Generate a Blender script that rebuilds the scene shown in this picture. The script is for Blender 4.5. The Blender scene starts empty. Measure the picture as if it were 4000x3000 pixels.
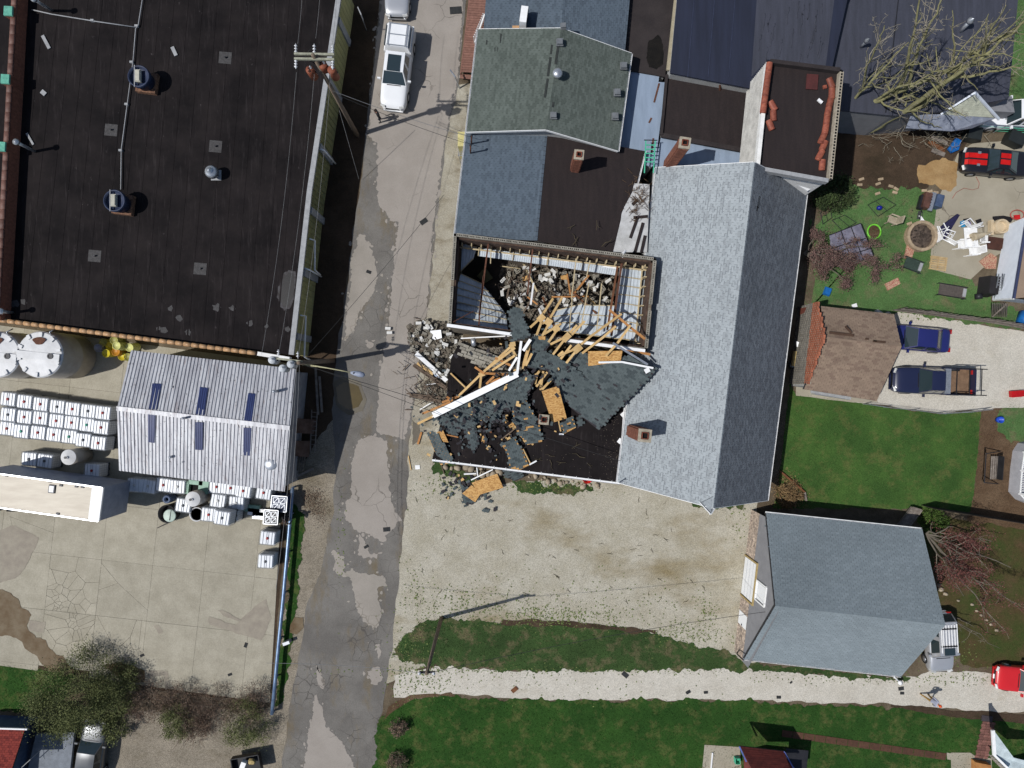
import bpy, math, random
import numpy as np
from mathutils import Vector, Matrix, Euler, noise as mnoise

SC = bpy.context.scene
COL = SC.collection
R = random.Random(7)
PI = math.pi
rad = math.radians

# ------------------------------------------------------------------ camera, sky, sun, exposure
S = 0.01875          # metres on the ground for one pixel of the 4000 px wide photograph
H = 44.0             # flying height of the camera
cam_data = bpy.data.cameras.new('camera')
cam_data.sensor_width = 36.0
cam_data.lens = 36.0 * H / (4000 * S)
cam_data.clip_start = 0.5
cam_data.clip_end = 900.0
cam = bpy.data.objects.new('camera', cam_data)
cam.location = (0, 0, H)
cam.rotation_euler = (0, 0, 0)
COL.objects.link(cam)
SC.camera = cam

SUN_EL, SHADOW_AZ = rad(53.0), rad(14.5)
world = bpy.data.worlds.new('World')
SC.world = world
world.use_nodes = True
wn = world.node_tree
sky = wn.nodes.new('ShaderNodeTexSky')
sky.sky_type = 'NISHITA'
sky.sun_disc = False
sky.sun_elevation = SUN_EL
# the sun stands to the west-south-west of the picture
sky.sun_rotation = math.atan2(-math.cos(SHADOW_AZ), -math.sin(SHADOW_AZ))
bg = wn.nodes['Background']
wn.links.new(sky.outputs[0], bg.inputs[0])
bg.inputs[1].default_value = 0.078
sun_data = bpy.data.lights.new('sun', 'SUN')
sun_data.energy = 3.85
sun_data.angle = rad(0.55)
sun_data.color = (1.0, 0.982, 0.955)
sun = bpy.data.objects.new('sun', sun_data)
to_sun = Vector((-math.cos(SHADOW_AZ) * math.cos(SUN_EL), -math.sin(SHADOW_AZ) * math.cos(SUN_EL), math.sin(SUN_EL)))
sun.rotation_euler = to_sun.to_track_quat('Z', 'Y').to_euler()
sun.location = to_sun * 80
COL.objects.link(sun)
SC.render.engine = 'CYCLES'
SC.cycles.max_bounces = 5; SC.cycles.diffuse_bounces = 3; SC.cycles.glossy_bounces = 2; SC.cycles.transmission_bounces = 3; SC.cycles.transparent_max_bounces = 4
SC.cycles.use_denoising = True; SC.cycles.use_adaptive_sampling = True; SC.cycles.adaptive_threshold = 0.02
SC.view_settings.view_transform = 'Standard'
SC.view_settings.look = 'None'
SC.view_settings.exposure = 0.0
SC.view_settings.gamma = 1.0
SC.view_settings.use_curve_mapping = False

# ------------------------------------------------------------------ measuring and mesh helpers
def P(px, py, z=0.0):
 """world point of height z that the survey photograph shows at pixel px, py"""
 k = S * (H - z) / H
 return Vector(((px - 2000) * k, (1500 - py) * k, z))

def PX(pts, z=0.0):
 return [P(p[0], p[1], p[2] if len(p) > 2 else z) for p in pts]

class MB:
 def __init__(s):
  s.v = []; s.f = []; s.m = []
 def add(s, verts, faces, mi=0):
  o = len(s.v)
  s.v.extend([tuple(v) for v in verts])
  s.f.extend([tuple(i + o for i in f) for f in faces])
  s.m.extend([mi] * len(faces))
  return s
 def box(s, c, size, rot=None, mi=0, taper=1.0):
  x, y, z = [d / 2 for d in size]
  t = taper
  vs = [(-x, -y, -z), (x, -y, -z), (x, y, -z), (-x, y, -z), (-x*t, -y*t, z), (x*t, -y*t, z), (x*t, y*t, z), (-x*t, y*t, z)]
  if rot is not None:
   m = rot if isinstance(rot, Matrix) else (Euler(rot).to_matrix() if not isinstance(rot, (int, float)) else Matrix.Rotation(rot, 3, 'Z'))
   vs = [m @ Vector(v) for v in vs]
  c = Vector(c)
  return s.add([Vector(v) + c for v in vs], [(0, 3, 2, 1), (4, 5, 6, 7), (0, 1, 5, 4), (1, 2, 6, 5), (2, 3, 7, 6), (3, 0, 4, 7)], mi)
 def board(s, a, b, w, t, roll=0.0, mi=0):
  """plank from a to b, w wide (sideways) and t thick"""
  a = Vector(a); b = Vector(b); d = b - a; L = d.length
  if L < 1e-5: return s
  d.normalize()
  side = d.cross(Vector((0, 0, 1)))
  side = Vector((1, 0, 0)) if side.length < 1e-4 else side.normalized()
  up = side.cross(d).normalized()
  if roll:
   q = Matrix.Rotation(roll, 3, d); side = q @ side; up = q @ up
  sx = side * w / 2; uz = up * t / 2
  vs = [a - sx - uz, a + sx - uz, a + sx + uz, a - sx + uz, b - sx - uz, b + sx - uz, b + sx + uz, b - sx + uz]
  return s.add(vs, [(0, 1, 2, 3), (7, 6, 5, 4), (0, 4, 5, 1), (1, 5, 6, 2), (2, 6, 7, 3), (3, 7, 4, 0)], mi)
 def poly(s, pts, mi=0):
  return s.add(pts, [tuple(range(len(pts)))], mi)
 def prism(s, pts, z0, z1, mi=0):
  """upright prism over a counter-clockwise outline (any winding is accepted)"""
  p = [(q[0], q[1]) for q in pts]
  a = sum(p[i][0] * p[(i + 1) % len(p)][1] - p[(i + 1) % len(p)][0] * p[i][1] for i in range(len(p)))
  if a < 0: p = p[::-1]
  n = len(p)
  vs = [(x, y, z0) for x, y in p] + [(x, y, z1) for x, y in p]
  fs = [tuple(range(n - 1, -1, -1)), tuple(range(n, 2 * n))] + [(i, (i + 1) % n, n + (i + 1) % n, n + i) for i in range(n)]
  return s.add(vs, fs, mi)
 def slab(s, top, t, mi=0):
  """plate of thickness t below a (not necessarily level) outline"""
  n = len(top); top = [Vector(p) for p in top]
  nor = sum(((top[i] - top[0]).cross(top[(i + 1) % n] - top[0]) for i in range(1, n - 1)), Vector())
  if nor.z < 0: top = top[::-1]
  bot = [p - Vector((0, 0, t)) for p in top]
  fs = [tuple(range(n)), tuple(range(2 * n - 1, n - 1, -1))] + [(i, n + i, n + (i + 1) % n, (i + 1) % n) for i in range(n)]
  return s.add(top + bot, fs, mi)
 def tube(s, pts, r, n=6, caps=True, mi=0):
  pts = [Vector(p) for p in pts]
  rs = r if isinstance(r, (list, tuple)) else [r] * len(pts)
  vs = []; fs = []
  prev = None
  for i, p in enumerate(pts):
   d = (pts[min(i + 1, len(pts) - 1)] - pts[max(i - 1, 0)])
   d = d.normalized() if d.length > 1e-9 else Vector((0, 0, 1))
   if prev is None:
    u = d.cross(Vector((0, 0, 1)))
    if u.length < 1e-3: u = d.cross(Vector((1, 0, 0)))
   else:
    u = prev - d * prev.dot(d)
    if u.length < 1e-4: u = d.cross(Vector((1, 0, 0)))
   u.normalize(); prev = u; w = d.cross(u)
   for k in range(n):
    a = 2 * PI * k / n
    vs.append(p + (u * math.cos(a) + w * math.sin(a)) * rs[i])
  for i in range(len(pts) - 1):
   for k in range(n):
    fs.append((i * n + k, i * n + (k + 1) % n, (i + 1) * n + (k + 1) % n, (i + 1) * n + k))
  if caps:
   fs.append(tuple(range(n - 1, -1, -1))); m = (len(pts) - 1) * n
   fs.append(tuple(range(m, m + n)))
  return s.add(vs, fs, mi)
 def lathe(s, prof, c=(0, 0, 0), n=20, mi=0):
  """profile of (radius, height) turned about the vertical through c"""
  vs = []; fs = []
  for r, z in prof:
   for k in range(n):
    a = 2 * PI * k / n
    vs.append((c[0] + r * math.cos(a), c[1] + r * math.sin(a), c[2] + z))
  for i in range(len(prof) - 1):
   for k in range(n):
    fs.append((i * n + k, i * n + (k + 1) % n, (i + 1) * n + (k + 1) % n, (i + 1) * n + k))
  if prof[0][0] > 1e-4: fs.append(tuple(range(n - 1, -1, -1)))
  if prof[-1][0] > 1e-4: m = (len(prof) - 1) * n; fs.append(tuple(range(m, m + n)))
  return s.add(vs, fs, mi)
 def blob(s, c, size, n=7, rough=0.25, seed=0, mi=0):
  """uneven stone"""
  rr = random.Random(seed); vs = []; fs = []; rings = 4
  vs.append((c[0], c[1], c[2] - size[2] * .5))
  for i in range(1, rings):
   ph = PI * i / rings
   for k in range(n):
    a = 2 * PI * k / n + i * .3
    q = 1 + rr.uniform(-rough, rough)
    vs.append((c[0] + size[0] * .5 * math.sin(ph) * math.cos(a) * q, c[1] + size[1] * .5 * math.sin(ph) * math.sin(a) * q, c[2] - size[2] * .5 * math.cos(ph) * q))
  vs.append((c[0], c[1], c[2] + size[2] * .5)); top = len(vs) - 1
  for k in range(n): fs.append((0, 1 + (k + 1) % n, 1 + k))
  for i in range(rings - 2):
   for k in range(n):
    a = 1 + i * n + k; b = 1 + i * n + (k + 1) % n
    fs.append((a, b, b + n, a + n))
  for k in range(n): fs.append((1 + (rings - 2) * n + k, 1 + (rings - 2) * n + (k + 1) % n, top))
  return s.add(vs, fs, mi)
 def mesh(s, name, mats, smooth=False, off=None):
  me = bpy.data.meshes.new(name)
  v = s.v if off is None else [(a - off[0], b - off[1], c - off[2]) for a, b, c in s.v]
  me.from_pydata(v, [], s.f)
  for m in (mats if isinstance(mats, (list, tuple)) else [mats]): me.materials.append(m)
  if any(s.m): me.polygons.foreach_set('material_index', s.m)
  if smooth: me.polygons.foreach_set('use_smooth', [True] * len(me.polygons))
  me.update()
  return me

def np_mesh(name, verts, quads, mat, smooth=False):
 """large meshes straight from arrays: verts (n,3), faces (m,3 or 4)"""
 me = bpy.data.meshes.new(name)
 verts = np.asarray(verts, dtype=np.float32); quads = np.asarray(quads, dtype=np.int32)
 k = quads.shape[1]
 me.vertices.add(len(verts)); me.vertices.foreach_set('co', verts.ravel())
 me.loops.add(quads.size); me.loops.foreach_set('vertex_index', quads.ravel())
 me.polygons.add(len(quads))
 me.polygons.foreach_set('loop_start', np.arange(0, quads.size, k, dtype=np.int32))
 me.materials.append(mat)
 me.update(calc_edges=True)
 if not smooth: me.shade_flat()
 me.validate()
 return me

def link(name, me, parent=None):
 o = bpy.data.objects.new(name, me); COL.objects.link(o)
 if parent is not None:
  o.parent = parent
  o.matrix_parent_inverse = PINV.get(parent.name, Matrix())
 return o

PINV = {}
def tag(o, label=None, cat=None, group=None, kind=None):
 if label: o['label'] = label
 if cat: o['category'] = cat
 if group: o['group'] = group
 if kind: o['kind'] = kind
 return o

def thing(name, label, cat, loc=(0, 0, 0), group=None, rotz=0.0, world=True):
 """Empty at the base of a thing; with world=True its parts are given in world coordinates"""
 o = bpy.data.objects.new(name, None); COL.objects.link(o)
 o.empty_display_size = 0.3
 o.location = loc; o.rotation_euler = (0, 0, rotz)
 tag(o, label, cat, group)
 if world: PINV[o.name] = Matrix.Translation(-Vector(loc))
 return o

def part(name, mb, mat, parent, smooth=False, kind=None, label=None):
 me = mb.mesh(name, mat, smooth) if isinstance(mb, MB) else mb
 o = link(name, me, parent)
 # sub-parts of a world-space part stay in world space
 if kind: o['kind'] = kind
 if label: o['label'] = label
 return o

def single(name, mb, mat, label, cat, group=None, smooth=False, kind=None):
 """a thing that is one mesh; its origin is put at the middle of its base"""
 v = np.array(mb.v); lo = v.min(0); hi = v.max(0)
 off = ((lo[0] + hi[0]) / 2, (lo[1] + hi[1]) / 2, lo[2])
 o = link(name, mb.mesh(name, mat, smooth, off)); o.location = off
 return tag(o, label, cat, group, kind)

def struct(name, mb, mat, kind='structure', smooth=False):
 me = mb.mesh(name, mat, smooth) if isinstance(mb, MB) else mb
 o = link(name, me); o['kind'] = kind
 return o

def dup(root, loc, rotz=0.0, label=None, group=None, rot=None, scale=None):
 def cp(o, parent):
  c = o.copy(); COL.objects.link(c)
  if parent is not None: c.parent = parent
  for ch in o.children: cp(ch, c)
  return c
 r = cp(root, None)
 r.location = loc; r.rotation_euler = rot if rot is not None else (0, 0, rotz)
 if scale is not None: r.scale = (scale,) * 3 if isinstance(scale, (int, float)) else scale
 if label: r['label'] = label
 if group: r['group'] = group
 return r

def place(first, k, loc, rotz=0.0, label=None, group=None, rot=None, scale=None):
 """the first use moves the prototype itself, every later one copies it"""
 if k == 0:
  first.location = loc; first.rotation_euler = rot if rot is not None else (0, 0, rotz)
  if scale is not None: first.scale = (scale,) * 3 if isinstance(scale, (int, float)) else scale
  if label: first['label'] = label
  if group: first['group'] = group
  return first
 return dup(first, loc, rotz, label, group, rot, scale)

def inside(pt, poly):
 x, y = pt[0], pt[1]; c = False; n = len(poly)
 for i in range(n):
  x1, y1 = poly[i][0], poly[i][1]; x2, y2 = poly[(i + 1) % n][0], poly[(i + 1) % n][1]
  if (y1 > y) != (y2 > y) and x < (x2 - x1) * (y - y1) / (y2 - y1) + x1: c = not c
 return c

def inside_np(X, Y, poly):
 c = np.zeros(X.shape, bool); n = len(poly)
 for i in range(n):
  x1, y1 = poly[i][0], poly[i][1]; x2, y2 = poly[(i + 1) % n][0], poly[(i + 1) % n][1]
  if y1 == y2: continue
  c ^= ((y1 > Y) != (y2 > Y)) & (X < (x2 - x1) * (Y - y1) / (y2 - y1) + x1)
 return c

def rough_edge(pts, step=0.35, amp=0.12, seed=0, freq=0.9):
 """outline (world xy) with its sides cut up and pushed about, as soil and turf edges are"""
 out = []; n = len(pts)
 for i in range(n):
  a = Vector((pts[i][0], pts[i][1], 0)); b = Vector((pts[(i + 1) % n][0], pts[(i + 1) % n][1], 0))
  L = (b - a).length; k = max(1, int(L / step)); nr = Vector((-(b - a).y, (b - a).x, 0)).normalized() if L > 0 else Vector()
  for j in range(k):
   p = a + (b - a) * j / k
   d = mnoise.noise(Vector((p.x * freq, p.y * freq, seed * 7.3))) + .5 * mnoise.noise(Vector((p.x * freq * 3.1, p.y * freq * 3.1, seed * 3.7 + 9)))
   out.append(p + nr * d * amp * 1.6)
 return out

NSHEET = [0]
def sheet(name, px, z, mat, amp=0.12, step=0.35, seed=0, kind='structure', parent=None, freq=.9):
 NSHEET[0] += 1; z += .00006 * NSHEET[0]      # no two sheets share a plane
 pts = rough_edge(PX(px, z), step, amp, seed, freq)
 mb = MB().poly([(p.x, p.y, z) for p in pts])
 a = sum(pts[i].x * pts[(i + 1) % len(pts)].y - pts[(i + 1) % len(pts)].x * pts[i].y for i in range(len(pts)))
 if a < 0: mb.f = [tuple(reversed(mb.f[0]))]
 if parent is not None: return part(name, mb, mat, parent)
 return struct(name, mb, mat, kind)

# ------------------------------------------------------------------ materials
def lin(c):
 c = c / 255.0
 return c / 12.92 if c <= 0.04045 else ((c + 0.055) / 1.055) ** 2.4
EXPO = 1.30
def C(r, g, b, k=None):
 """real-world base colour of a sunlit surface that the photograph shows as sRGB r g b"""
 k = EXPO if k is None else k
 return tuple(min(.86, lin(x) / k) for x in (r, g, b)) + (1.0,)

def nt(name):
 m = bpy.data.materials.new(name); m.use_nodes = True
 return m, m.node_tree, m.node_tree.nodes['Principled BSDF']

def _tex(t, kind, vec, **kw):
 n = t.nodes.new(kind)
 if 'Detail' in kw: kw['Detail'] = min(4.0, kw['Detail'])
 for k, v in kw.items():
  if k in n.inputs.keys(): n.inputs[k].default_value = v
  else: setattr(n, k, v)
 if vec is not None: t.links.new(vec, n.inputs['Vector'])
 return n

def _ramp(t, fac, stops):
 n = t.nodes.new('ShaderNodeValToRGB'); e = n.color_ramp.elements
 while len(e) < len(stops): e.new(0.5)
 for i, (p, c) in enumerate(stops):
  e[i].position = p; e[i].color = c if len(c) == 4 else tuple(c) + (1,)
 t.links.new(fac, n.inputs[0])
 return n.outputs[0]

def _mix(t, fac, a, b, mode='MIX'):
 n = t.nodes.new('ShaderNodeMix'); n.data_type = 'RGBA'; n.blend_type = mode
 if isinstance(fac, (int, float)): n.inputs[0].default_value = fac
 else: t.links.new(fac, n.inputs[0])
 for i, x in ((6, a), (7, b)):
  if isinstance(x, (tuple, list)): n.inputs[i].default_value = x if len(x) == 4 else tuple(x) + (1,)
  else: t.links.new(x, n.inputs[i])
 return n.outputs[2]

def _map(t, fac, a, b, c=0.0, d=1.0):
 n = t.nodes.new('ShaderNodeMapRange')
 for i, v in enumerate((a, b, c, d)): n.inputs[1 + i].default_value = v
 t.links.new(fac, n.inputs[0])
 return n.outputs[0]

def _scale(t, vec, s, rz=0.0):
 n = t.nodes.new('ShaderNodeMapping'); n.inputs['Scale'].default_value = s if isinstance(s, (tuple, list)) else (s,) * 3
 n.inputs['Rotation'].default_value = (0, 0, rz)
 t.links.new(vec, n.inputs['Vector'])
 return n.outputs[0]

def _bump(t, p, h, strength, dist=0.02):
 n = t.nodes.new('ShaderNodeBump'); n.inputs['Strength'].default_value = strength; n.inputs['Distance'].default_value = dist
 t.links.new(h, n.inputs['Height']); t.links.new(n.outputs[0], p.inputs['Normal'])

MATS = {}
def M(name, c1, c2=None, rough=0.85, scale=2.0, detail=6.0, lo=.35, hi=.65, fine=0.12, fscale=30.0, bump=0.15, rnd=0.0, isl=0.0, metal=0.0, coat=0.0, stretch=None, rz=0.0, world=True, spec=0.35):
 """general weathered surface: two tones over a noise, a fine speckle, piece-to-piece differences"""
 if name in MATS: return MATS[name]
 m, t, p = nt(name)
 if world: vec = t.nodes.new('ShaderNodeNewGeometry').outputs['Position']
 else: vec = t.nodes.new('ShaderNodeTexCoord').outputs['Object']
 if stretch: svec = _scale(t, vec, stretch, rz)
 else: svec = vec
 n1 = _tex(t, 'ShaderNodeTexNoise', svec, Scale=scale, Detail=detail, Roughness=.6)
 c2 = c2 or tuple(x * .72 for x in c1[:3]) + (1,)
 col = _mix(t, _map(t, n1.outputs[0], lo, hi), c1, c2)
 n2 = _tex(t, 'ShaderNodeTexNoise', vec, Scale=fscale, Detail=3.0)
 if fine:
  col = _mix(t, 1.0, col, _ramp(t, n2.outputs[0], [(.25, (1 - fine * 2,) * 3), (.75, (1 + fine * 2,) * 3)]), 'MULTIPLY')
 if rnd:
  o = t.nodes.new('ShaderNodeObjectInfo')
  col = _mix(t, 1.0, col, _ramp(t, o.outputs['Random'], [(0, (1 - rnd,) * 3), (1, (1 + rnd,) * 3)]), 'MULTIPLY')
 if isl:
  g = t.nodes.new('ShaderNodeNewGeometry')
  col = _mix(t, 1.0, col, _ramp(t, g.outputs['Random Per Island'], [(0, (1 - isl,) * 3), (1, (1 + isl,) * 3)]), 'MULTIPLY')
 t.links.new(col, p.inputs['Base Color'])
 p.inputs['Roughness'].default_value = rough; p.inputs['Metallic'].default_value = metal
 p.inputs['Specular IOR Level'].default_value = spec
 if coat:
  p.inputs['Coat Weight'].default_value = coat; p.inputs['Coat Roughness'].default_value = 0.06
 if bump: _bump(t, p, n2.outputs[0], bump)
 MATS[name] = m
 return m

def shingle_mat(name, c1, c2, dark=None, blotch=None, bscale=.25):
 """asphalt shingles: tab-to-tab tones (every tab is its own island), granules, weather blotches"""
 m, t, p = nt(name)
 g = t.nodes.new('ShaderNodeNewGeometry')
 stops = [(0, c1), (.75, c2)]
 if dark: stops += [(.8, dark), (1.0, dark)]
 col = _ramp(t, g.outputs['Random Per Island'], stops)
 n = _tex(t, 'ShaderNodeTexNoise', g.outputs['Position'], Scale=bscale, Detail=5.0)
 b = blotch or .82
 col = _mix(t, 1.0, col, _ramp(t, n.outputs[0], [(.35, (b,) * 3), (.65, (2 - b,) * 3)]), 'MULTIPLY')
 n2 = _tex(t, 'ShaderNodeTexNoise', g.outputs['Position'], Scale=60.0, Detail=2.0)
 col = _mix(t, 1.0, col, _ramp(t, n2.outputs[0], [(.3, (.8,) * 3), (.7, (1.2,) * 3)]), 'MULTIPLY')
 t.links.new(col, p.inputs['Base Color'])
 p.inputs['Roughness'].default_value = .92; p.inputs['Specular IOR Level'].default_value = .2
 _bump(t, p, n2.outputs[0], .3, .01)
 MATS[name] = m
 return m

def glass_mat(name, c=(.012, .018, .02, 1), rough=.04):
 m, t, p = nt(name)
 p.inputs['Base Color'].default_value = c; p.inputs['Roughness'].default_value = rough
 p.inputs['Specular IOR Level'].default_value = .6; p.inputs['Coat Weight'].default_value = .6; p.inputs['Coat Roughness'].default_value = .02
 MATS[name] = m
 return m
# ------------------------------------------------------------------ ground, road, gravel, turf
def road_mat(name, c1, c2, crack, cscale=1.1, cw=.02, stone=.10, patch=.35, dirt=None):
 m, t, p = nt(name)
 pos = t.nodes.new('ShaderNodeNewGeometry').outputs['Position']
 n1 = _tex(t, 'ShaderNodeTexNoise', pos, Scale=patch, Detail=7.0, Roughness=.62)
 col = _mix(t, _map(t, n1.outputs[0], .38, .62), c1, c2)
 if dirt:
  n3 = _tex(t, 'ShaderNodeTexNoise', _scale(t, pos, (1.0, .35, 1.0), .1), Scale=.55, Detail=8.0, Roughness=.7)
  col = _mix(t, _map(t, n3.outputs[0], .52, .72, 0, .8), col, dirt)
 n2 = _tex(t, 'ShaderNodeTexNoise', pos, Scale=26.0, Detail=4.0, Roughness=.8)
 col = _mix(t, 1.0, col, _ramp(t, n2.outputs[0], [(.3, (1 - stone * 2.2,) * 3), (.7, (1 + stone * 2.2,) * 3)]), 'MULTIPLY')
 if crack:
  w = _tex(t, 'ShaderNodeTexNoise', pos, Scale=1.3, Detail=4.0)
  v = _mix(t, .35, pos, w.outputs['Color'])
  vo = _tex(t, 'ShaderNodeTexVoronoi', v, Scale=cscale, feature='DISTANCE_TO_EDGE')
  big = _tex(t, 'ShaderNodeTexNoise', pos, Scale=.3, Detail=2.0)
  gate = _map(t, big.outputs[0], .5, .62)
  line = _map(t, vo.outputs[0], 0.0, cw, 1.0, 0.0)
  mul = t.nodes.new('ShaderNodeMath'); mul.operation = 'MULTIPLY'
  t.links.new(gate, mul.inputs[0]); t.links.new(line, mul.inputs[1])
  col = _mix(t, mul.outputs[0], col, crack)
 t.links.new(col, p.inputs['Base Color'])
 p.inputs['Roughness'].default_value = .95; p.inputs['Specular IOR Level'].default_value = .2
 _bump(t, p, n2.outputs[0], .5, .015)
 MATS[name] = m
 return m

def turf_mat(name, g1, g2, straw, amount=.5):
 m, t, p = nt(name)
 pos = t.nodes.new('ShaderNodeNewGeometry').outputs['Position']
 n1 = _tex(t, 'ShaderNodeTexNoise', pos, Scale=.35, Detail=8.0, Roughness=.65)
 col = _mix(t, _map(t, n1.outputs[0], .35, .65), g1, g2)
 n3 = _tex(t, 'ShaderNodeTexNoise', pos, Scale=.8, Detail=9.0, Roughness=.72)
 col = _mix(t, _map(t, n3.outputs[0], .50, .74, 0, amount), col, straw)
 n2 = _tex(t, 'ShaderNodeTexNoise', pos, Scale=18.0, Detail=5.0, Roughness=.8)
 col = _mix(t, 1.0, col, _ramp(t, n2.outputs[0], [(.28, (.45,) * 3), (.72, (1.5,) * 3)]), 'MULTIPLY')
 t.links.new(col, p.inputs['Base Color'])
 p.inputs['Roughness'].default_value = 1.0; p.inputs['Specular IOR Level'].default_value = .1
 _bump(t, p, n2.outputs[0], .9, .05)
 MATS[name] = m
 return m

def stone_mat(name, c1, c2, stain=None, sscale=.35, slo=.52, shi=.75, grain=22.0, gs=.3):
 """loose gravel: stones told apart by a voronoi tone, larger stains of soil"""
 m, t, p = nt(name)
 pos = t.nodes.new('ShaderNodeNewGeometry').outputs['Position']
 vo = _tex(t, 'ShaderNodeTexVoronoi', pos, Scale=grain)
 lum = t.nodes.new('ShaderNodeSeparateColor'); t.links.new(vo.outputs['Color'], lum.inputs[0])
 n1 = _tex(t, 'ShaderNodeTexNoise', pos, Scale=.5, Detail=9.0, Roughness=.7)
 col = _mix(t, _map(t, n1.outputs[0], .36, .64), c1, c2)
 if stain:
  n3 = _tex(t, 'ShaderNodeTexNoise', _scale(t, pos, (.6, 1.2, 1)), Scale=sscale, Detail=8.0, Roughness=.68)
  col = _mix(t, _map(t, n3.outputs[0], slo, shi, 0, .85), col, stain)
 col = _mix(t, 1.0, col, _ramp(t, lum.outputs[0], [(0, (1 - gs,) * 3), (1, (1 + gs,) * 3)]), 'MULTIPLY')
 t.links.new(col, p.inputs['Base Color'])
 p.inputs['Roughness'].default_value = 1.0; p.inputs['Specular IOR Level'].default_value = .15
 _bump(t, p, vo.outputs['Distance'], .6, .03)
 MATS[name] = m
 return m

soil = stone_mat('bare_soil', C(122, 110, 92), C(98, 86, 70), C(75, 62, 48), grain=30, gs=.22)
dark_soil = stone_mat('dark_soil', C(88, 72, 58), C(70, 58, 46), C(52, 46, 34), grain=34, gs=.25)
mulch = stone_mat('mulch', C(112, 92, 72), C(92, 72, 54), C(66, 52, 40), grain=28, gs=.35)
lot_gravel = stone_mat('lot_gravel', C(194, 188, 172), C(178, 171, 152), C(140, 124, 88), sscale=.16, slo=.5, shi=.7, grain=24, gs=.24)
road_gravel = stone_mat('road_gravel', C(158, 148, 132), C(138, 129, 114), C(114, 103, 82), sscale=.3, grain=24, gs=.32)
drive_gravel = stone_mat('drive_gravel', C(217, 211, 198), C(203, 196, 182), C(176, 166, 142), sscale=.5, slo=.6, shi=.82, grain=26, gs=.2)
shoulder = stone_mat('shoulder_gravel', C(184, 178, 162), C(168, 160, 142), C(128, 116, 92), sscale=.7, slo=.5, shi=.72, grain=30, gs=.2)
asphalt_old = road_mat('old_asphalt', C(130, 126, 120), C(112, 108, 103), C(88, 84, 80), cscale=1.6, cw=.03, stone=.14, dirt=C(122, 107, 80))
asphalt_new = road_mat('light_asphalt', C(170, 162, 153), C(160, 152, 143), C(112, 106, 98), cscale=.75, cw=.012, stone=.07)
asphalt_crazed = road_mat('crazed_asphalt', C(170, 162, 152), C(157, 150, 140), C(118, 110, 96), cscale=2.4, cw=.07, stone=.07)
turf_low = turf_mat('lower_turf', C(58, 92, 40), C(46, 78, 34), C(112, 112, 68), .85)
turf_mid = turf_mat('middle_turf', C(70, 94, 52), C(58, 78, 44), C(128, 114, 88), 1.0)
turf_up = turf_mat('upper_turf', C(80, 112, 54), C(64, 94, 46), C(116, 116, 70), .8)
turf_yard = turf_mat('yard_turf', C(98, 132, 78), C(82, 112, 66), C(132, 122, 94), .9)
mud = M('mud', C(98, 76, 46), C(122, 106, 82), rough=.75, scale=1.2, fine=.1, fscale=20, bump=.2)
water_mud = M('muddy_water', C(104, 90, 58), C(92, 80, 52), rough=.12, scale=.8, fine=.0, bump=0, spec=.6)
wet = M('wet_asphalt', C(112, 104, 88), C(96, 88, 74), rough=.55, scale=1.0, fine=.12)
concrete_pad = road_mat('pad_concrete', C(178, 170, 152), C(164, 156, 138), C(110, 102, 88), cscale=.5, cw=.012, stone=.05)
sawdust = stone_mat('sawdust', C(190, 158, 112), C(168, 134, 90), C(130, 104, 74), grain=40, gs=.15)

struct('ground', MB().add([(-160, -140, 0), (160, -140, 0), (160, 140, 0), (-160, 140, 0)], [(0, 1, 2, 3)]), soil)
LY = .005
def L(k): return LY * k
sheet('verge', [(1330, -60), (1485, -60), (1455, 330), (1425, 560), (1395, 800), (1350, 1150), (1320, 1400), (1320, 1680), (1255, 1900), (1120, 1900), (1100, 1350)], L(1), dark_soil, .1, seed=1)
sheet('gravel_shoulder', [(1120, 1880), (1330, 1600), (1400, 1600), (1400, 3060), (960, 3060), (1050, 2760), (1130, 2300)], L(1), road_gravel, .15, seed=2)
sheet('gravel_lot', [(1560, 1640), (1700, 1560), (1800, 1900), (2450, 1850), (2780, 1960), (2960, 1940), (2960, 2620), (2600, 2560), (1900, 2500), (1480, 2680), (1500, 2100)], L(2), lot_gravel, .15, seed=3)
sheet('gravel_verge', [(1740, 330), (1850, 330), (1830, 900), (1800, 1400), (1700, 1700), (1560, 1720), (1640, 1300), (1690, 900)], L(2), shoulder, .15, seed=4)
sheet('road', [(1490, -60), (1830, -60), (1792, 320), (1745, 560), (1700, 900), (1680, 1150), (1660, 1350), (1620, 1560), (1600, 1720), (1590, 1880), (1580, 2060), (1560, 2200), (1545, 2400), (1515, 2620), (1490, 2800), (1470, 3060), (1090, 3060), (1110, 2900), (1130, 2750), (1180, 2500), (1200, 2350), (1260, 2200), (1300, 2000), (1310, 1800), (1300, 1600), (1310, 1400), (1350, 1150), (1400, 760), (1450, 330)], L(3), asphalt_old, .10, seed=5)
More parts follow.
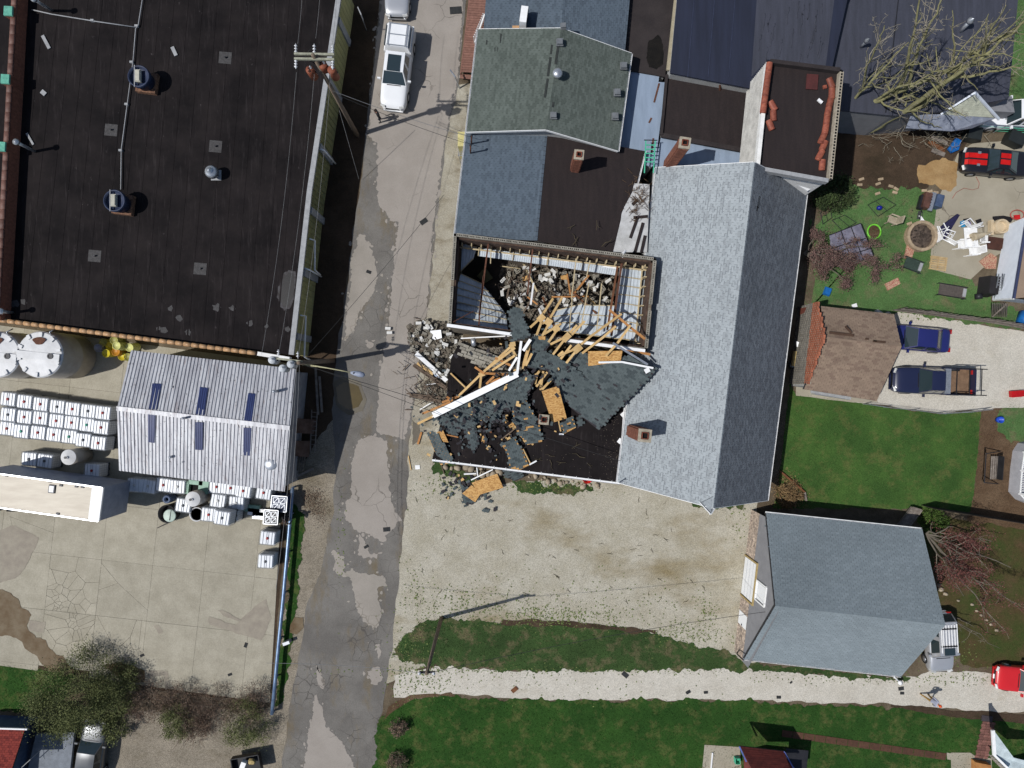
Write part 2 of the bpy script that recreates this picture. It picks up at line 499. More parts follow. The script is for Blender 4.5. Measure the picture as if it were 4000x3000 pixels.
for i, (pts, mt) in enumerate([
 ([(1500, -60), (1815, -60), (1785, 320), (1735, 560), (1690, 900), (1672, 1150), (1655, 1300), (1630, 1500), (1600, 1640), (1575, 1715), (1520, 1700), (1470, 1690), (1480, 1500), (1500, 1370), (1520, 1260), (1540, 1000), (1556, 866), (1535, 868), (1475, 790), (1472, 560), (1440, 530), (1455, 300)], asphalt_new),
 ([(1400, 920), (1422, 916), (1462, 1000), (1472, 1080), (1455, 1160), (1430, 1180), (1402, 1230), (1385, 1290), (1345, 1330), (1353, 1250), (1372, 1100), (1368, 1020), (1395, 960)], asphalt_crazed),
 ([(1395, 1720), (1440, 1700), (1510, 1720), (1515, 1800), (1520, 1900), (1540, 2000), (1566, 2030), (1512, 2090), (1500, 2118), (1440, 2085), (1402, 2078), (1380, 2060), (1345, 2030), (1350, 1960), (1370, 1940), (1370, 1840), (1380, 1780)], asphalt_new),
 ([(1402, 2085), (1422, 2110), (1448, 2165), (1482, 2160), (1472, 2180), (1422, 2180), (1400, 2165)], asphalt_new),
 ([(1300, 2150), (1348, 2180), (1342, 2230), (1440, 2242), (1500, 2250), (1512, 2285), (1472, 2300), (1490, 2400), (1470, 2455), (1420, 2430), (1390, 2370), (1380, 2300), (1370, 2260), (1312, 2240)], asphalt_crazed),
 ([(1232, 2715), (1258, 2760), (1276, 2840), (1322, 2880), (1372, 2960), (1420, 3060), (1180, 3060), (1208, 2850)], asphalt_new),
 ([(1435, 2625), (1478, 2605), (1497, 2650), (1470, 2676), (1450, 2672)], asphalt_new),
 ([(1464, 2520), (1481, 2514), (1492, 2560), (1480, 2576)], asphalt_new),
 ([(1236, 2598), (1266, 2660), (1262, 2694), (1240, 2678)], asphalt_new),
 ([(1425, 1345), (1452, 1330), (1458, 1350), (1440, 1365)], asphalt_new)]):
 o = sheet('road_patch', pts, L(5) + i * .0003, mt, .1, .07, seed=10 + i, freq=3.4)
 fr_ = MB(); rr = random.Random(i); w = PX(pts); zf = L(5) + i * .0003 + .0016
 for a, b in zip(w, w[1:] + w[:1]):      # crumbs broken from the edge
  for _ in range(int((b - a).length * 2.6)):
   q = a + (b - a) * rr.random() + Vector((rr.gauss(0, .22), rr.gauss(0, .22), 0)); s_ = rr.uniform(.03, .15); n = rr.choice([5, 6, 7]); st = rr.uniform(.5, 1.6)
   zf += .000004; fr_.add([(q.x + s_ * rr.uniform(.6, 1.2) * math.cos(k * 2 * PI / n), q.y + st * s_ * rr.uniform(.6, 1.2) * math.sin(k * 2 * PI / n), zf) for k in range(n)], [tuple(range(n))])
 part('crumbs', fr_, mt, o, kind='stuff')
sheet('mud_puddle', [(1312, 1512), (1345, 1492), (1400, 1510), (1417, 1560), (1400, 1590), (1365, 1602), (1322, 1572)], L(7), water_mud, .05, .2, seed=30)
sheet('wet_patch', [(1300, 1490), (1345, 1475), (1412, 1495), (1434, 1560), (1415, 1605), (1365, 1620), (1310, 1585)], L(6), wet, .08, .2, seed=31)
sheet('wet_patch', [(1610, 1640), (1640, 1660), (1645, 1720), (1612, 1740), (1605, 1690)], L(5), wet, .1, .2, seed=32)
sheet('mud_puddle', [(1135, 2440), (1150, 2410), (1185, 2412), (1188, 2450), (1160, 2475), (1135, 2470)], L(7), mud, .05, .2, seed=33)
sheet('wet_patch', [(1545, 1830), (1590, 1860), (1590, 1990), (1560, 2020), (1540, 1930)], L(6), asphalt_old, .08, .2, seed=34)

# turf
lawns = []
def lawn(px, z, mat, seed, amp=.16):
 sheet('lawn', px, z, mat, amp * 1.2, .1, seed, freq=1.7)
 lawns.append((px, mat))
lawn([(1530, 2560), (1575, 2490), (1640, 2430), (1730, 2412), (2000, 2436), (2400, 2446), (2560, 2474), (2720, 2520), (2860, 2545), (2910, 2590), (3560, 2650), (3535, 2662), (3100, 2628), (2760, 2612), (2520, 2622), (2120, 2622), (1700, 2604), (1590, 2585)], L(4), turf_mid, 40)
sheet('gravel_drive', [(1540, 2640), (1700, 2602), (2120, 2620), (2600, 2606), (2900, 2612), (3540, 2650), (3640, 2620), (4080, 2640), (4080, 2790), (3660, 2765), (3300, 2745), (2700, 2732), (2120, 2735), (1780, 2712), (1540, 2725)], L(3), drive_gravel, .14, seed=41)
lawn([(1455, 3060), (1470, 2830), (1492, 2790), (1560, 2742), (1760, 2720), (2120, 2737), (2700, 2736), (3300, 2752), (3640, 2775), (4080, 2830), (4080, 3060)], L(4), turf_low, 42)
sheet('dirt_edge', [(3480, 2752), (3700, 2770), (4080, 2795), (4080, 2835), (3700, 2800), (3480, 2762)], L(6), dark_soil, .12, seed=43)
sheet('dirt_edge', [(1515, 2760), (1600, 2715), (1760, 2705), (1780, 2716), (1620, 2728), (1540, 2775), (1500, 2810)], L(6), mulch, .08, seed=44)
sheet('dirt_edge', [(1960, 2420), (2200, 2425), (2560, 2462), (2560, 2476), (2200, 2446), (1960, 2440)], L(6), dark_soil, .1, seed=45)
lawn([(3085, 1500), (3110, 1545), (3180, 1550), (3380, 1575), (3450, 1590), (3680, 1617), (3832, 1606), (3822, 1750), (3802, 1950), (3790, 2000), (3580, 1990), (3300, 1985), (3020, 1985), (3040, 1900)], L(4), turf_up, 46, .06)
sheet('planting_bed', [(3800, 1590), (3960, 1560), (4080, 1560), (4080, 2080), (3770, 2060), (3800, 1950), (3822, 1750)], L(3), mulch, .1, seed=47)
lawn([(3900, 1600), (4080, 1570), (4080, 1720), (3950, 1730), (3890, 1680)], L(4), turf_yard, 48)
sheet('gravel_parking', [(3400, 1200), (3500, 1215), (3760, 1255), (4080, 1310), (4080, 1590), (3830, 1600), (3680, 1612), (3450, 1585), (3330, 1570)], L(4), drive_gravel, .06, seed=49)
lawn([(3140, 1230), (3160, 880), (3200, 800), (3290, 730), (3610, 740), (3690, 870), (3650, 1000), (3690, 1060), (3790, 1090), (3890, 1180), (4080, 1240), (4080, 1300), (3500, 1218), (3150, 1218)], L(4), turf_yard, 50)
sheet('bare_dirt', [(3230, 430), (3640, 460), (3780, 520), (3760, 600), (3640, 690), (3610, 745), (3290, 735), (3230, 700)], L(3), dark_soil, .2, seed=51)
sheet('sawdust_heap', [(3590, 650), (3680, 620), (3740, 640), (3730, 700), (3715, 740), (3640, 735), (3585, 715)], L(6), sawdust, .25, .2, seed=52)
sheet('patio', [(3740, 600), (3800, 560), (4080, 540), (4080, 900), (3890, 1000), (3792, 1092), (3640, 1052), (3637, 990), (3662, 780), (3700, 700)], L(5), concrete_pad, .02, seed=53)
lawn([(3880, -60), (4080, -60), (4080, 470), (3880, 420)], L(3), turf_yard, 54)
sheet('bed_soil', [(3130, 1190), (3170, 760), (3330, 690), (3300, 760), (3190, 880), (3170, 1190)], L(5), soil, .2, seed=55)
sheet('garden_soil', [(3590, 1990), (3800, 2040), (4080, 2075), (4080, 2620), (3760, 2600), (3700, 2480), (3640, 2250)], L(4), turf_mat('patchy_turf', C(70, 82, 42), C(92, 76, 52), C(110, 84, 66), .7), .15, seed=56)  # green turf mixed with brown soil tones
lawn([(-80, 2590), (60, 2600), (290, 2635), (260, 2720), (140, 2790), (-80, 2760)], L(5), turf_low, 57)
sheet('gravel_yard', [(400, 2800), (700, 2760), (1080, 2760), (1050, 3060), (380, 3060)], L(2), road_gravel, .2, seed=58)
lawn([(1125, 1955), (1185, 2010), (1180, 2100), (1160, 2260), (1155, 2400), (1130, 2560), (1105, 2740), (1075, 2760), (1090, 2560), (1125, 2300)], L(5), turf_low, 59)
lawn([(1690, 1800), (1760, 1810), (1900, 1880), (1880, 1900), (1720, 1850), (1690, 1830)], L(4), turf_mid, 60, .25)
lawn([(2000, 1880), (2300, 1900), (2320, 1918), (2200, 1930), (2040, 1925)], L(4), turf_mid, 61, .2)
lawn([(2690, 1955), (2920, 1950), (2900, 1990), (2720, 1985)], L(4), turf_mid, 62, .2)

# short grass blades: nobody could count them
def blades(n_per_m2, seed=3):
 rg = np.random.default_rng(seed); V = [];
 for px, mat in lawns:
  w = PX(px); xs = [p.x for p in w]; ys = [p.y for p in w]
  area = (max(xs) - min(xs)) * (max(ys) - min(ys)); n = int(area * n_per_m2)
  X = rg.uniform(min(xs) - .1, max(xs) + .1, n); Y = rg.uniform(min(ys) - .1, max(ys) + .1, n)
  k = inside_np(X, Y, w); X, Y = X[k], Y[k]; yield mat, X + rg.normal(0, .13, len(X)), Y + rg.normal(0, .13, len(X)), rg
for mat, X, Y, rg in blades(110):
 n = len(X)
 if n < 20: continue
 a = rg.uniform(0, 2 * PI, n); h = rg.uniform(.04, .11, n); w = rg.uniform(.012, .03, n); ln = rg.uniform(.03, .1, n); b = rg.uniform(0, 2 * PI, n)
 z0 = np.full(n, .02)
 p0 = np.stack([X + np.cos(a) * w, Y + np.sin(a) * w, z0], 1); p1 = np.stack([X - np.cos(a) * w, Y - np.sin(a) * w, z0], 1)
 p2 = np.stack([X + np.cos(b) * ln, Y + np.sin(b) * ln, h], 1)
 vs = np.stack([p0, p1, p2], 1).reshape(-1, 3); fs = np.arange(3 * n).reshape(-1, 3)
 struct('grass', np_mesh('grass', vs, fs, mat), None, 'stuff')

# weeds creeping over the edge of the gravel lot
weed_green = M('weed_leaf', C(124, 136, 78), C(96, 112, 58), rough=.9, isl=.25, bump=0)
rg = np.random.default_rng(5); wv = []
for cx, cy, sx, sy, n in [(2080, 2400, 160, 25, 420), (1760, 2360, 90, 40, 200), (2240, 2410, 120, 18, 260), (1620, 2300, 40, 60, 80), (2640, 2470, 60, 25, 160), (2760, 2400, 22, 40, 110), (2560, 2370, 120, 60, 90), (1900, 2330, 120, 40, 160), (1600, 2560, 50, 60, 180), (1640, 2660, 70, 40, 240), (1750, 1900, 60, 30, 160), (2150, 1900, 90, 14, 200), (2880, 2050, 20, 40, 50), (2300, 2330, 200, 60, 120), (2750, 2480, 60, 20, 90), (1950, 2640, 160, 30, 60), (2300, 2680, 250, 40, 60), (3450, 2655, 300, 8, 160), (3700, 2560, 60, 30, 160), (3800, 2640, 120, 20, 120), (2150, 2620, 500, 6, 300), (3650, 1235, 90, 8, 90), (1330, 2120, 8, 120, 60)]:
 for _ in range(n):
  p = P(rg.normal(cx, sx), rg.normal(cy, sy)); p = P(round((p.x / S + 2000) / 22) * 22 + rg.normal(0, 5), round((1500 - p.y / S) / 14) * 14 + rg.normal(0, 4)) if rg.random() < .75 else p; a = rg.uniform(0, 6.28); s = rg.uniform(.03, .08); zz = rg.uniform(.022, .035)
  d = np.array([math.cos(a), math.sin(a)]) * s; e = np.array([-d[1], d[0]]) * .6
  c = np.array([p.x, p.y])
  for q, dz in ((c - d, .0), (c + e, .015), (c + d, .03), (c - e, .01)): wv.append((q[0], q[1], zz + dz))
struct('weeds', np_mesh('weeds', wv, np.arange(len(wv)).reshape(-1, 4), weed_green), None, 'stuff')

# ------------------------------------------------------------------ concrete yard of separate slabs, shattered in one corner
yard_con = M('yard_concrete', C(182, 175, 157), C(166, 159, 141), rough=.95, scale=.8, fine=.07, fscale=14, bump=.1, rnd=.05, detail=9)
def clip(poly, n, d):
 out = []
 for i in range(len(poly)):
  a, b = poly[i], poly[(i + 1) % len(poly)]
  da = a[0] * n[0] + a[1] * n[1] - d; db = b[0] * n[0] + b[1] * n[1] - d
  if da <= 0: out.append(a)
  if (da < 0) != (db < 0) and da != db:
   t_ = da / (da - db); out.append((a[0] + (b[0] - a[0]) * t_, a[1] + (b[1] - a[1]) * t_))
 return out
def inset(poly, g):
 a = sum(poly[i][0] * poly[(i + 1) % len(poly)][1] - poly[(i + 1) % len(poly)][0] * poly[i][1] for i in range(len(poly)))
 if a < 0: poly = poly[::-1]
 out = poly
 for i in range(len(poly)):
  p, q = poly[i], poly[(i + 1) % len(poly)]; dx, dy = q[0] - p[0], q[1] - p[1]; l = math.hypot(dx, dy)
  if l < 1e-6: continue
  n = (dy / l, -dx / l)
  out = clip(out, n, p[0] * n[0] + p[1] * n[1] - g)
  if len(out) < 3: return None
 return out
yard_px = [(-80, 1260), (500, 1340), (1130, 1420), (1132, 1700), (1128, 1900), (1055, 2745), (700, 2712), (300, 2630), (-80, 2588)]
yard = sheet('concrete_yard', yard_px, L(2), dark_soil, .02, seed=70)
yard_w = [(p.x, p.y) for p in PX([(-80, 1260), (1132, 1420), (1055, 2745), (-80, 2588)])]
ang = rad(-6.4); ux = Vector((math.cos(ang), math.sin(ang))); vy = Vector((-math.sin(ang), math.cos(ang)))
org = P(-100, 1250)
def in_yard(poly):
 a = yard_w
 for i in range(4):
  p, q = a[i], a[(i + 1) % 4]; dx, dy = q[0] - p[0], q[1] - p[1]; l = math.hypot(dx, dy); n = (-dy / l, dx / l)
  poly = clip(poly, n, p[0] * n[0] + p[1] * n[1])
  if len(poly) < 3: return None
 return poly
crack_c = [(P(300, 2420), 3.4), (P(400, 2500), 2.6), (P(480, 2560), 2.2), (P(240, 2350), 2.2)]
rr = random.Random(12)
for i in range(7):
 for j in range(8):
  w0 = 3.75; h0 = 4.1
  if j >= 7: h0 = 4.1
  o = org.xy + ux * (i * w0) - vy * (j * h0)
  quad = [o, o + ux * w0, o + ux * w0 - vy * h0, o - vy * h0]
  quad = in_yard([(q.x, q.y) for q in quad])
  if not quad: continue
  cx = sum(q[0] for q in quad) / len(quad); cy = sum(q[1] for q in quad) / len(quad)
  near = min((Vector((cx, cy)) - c.xy).length - r for c, r in crack_c)
  cells = [quad]
  if near < .6 or rr.random() < .3:
   sites = []; nn = 30 if near < .6 else rr.choice([2, 2, 3])
   while len(sites) < nn:
    q = o + ux * rr.uniform(0, w0) - vy * rr.uniform(0, h0)
    if near < .6 and min((q - c.xy).length - r * .75 for c, r in crack_c) > 0 and rr.random() < .85:
     if rr.random() < .5: continue
    sites.append(q)
   if near < .6:
    cc, cr = min(crack_c, key=lambda c: (Vector((cx, cy)) - c[0].xy).length)
    sites = sites[:9] + [Vector((rr.gauss(cc.x, .75), rr.gauss(cc.y, .75))) for _ in range(30)]
    sites = [q for q in sites if inside(q, quad)]
   cells = []
   for a in sites:
    poly = quad
    for b in sites:
     if b is a: continue
     n = (b - a); mid = (a + b) / 2; poly = clip(poly, (n.x, n.y), mid.dot(n))
     if len(poly) < 3: break
    if len(poly) >= 3: cells.append(poly)
  for k, c in enumerate(cells):
   c2 = inset(c, .007 if len(cells) < 5 else .009)
   if not c2: continue
   part('slab', MB().prism(c2, -.05, .034 + rr.uniform(-.006, .006)), yard_con, yard)
sheet('mud_film', [(-80, 2300), (10, 2300), (70, 2340), (110, 2400), (100, 2450), (170, 2510), (260, 2580), (290, 2625), (200, 2610), (120, 2560), (60, 2500), (-80, 2470)], .05, mud, .2, .2, seed=71)
sheet('mud_film', [(400, 2600), (470, 2590), (560, 2620), (570, 2670), (480, 2660)], .05, mud, .15, .2, seed=72)
damp = M('damp_concrete', C(150, 140, 126), C(166, 157, 140), rough=.8, scale=1.5, fine=.05, bump=0)
for i, q in enumerate([[(815, 2410), (920, 2440), (960, 2400), (1040, 2340), (1060, 2420), (1020, 2500), (940, 2480), (820, 2440)], [(850, 2382), (870, 2380), (940, 2420), (930, 2430), (870, 2405)], [(600, 2445), (620, 2440), (640, 2470), (620, 2478)], [(570, 2620), (655, 2622), (665, 2690), (645, 2695), (640, 2640), (575, 2640)], [(110, 2420), (180, 2430), (170, 2470), (110, 2465)], [(480, 2560), (500, 2560), (510, 2600), (485, 2590)], [(-80, 2090), (60, 2050), (150, 2100), (110, 2200), (60, 2260), (-80, 2300)]]):
 sheet('damp_patch', q, .046, damp, .08, .18, seed=80 + i)
# ------------------------------------------------------------------ building helpers
def shingle_rows(A, B, Cc, D, course=.145, tab=.33, keep=None, rng=None, thick=.014, gap=.012, lift=.01, ragged=0.0, frac=1.15):
 """arrays of overlapping shingle tabs on the plane A-B (eave) to D-C (ridge)"""
 rng = rng or np.random.default_rng(1)
 A, B, Cc, D = [np.array(q, float) for q in (A, B, Cc, D)]
 n = np.cross(B - A, D - A); n /= np.linalg.norm(n)
 if n[2] < 0: n = -n
 sl = (np.linalg.norm(D - A) + np.linalg.norm(Cc - B)) / 2
 nc = max(1, int(round(sl / course))); V = []; F = []; base = 0
 for j in range(nc):
  v0, v1 = j / nc, min(1.0, (j + frac) / nc)
  l0, r0, l1, r1 = A + (D - A) * v0, B + (Cc - B) * v0, A + (D - A) * v1, B + (Cc - B) * v1
  w = np.linalg.norm(r0 - l0); nt_ = max(1, int(math.ceil(w / tab)))
  st = ((j % 2) * .5 + rng.uniform(-.08, .08)) * tab
  e = np.arange(-1, nt_ + 1) * tab + st; e0 = np.clip(e, 0, w) / w; e1 = np.clip(e + tab - gap, 0, w) / w
  k = e1 - e0 > .05 * tab / w; e0, e1 = e0[k], e1[k]
  if keep is not None or ragged:
   c = l0[None] + (r0 - l0)[None] * ((e0 + e1) / 2)[:, None]
   k = keep(c[:, 0], c[:, 1]) if keep is not None else np.ones(len(e0), bool)
   if ragged: k &= rng.random(len(k)) > ragged
   e0, e1 = e0[k], e1[k]
  m = len(e0)
  if not m: continue
  th = thick * rng.uniform(.6, 1.6, m)[:, None]
  bl = l0 + (r0 - l0) * e0[:, None] + n * (lift + th); br = l0 + (r0 - l0) * e1[:, None] + n * (lift + th)
  tl = l1 + (r1 - l1) * e0[:, None] + n * (lift + .002); tr = l1 + (r1 - l1) * e1[:, None] + n * (lift + .002)
  cl = l0 + (r0 - l0) * e0[:, None] + n * .001; cr = l0 + (r0 - l0) * e1[:, None] + n * .001
  V.append(np.stack([bl, br, tr, tl, cl, cr], 1).reshape(-1, 3))
  i = base + np.arange(m)[:, None] * 6
  F.append(np.concatenate([i + np.array([0, 1, 2, 3]), i + np.array([4, 5, 1, 0])], 0)); base += m * 6
 if not V: return None
 return np.concatenate(V), np.concatenate(F)

SEED = [100]
def shingles(parent, A, B, Cc, D, mat, **kw):
 SEED[0] += 1
 g = shingle_rows(A, B, Cc, D, rng=np.random.default_rng(SEED[0]), **kw)
 if g is None: return None
 o = link('shingles', np_mesh('shingles', g[0], g[1], mat), parent); o['kind'] = 'stuff'
 return o

def lower(p, d): return Vector((p[0], p[1], p[2] - d))

def gable(name, label, w, r, e, ze, zr, wall_mat, roofs, deck_mat, cat='building', zw=0.0, fascia=None, tab=.33, course=.145, inset_=.25, gutter=None, ze2=None):
 """gabled building: w, r, e are the pixel ends of the first eave, the ridge and the second eave"""
 W = [P(q[0], q[1], ze) for q in w]; Rr = [P(q[0], q[1], zr) for q in r]; E = [P(q[0], q[1], ze if ze2 is None else ze2) for q in e]
 allp = W + E; c = sum(allp, Vector()) / 4
 t = thing(name, label, cat, (c.x, c.y, 0))
 def ins(p, d): v = Vector((c.x - p.x, c.y - p.y, 0)); return p + v.normalized() * d
 foot = [ins(q, inset_ * 1.4) for q in (W[0], W[1], E[1], E[0])]
 zl = [q.z - .16 for q in (W[0], W[1], E[1], E[0])]
 a0, a1 = ins(Rr[0], inset_ * 1.2), ins(Rr[1], inset_ * 1.2)
 vs = [(p.x, p.y, zw) for p in foot] + [(p.x, p.y, z) for p, z in zip(foot, zl)] + [(a0.x, a0.y, zr - .2), (a1.x, a1.y, zr - .2)]
 part('wall', MB().add(vs, [(0, 1, 5, 4), (1, 2, 6, 9, 5), (2, 3, 7, 6), (3, 0, 4, 8, 7)]), wall_mat, t)
 for k, (q, mt) in enumerate(((W, roofs[0]), (E, roofs[1]))):
  if mt is None: continue
  rp = part('roof', MB().slab([lower(q_, .1 if mt.name.startswith('sh_') else 0) for q_ in (q[0], q[1], Rr[1], Rr[0])], .1), deck_mat if mt.name.startswith('sh_') else mt, t)
  if mt.name.startswith('sh_'): shingles(rp, q[0], q[1], Rr[1], Rr[0], mt, tab=tab, course=course)
 d = (Rr[1] - Rr[0]).normalized()
 if roofs[0] and roofs[0].name.startswith('sh_'):
  cap = MB(); L_ = (Rr[1] - Rr[0]).length; n = int(L_ / .3)
  for i in range(n):
   m_ = Rr[0] + d * (i + .5) * L_ / n
   for s_, q in ((0, W), (1, E)):
    sd = (q[0] - Rr[0]); sd = (sd - d * sd.dot(d)).normalized() * .15
    cap.add([m_ - d * .14 + Vector((0, 0, .03)), m_ + d * .14 + Vector((0, 0, .038)), m_ + d * .14 + sd + Vector((0, 0, .03)), m_ - d * .14 + sd + Vector((0, 0, .022))], [(0, 1, 2, 3)])
  part('ridge_cap', cap, roofs[0], t)
 if fascia:
  for k in (0, 1):
   for q in (W, E):
    n_ = MB().board(lower(q[k], .08) - d * (0.012 if k == 0 else -0.012), lower(Rr[k], .08) - d * (0.012 if k == 0 else -0.012), .03, .2)
    part('fascia', n_, fascia, t)
 if gutter:
  for q in (W, E):
   out = (q[0] - Rr[0]); out = Vector((out.x, out.y, 0)); out = (out - d * out.dot(d)).normalized() * .05
   g = MB(); a, b = q[0] + out - Vector((0, 0, .05)), q[1] + out - Vector((0, 0, .05))
   s1 = out * 1.0
   g.board(a - s1 * .9, b - s1 * .9, .012, .1); g.board(a + s1 * .9, b + s1 * .9, .012, .1); g.board(a - Vector((0, 0, .05)), b - Vector((0, 0, .05)), .1, .012)
   n = max(2, int((b - a).length / .9))
   for i in range(n): p_ = a + (b - a) * (i + .5) / n + Vector((0, 0, .04)); g.board(p_ - s1, p_ + s1, .02, .012)
   part('gutter', g, gutter, t)
 return t

def flat_roof(name, label, px, z, roof_mat, wall_mat, cat='building', zw=0.0, slopes=None):
 pts = [P(q[0], q[1], q[2] if len(q) > 2 else z) for q in px]; c = sum(pts, Vector()) / len(pts)
 t = thing(name, label, cat, (c.x, c.y, 0))
 n = len(pts)
 a = sum(pts[i].x * pts[(i + 1) % n].y - pts[(i + 1) % n].x * pts[i].y for i in range(n))
 if a < 0: pts = pts[::-1]
 w = MB()
 ins = [p + (Vector((c.x - p.x, c.y - p.y, 0)).normalized() * .08) for p in pts]
 w.add([(p.x, p.y, zw) for p in ins] + [(p.x, p.y, p.z - .1) for p in ins], [(i, (i + 1) % n, n + (i + 1) % n, n + i) for i in range(n)])
 part('wall', w, wall_mat, t)
 rp = part('roof', MB().slab(pts, .1), roof_mat, t)
 return t, rp

def brickwork(mb, p0, p1, z0, z1, depth=.1, bl=.215, bh=.075, joint=.012, zfun=None, course0=0):
 """bricks laid in a running bond between two plan points"""
 p0 = Vector((p0[0], p0[1], 0)); p1 = Vector((p1[0], p1[1], 0)); L_ = (p1 - p0).length; d = (p1 - p0) / L_
 rows = int((z1 - z0) / (bh + joint)); ang = math.atan2(d.y, d.x); out = []
 for j in range(rows):
  s = -(bl + joint) * .5 * ((j + course0) % 2)
  while s < L_ - .02:
   a, b = max(0, s), min(L_, s + bl)
   if b - a > .03:
    c = p0 + d * (a + b) / 2; zz = z0 + (j + .5) * (bh + joint)
    if zfun is None or zz + bh / 2 <= zfun((a + b) / 2):
     out.append((c.x, c.y, zz, b - a, ang, j))
   s += bl + joint
 if mb is not None:
  for x, y, z, l, a_, j in out:
   mb.box((x, y, z), (l, depth, bh), a_)
 return out

brick_red = M('red_brick', C(152, 98, 78), C(124, 78, 62), scale=6, rough=.95, isl=.25, rnd=.12, fine=.1, bump=.3)
mortar = M('mortar', C(188, 178, 160), C(160, 150, 132), scale=5, rough=1, bump=.2)
hole_black = M('soot_and_hole_dark', (.008, .008, .008, 1), None, rough=1, bump=0)  # soot in flues; elsewhere black pieces painting the dark inside openings
tile_red = M('terracotta', C(160, 92, 70), C(128, 66, 52), scale=5, rough=.6, rnd=.22, fine=.1, bump=.15)

def chimney(parent, px, z0, z1, w=.6, rot=0.0, crown=True):
 """brick chimney standing on a roof, px is where its foot shows"""
 c = P(px[0], px[1], z0); bw = MB(); h = w / 2
 m = Matrix.Rotation(rot, 3, 'Z')
 cs = [m @ Vector(q) for q in ((-h, -h, 0), (h, -h, 0), (h, h, 0), (-h, h, 0))]
 core = MB().prism([(c + q).xy for q in [k * .88 for k in cs]], z0 - .6, z1 - .03)
 o = part('chimney', core, mortar, parent)
 for i in range(4):
  a, b = c + cs[i], c + cs[(i + 1) % 4]
  brickwork(bw, a + (b - a) * .05, b - (b - a) * .05, z0 - .6, z1 - .08, course0=i % 2)
 part('brickwork', bw, brick_red, o, kind='stuff')
 if crown:
  cr = MB(); g = w * .56
  for (x, y, sx, sy) in ((-g * .8, 0, g * .42, g * 2), (g * .8, 0, g * .42, g * 2), (0, -g * .8, g * 1.2, g * .42), (0, g * .8, g * 1.2, g * .42)):
   q = m @ Vector((x, y, 0)); cr.box((c.x + q.x, c.y + q.y, z1), (sx, sy, .12), rot)
  part('crown', cr, mortar, o)
  fl = MB()
  for (x, y, sx, sy) in ((-w * .26, 0, .03, w * .52), (w * .26, 0, .03, w * .52), (0, -w * .26, w * .52, .03), (0, w * .26, w * .52, .03)):
   q = m @ Vector((x, y, 0)); fl.box((c.x + q.x, c.y + q.y, z1 + .06), (sx, sy, .2), rot)
  part('flue_liner', fl, tile_red, o)
  part('flue', MB().box((c.x, c.y, z1 - .02), (w * .5, w * .5, .02), rot), hole_black, o)
 return o

# ------------------------------------------------------------------ roof and wall materials
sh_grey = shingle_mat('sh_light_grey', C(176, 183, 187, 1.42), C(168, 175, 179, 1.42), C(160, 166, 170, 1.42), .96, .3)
sh_shaded = shingle_mat('sh_shaded_grey', C(136, 141, 147, 1.42), C(126, 131, 137, 1.42), C(120, 124, 130, 1.42), .93, .3)  # light grey shingles darkened: shade of the east slope painted into the colour
sh_house = shingle_mat('sh_blue_grey', C(152, 163, 168, 1.45), C(142, 153, 158, 1.45), None, .9, .18)
sh_slate = shingle_mat('sh_slate_blue', C(98, 110, 122), C(92, 104, 115), C(86, 97, 108), .95, .3)
sh_green = shingle_mat('sh_moss_green', C(104, 112, 106), C(94, 102, 96), C(88, 96, 90), .92, .4)
sh_brown = shingle_mat('sh_brown', C(152, 132, 114), C(141, 122, 106), C(132, 112, 98), .9, .5)
sh_dark = shingle_mat('sh_torn_slate', C(94, 103, 104), C(85, 94, 95), C(72, 80, 82), .92, .6)
sh_red = shingle_mat('sh_red', C(150, 66, 56), C(128, 54, 48), C(116, 48, 44), .9, .6)
sh_maroon = shingle_mat('sh_maroon', C(84, 38, 34), C(72, 32, 30), None, .9, .6)
deck_dark = M('roof_deck', (.03, .03, .032, 1), None, bump=0)
def tar_mat():
 m, t, p = nt('tar_roof'); pos = t.nodes.new('ShaderNodeNewGeometry').outputs['Position']
 col = _mix(t, _map(t, _tex(t, 'ShaderNodeTexNoise', pos, Scale=.35, Detail=4.0, Roughness=.7).outputs[0], .35, .7), C(26, 23, 24), C(44, 39, 39))
 w = _tex(t, 'ShaderNodeTexNoise', pos, Scale=.6, Detail=2.0); v = _mix(t, .12, pos, w.outputs['Color'])
 s1 = _tex(t, 'ShaderNodeTexNoise', _scale(t, v, (4.5, .35, 1), rad(7)), Scale=1.3, Detail=4.0, Roughness=.75)
 col = _mix(t, _map(t, s1.outputs[0], .55, .8, 0, .5), col, C(78, 72, 72))
 s2 = _tex(t, 'ShaderNodeTexNoise', _scale(t, pos, (1.2, .5, 1), rad(7)), Scale=3.2, Detail=4.0, Roughness=.8)
 col = _mix(t, _map(t, s2.outputs[0], .66, .78, 0, .6), col, C(104, 98, 98))
 t.links.new(col, p.inputs['Base Color']); p.inputs['Roughness'].default_value = .92; p.inputs['Specular IOR Level'].default_value = .12
 _bump(t, p, s2.outputs[0], .15); MATS['tar_roof'] = m
 return m
tar = tar_mat()
tar_flat = M('tar_flat', C(58, 51, 50), C(46, 40, 40), rough=.85, scale=.9, fine=.12, fscale=14, bump=.15)
tar_brown = M('tar_brown', C(48, 39, 38), C(40, 32, 32), rough=.85, scale=1.2, fine=.12, fscale=12, stretch=(3, .4, 1), rz=rad(5), bump=.15)
navy_mem = M('navy_membrane', C(44, 49, 68), C(37, 41, 57), rough=.65, scale=.8, fine=.05, fscale=20, stretch=(3, .25, 1), rz=rad(5), bump=.1)
grey_mem = M('grey_membrane', C(62, 64, 74), C(72, 74, 86), rough=.7, scale=1.2, fine=.06, fscale=16, stretch=(3, .3, 1), bump=.25)
pale_mem = M('pale_membrane', C(154, 170, 190), C(140, 155, 174), rough=.6, scale=1.1, fine=.05, stretch=(2, .4, 1), bump=.1)
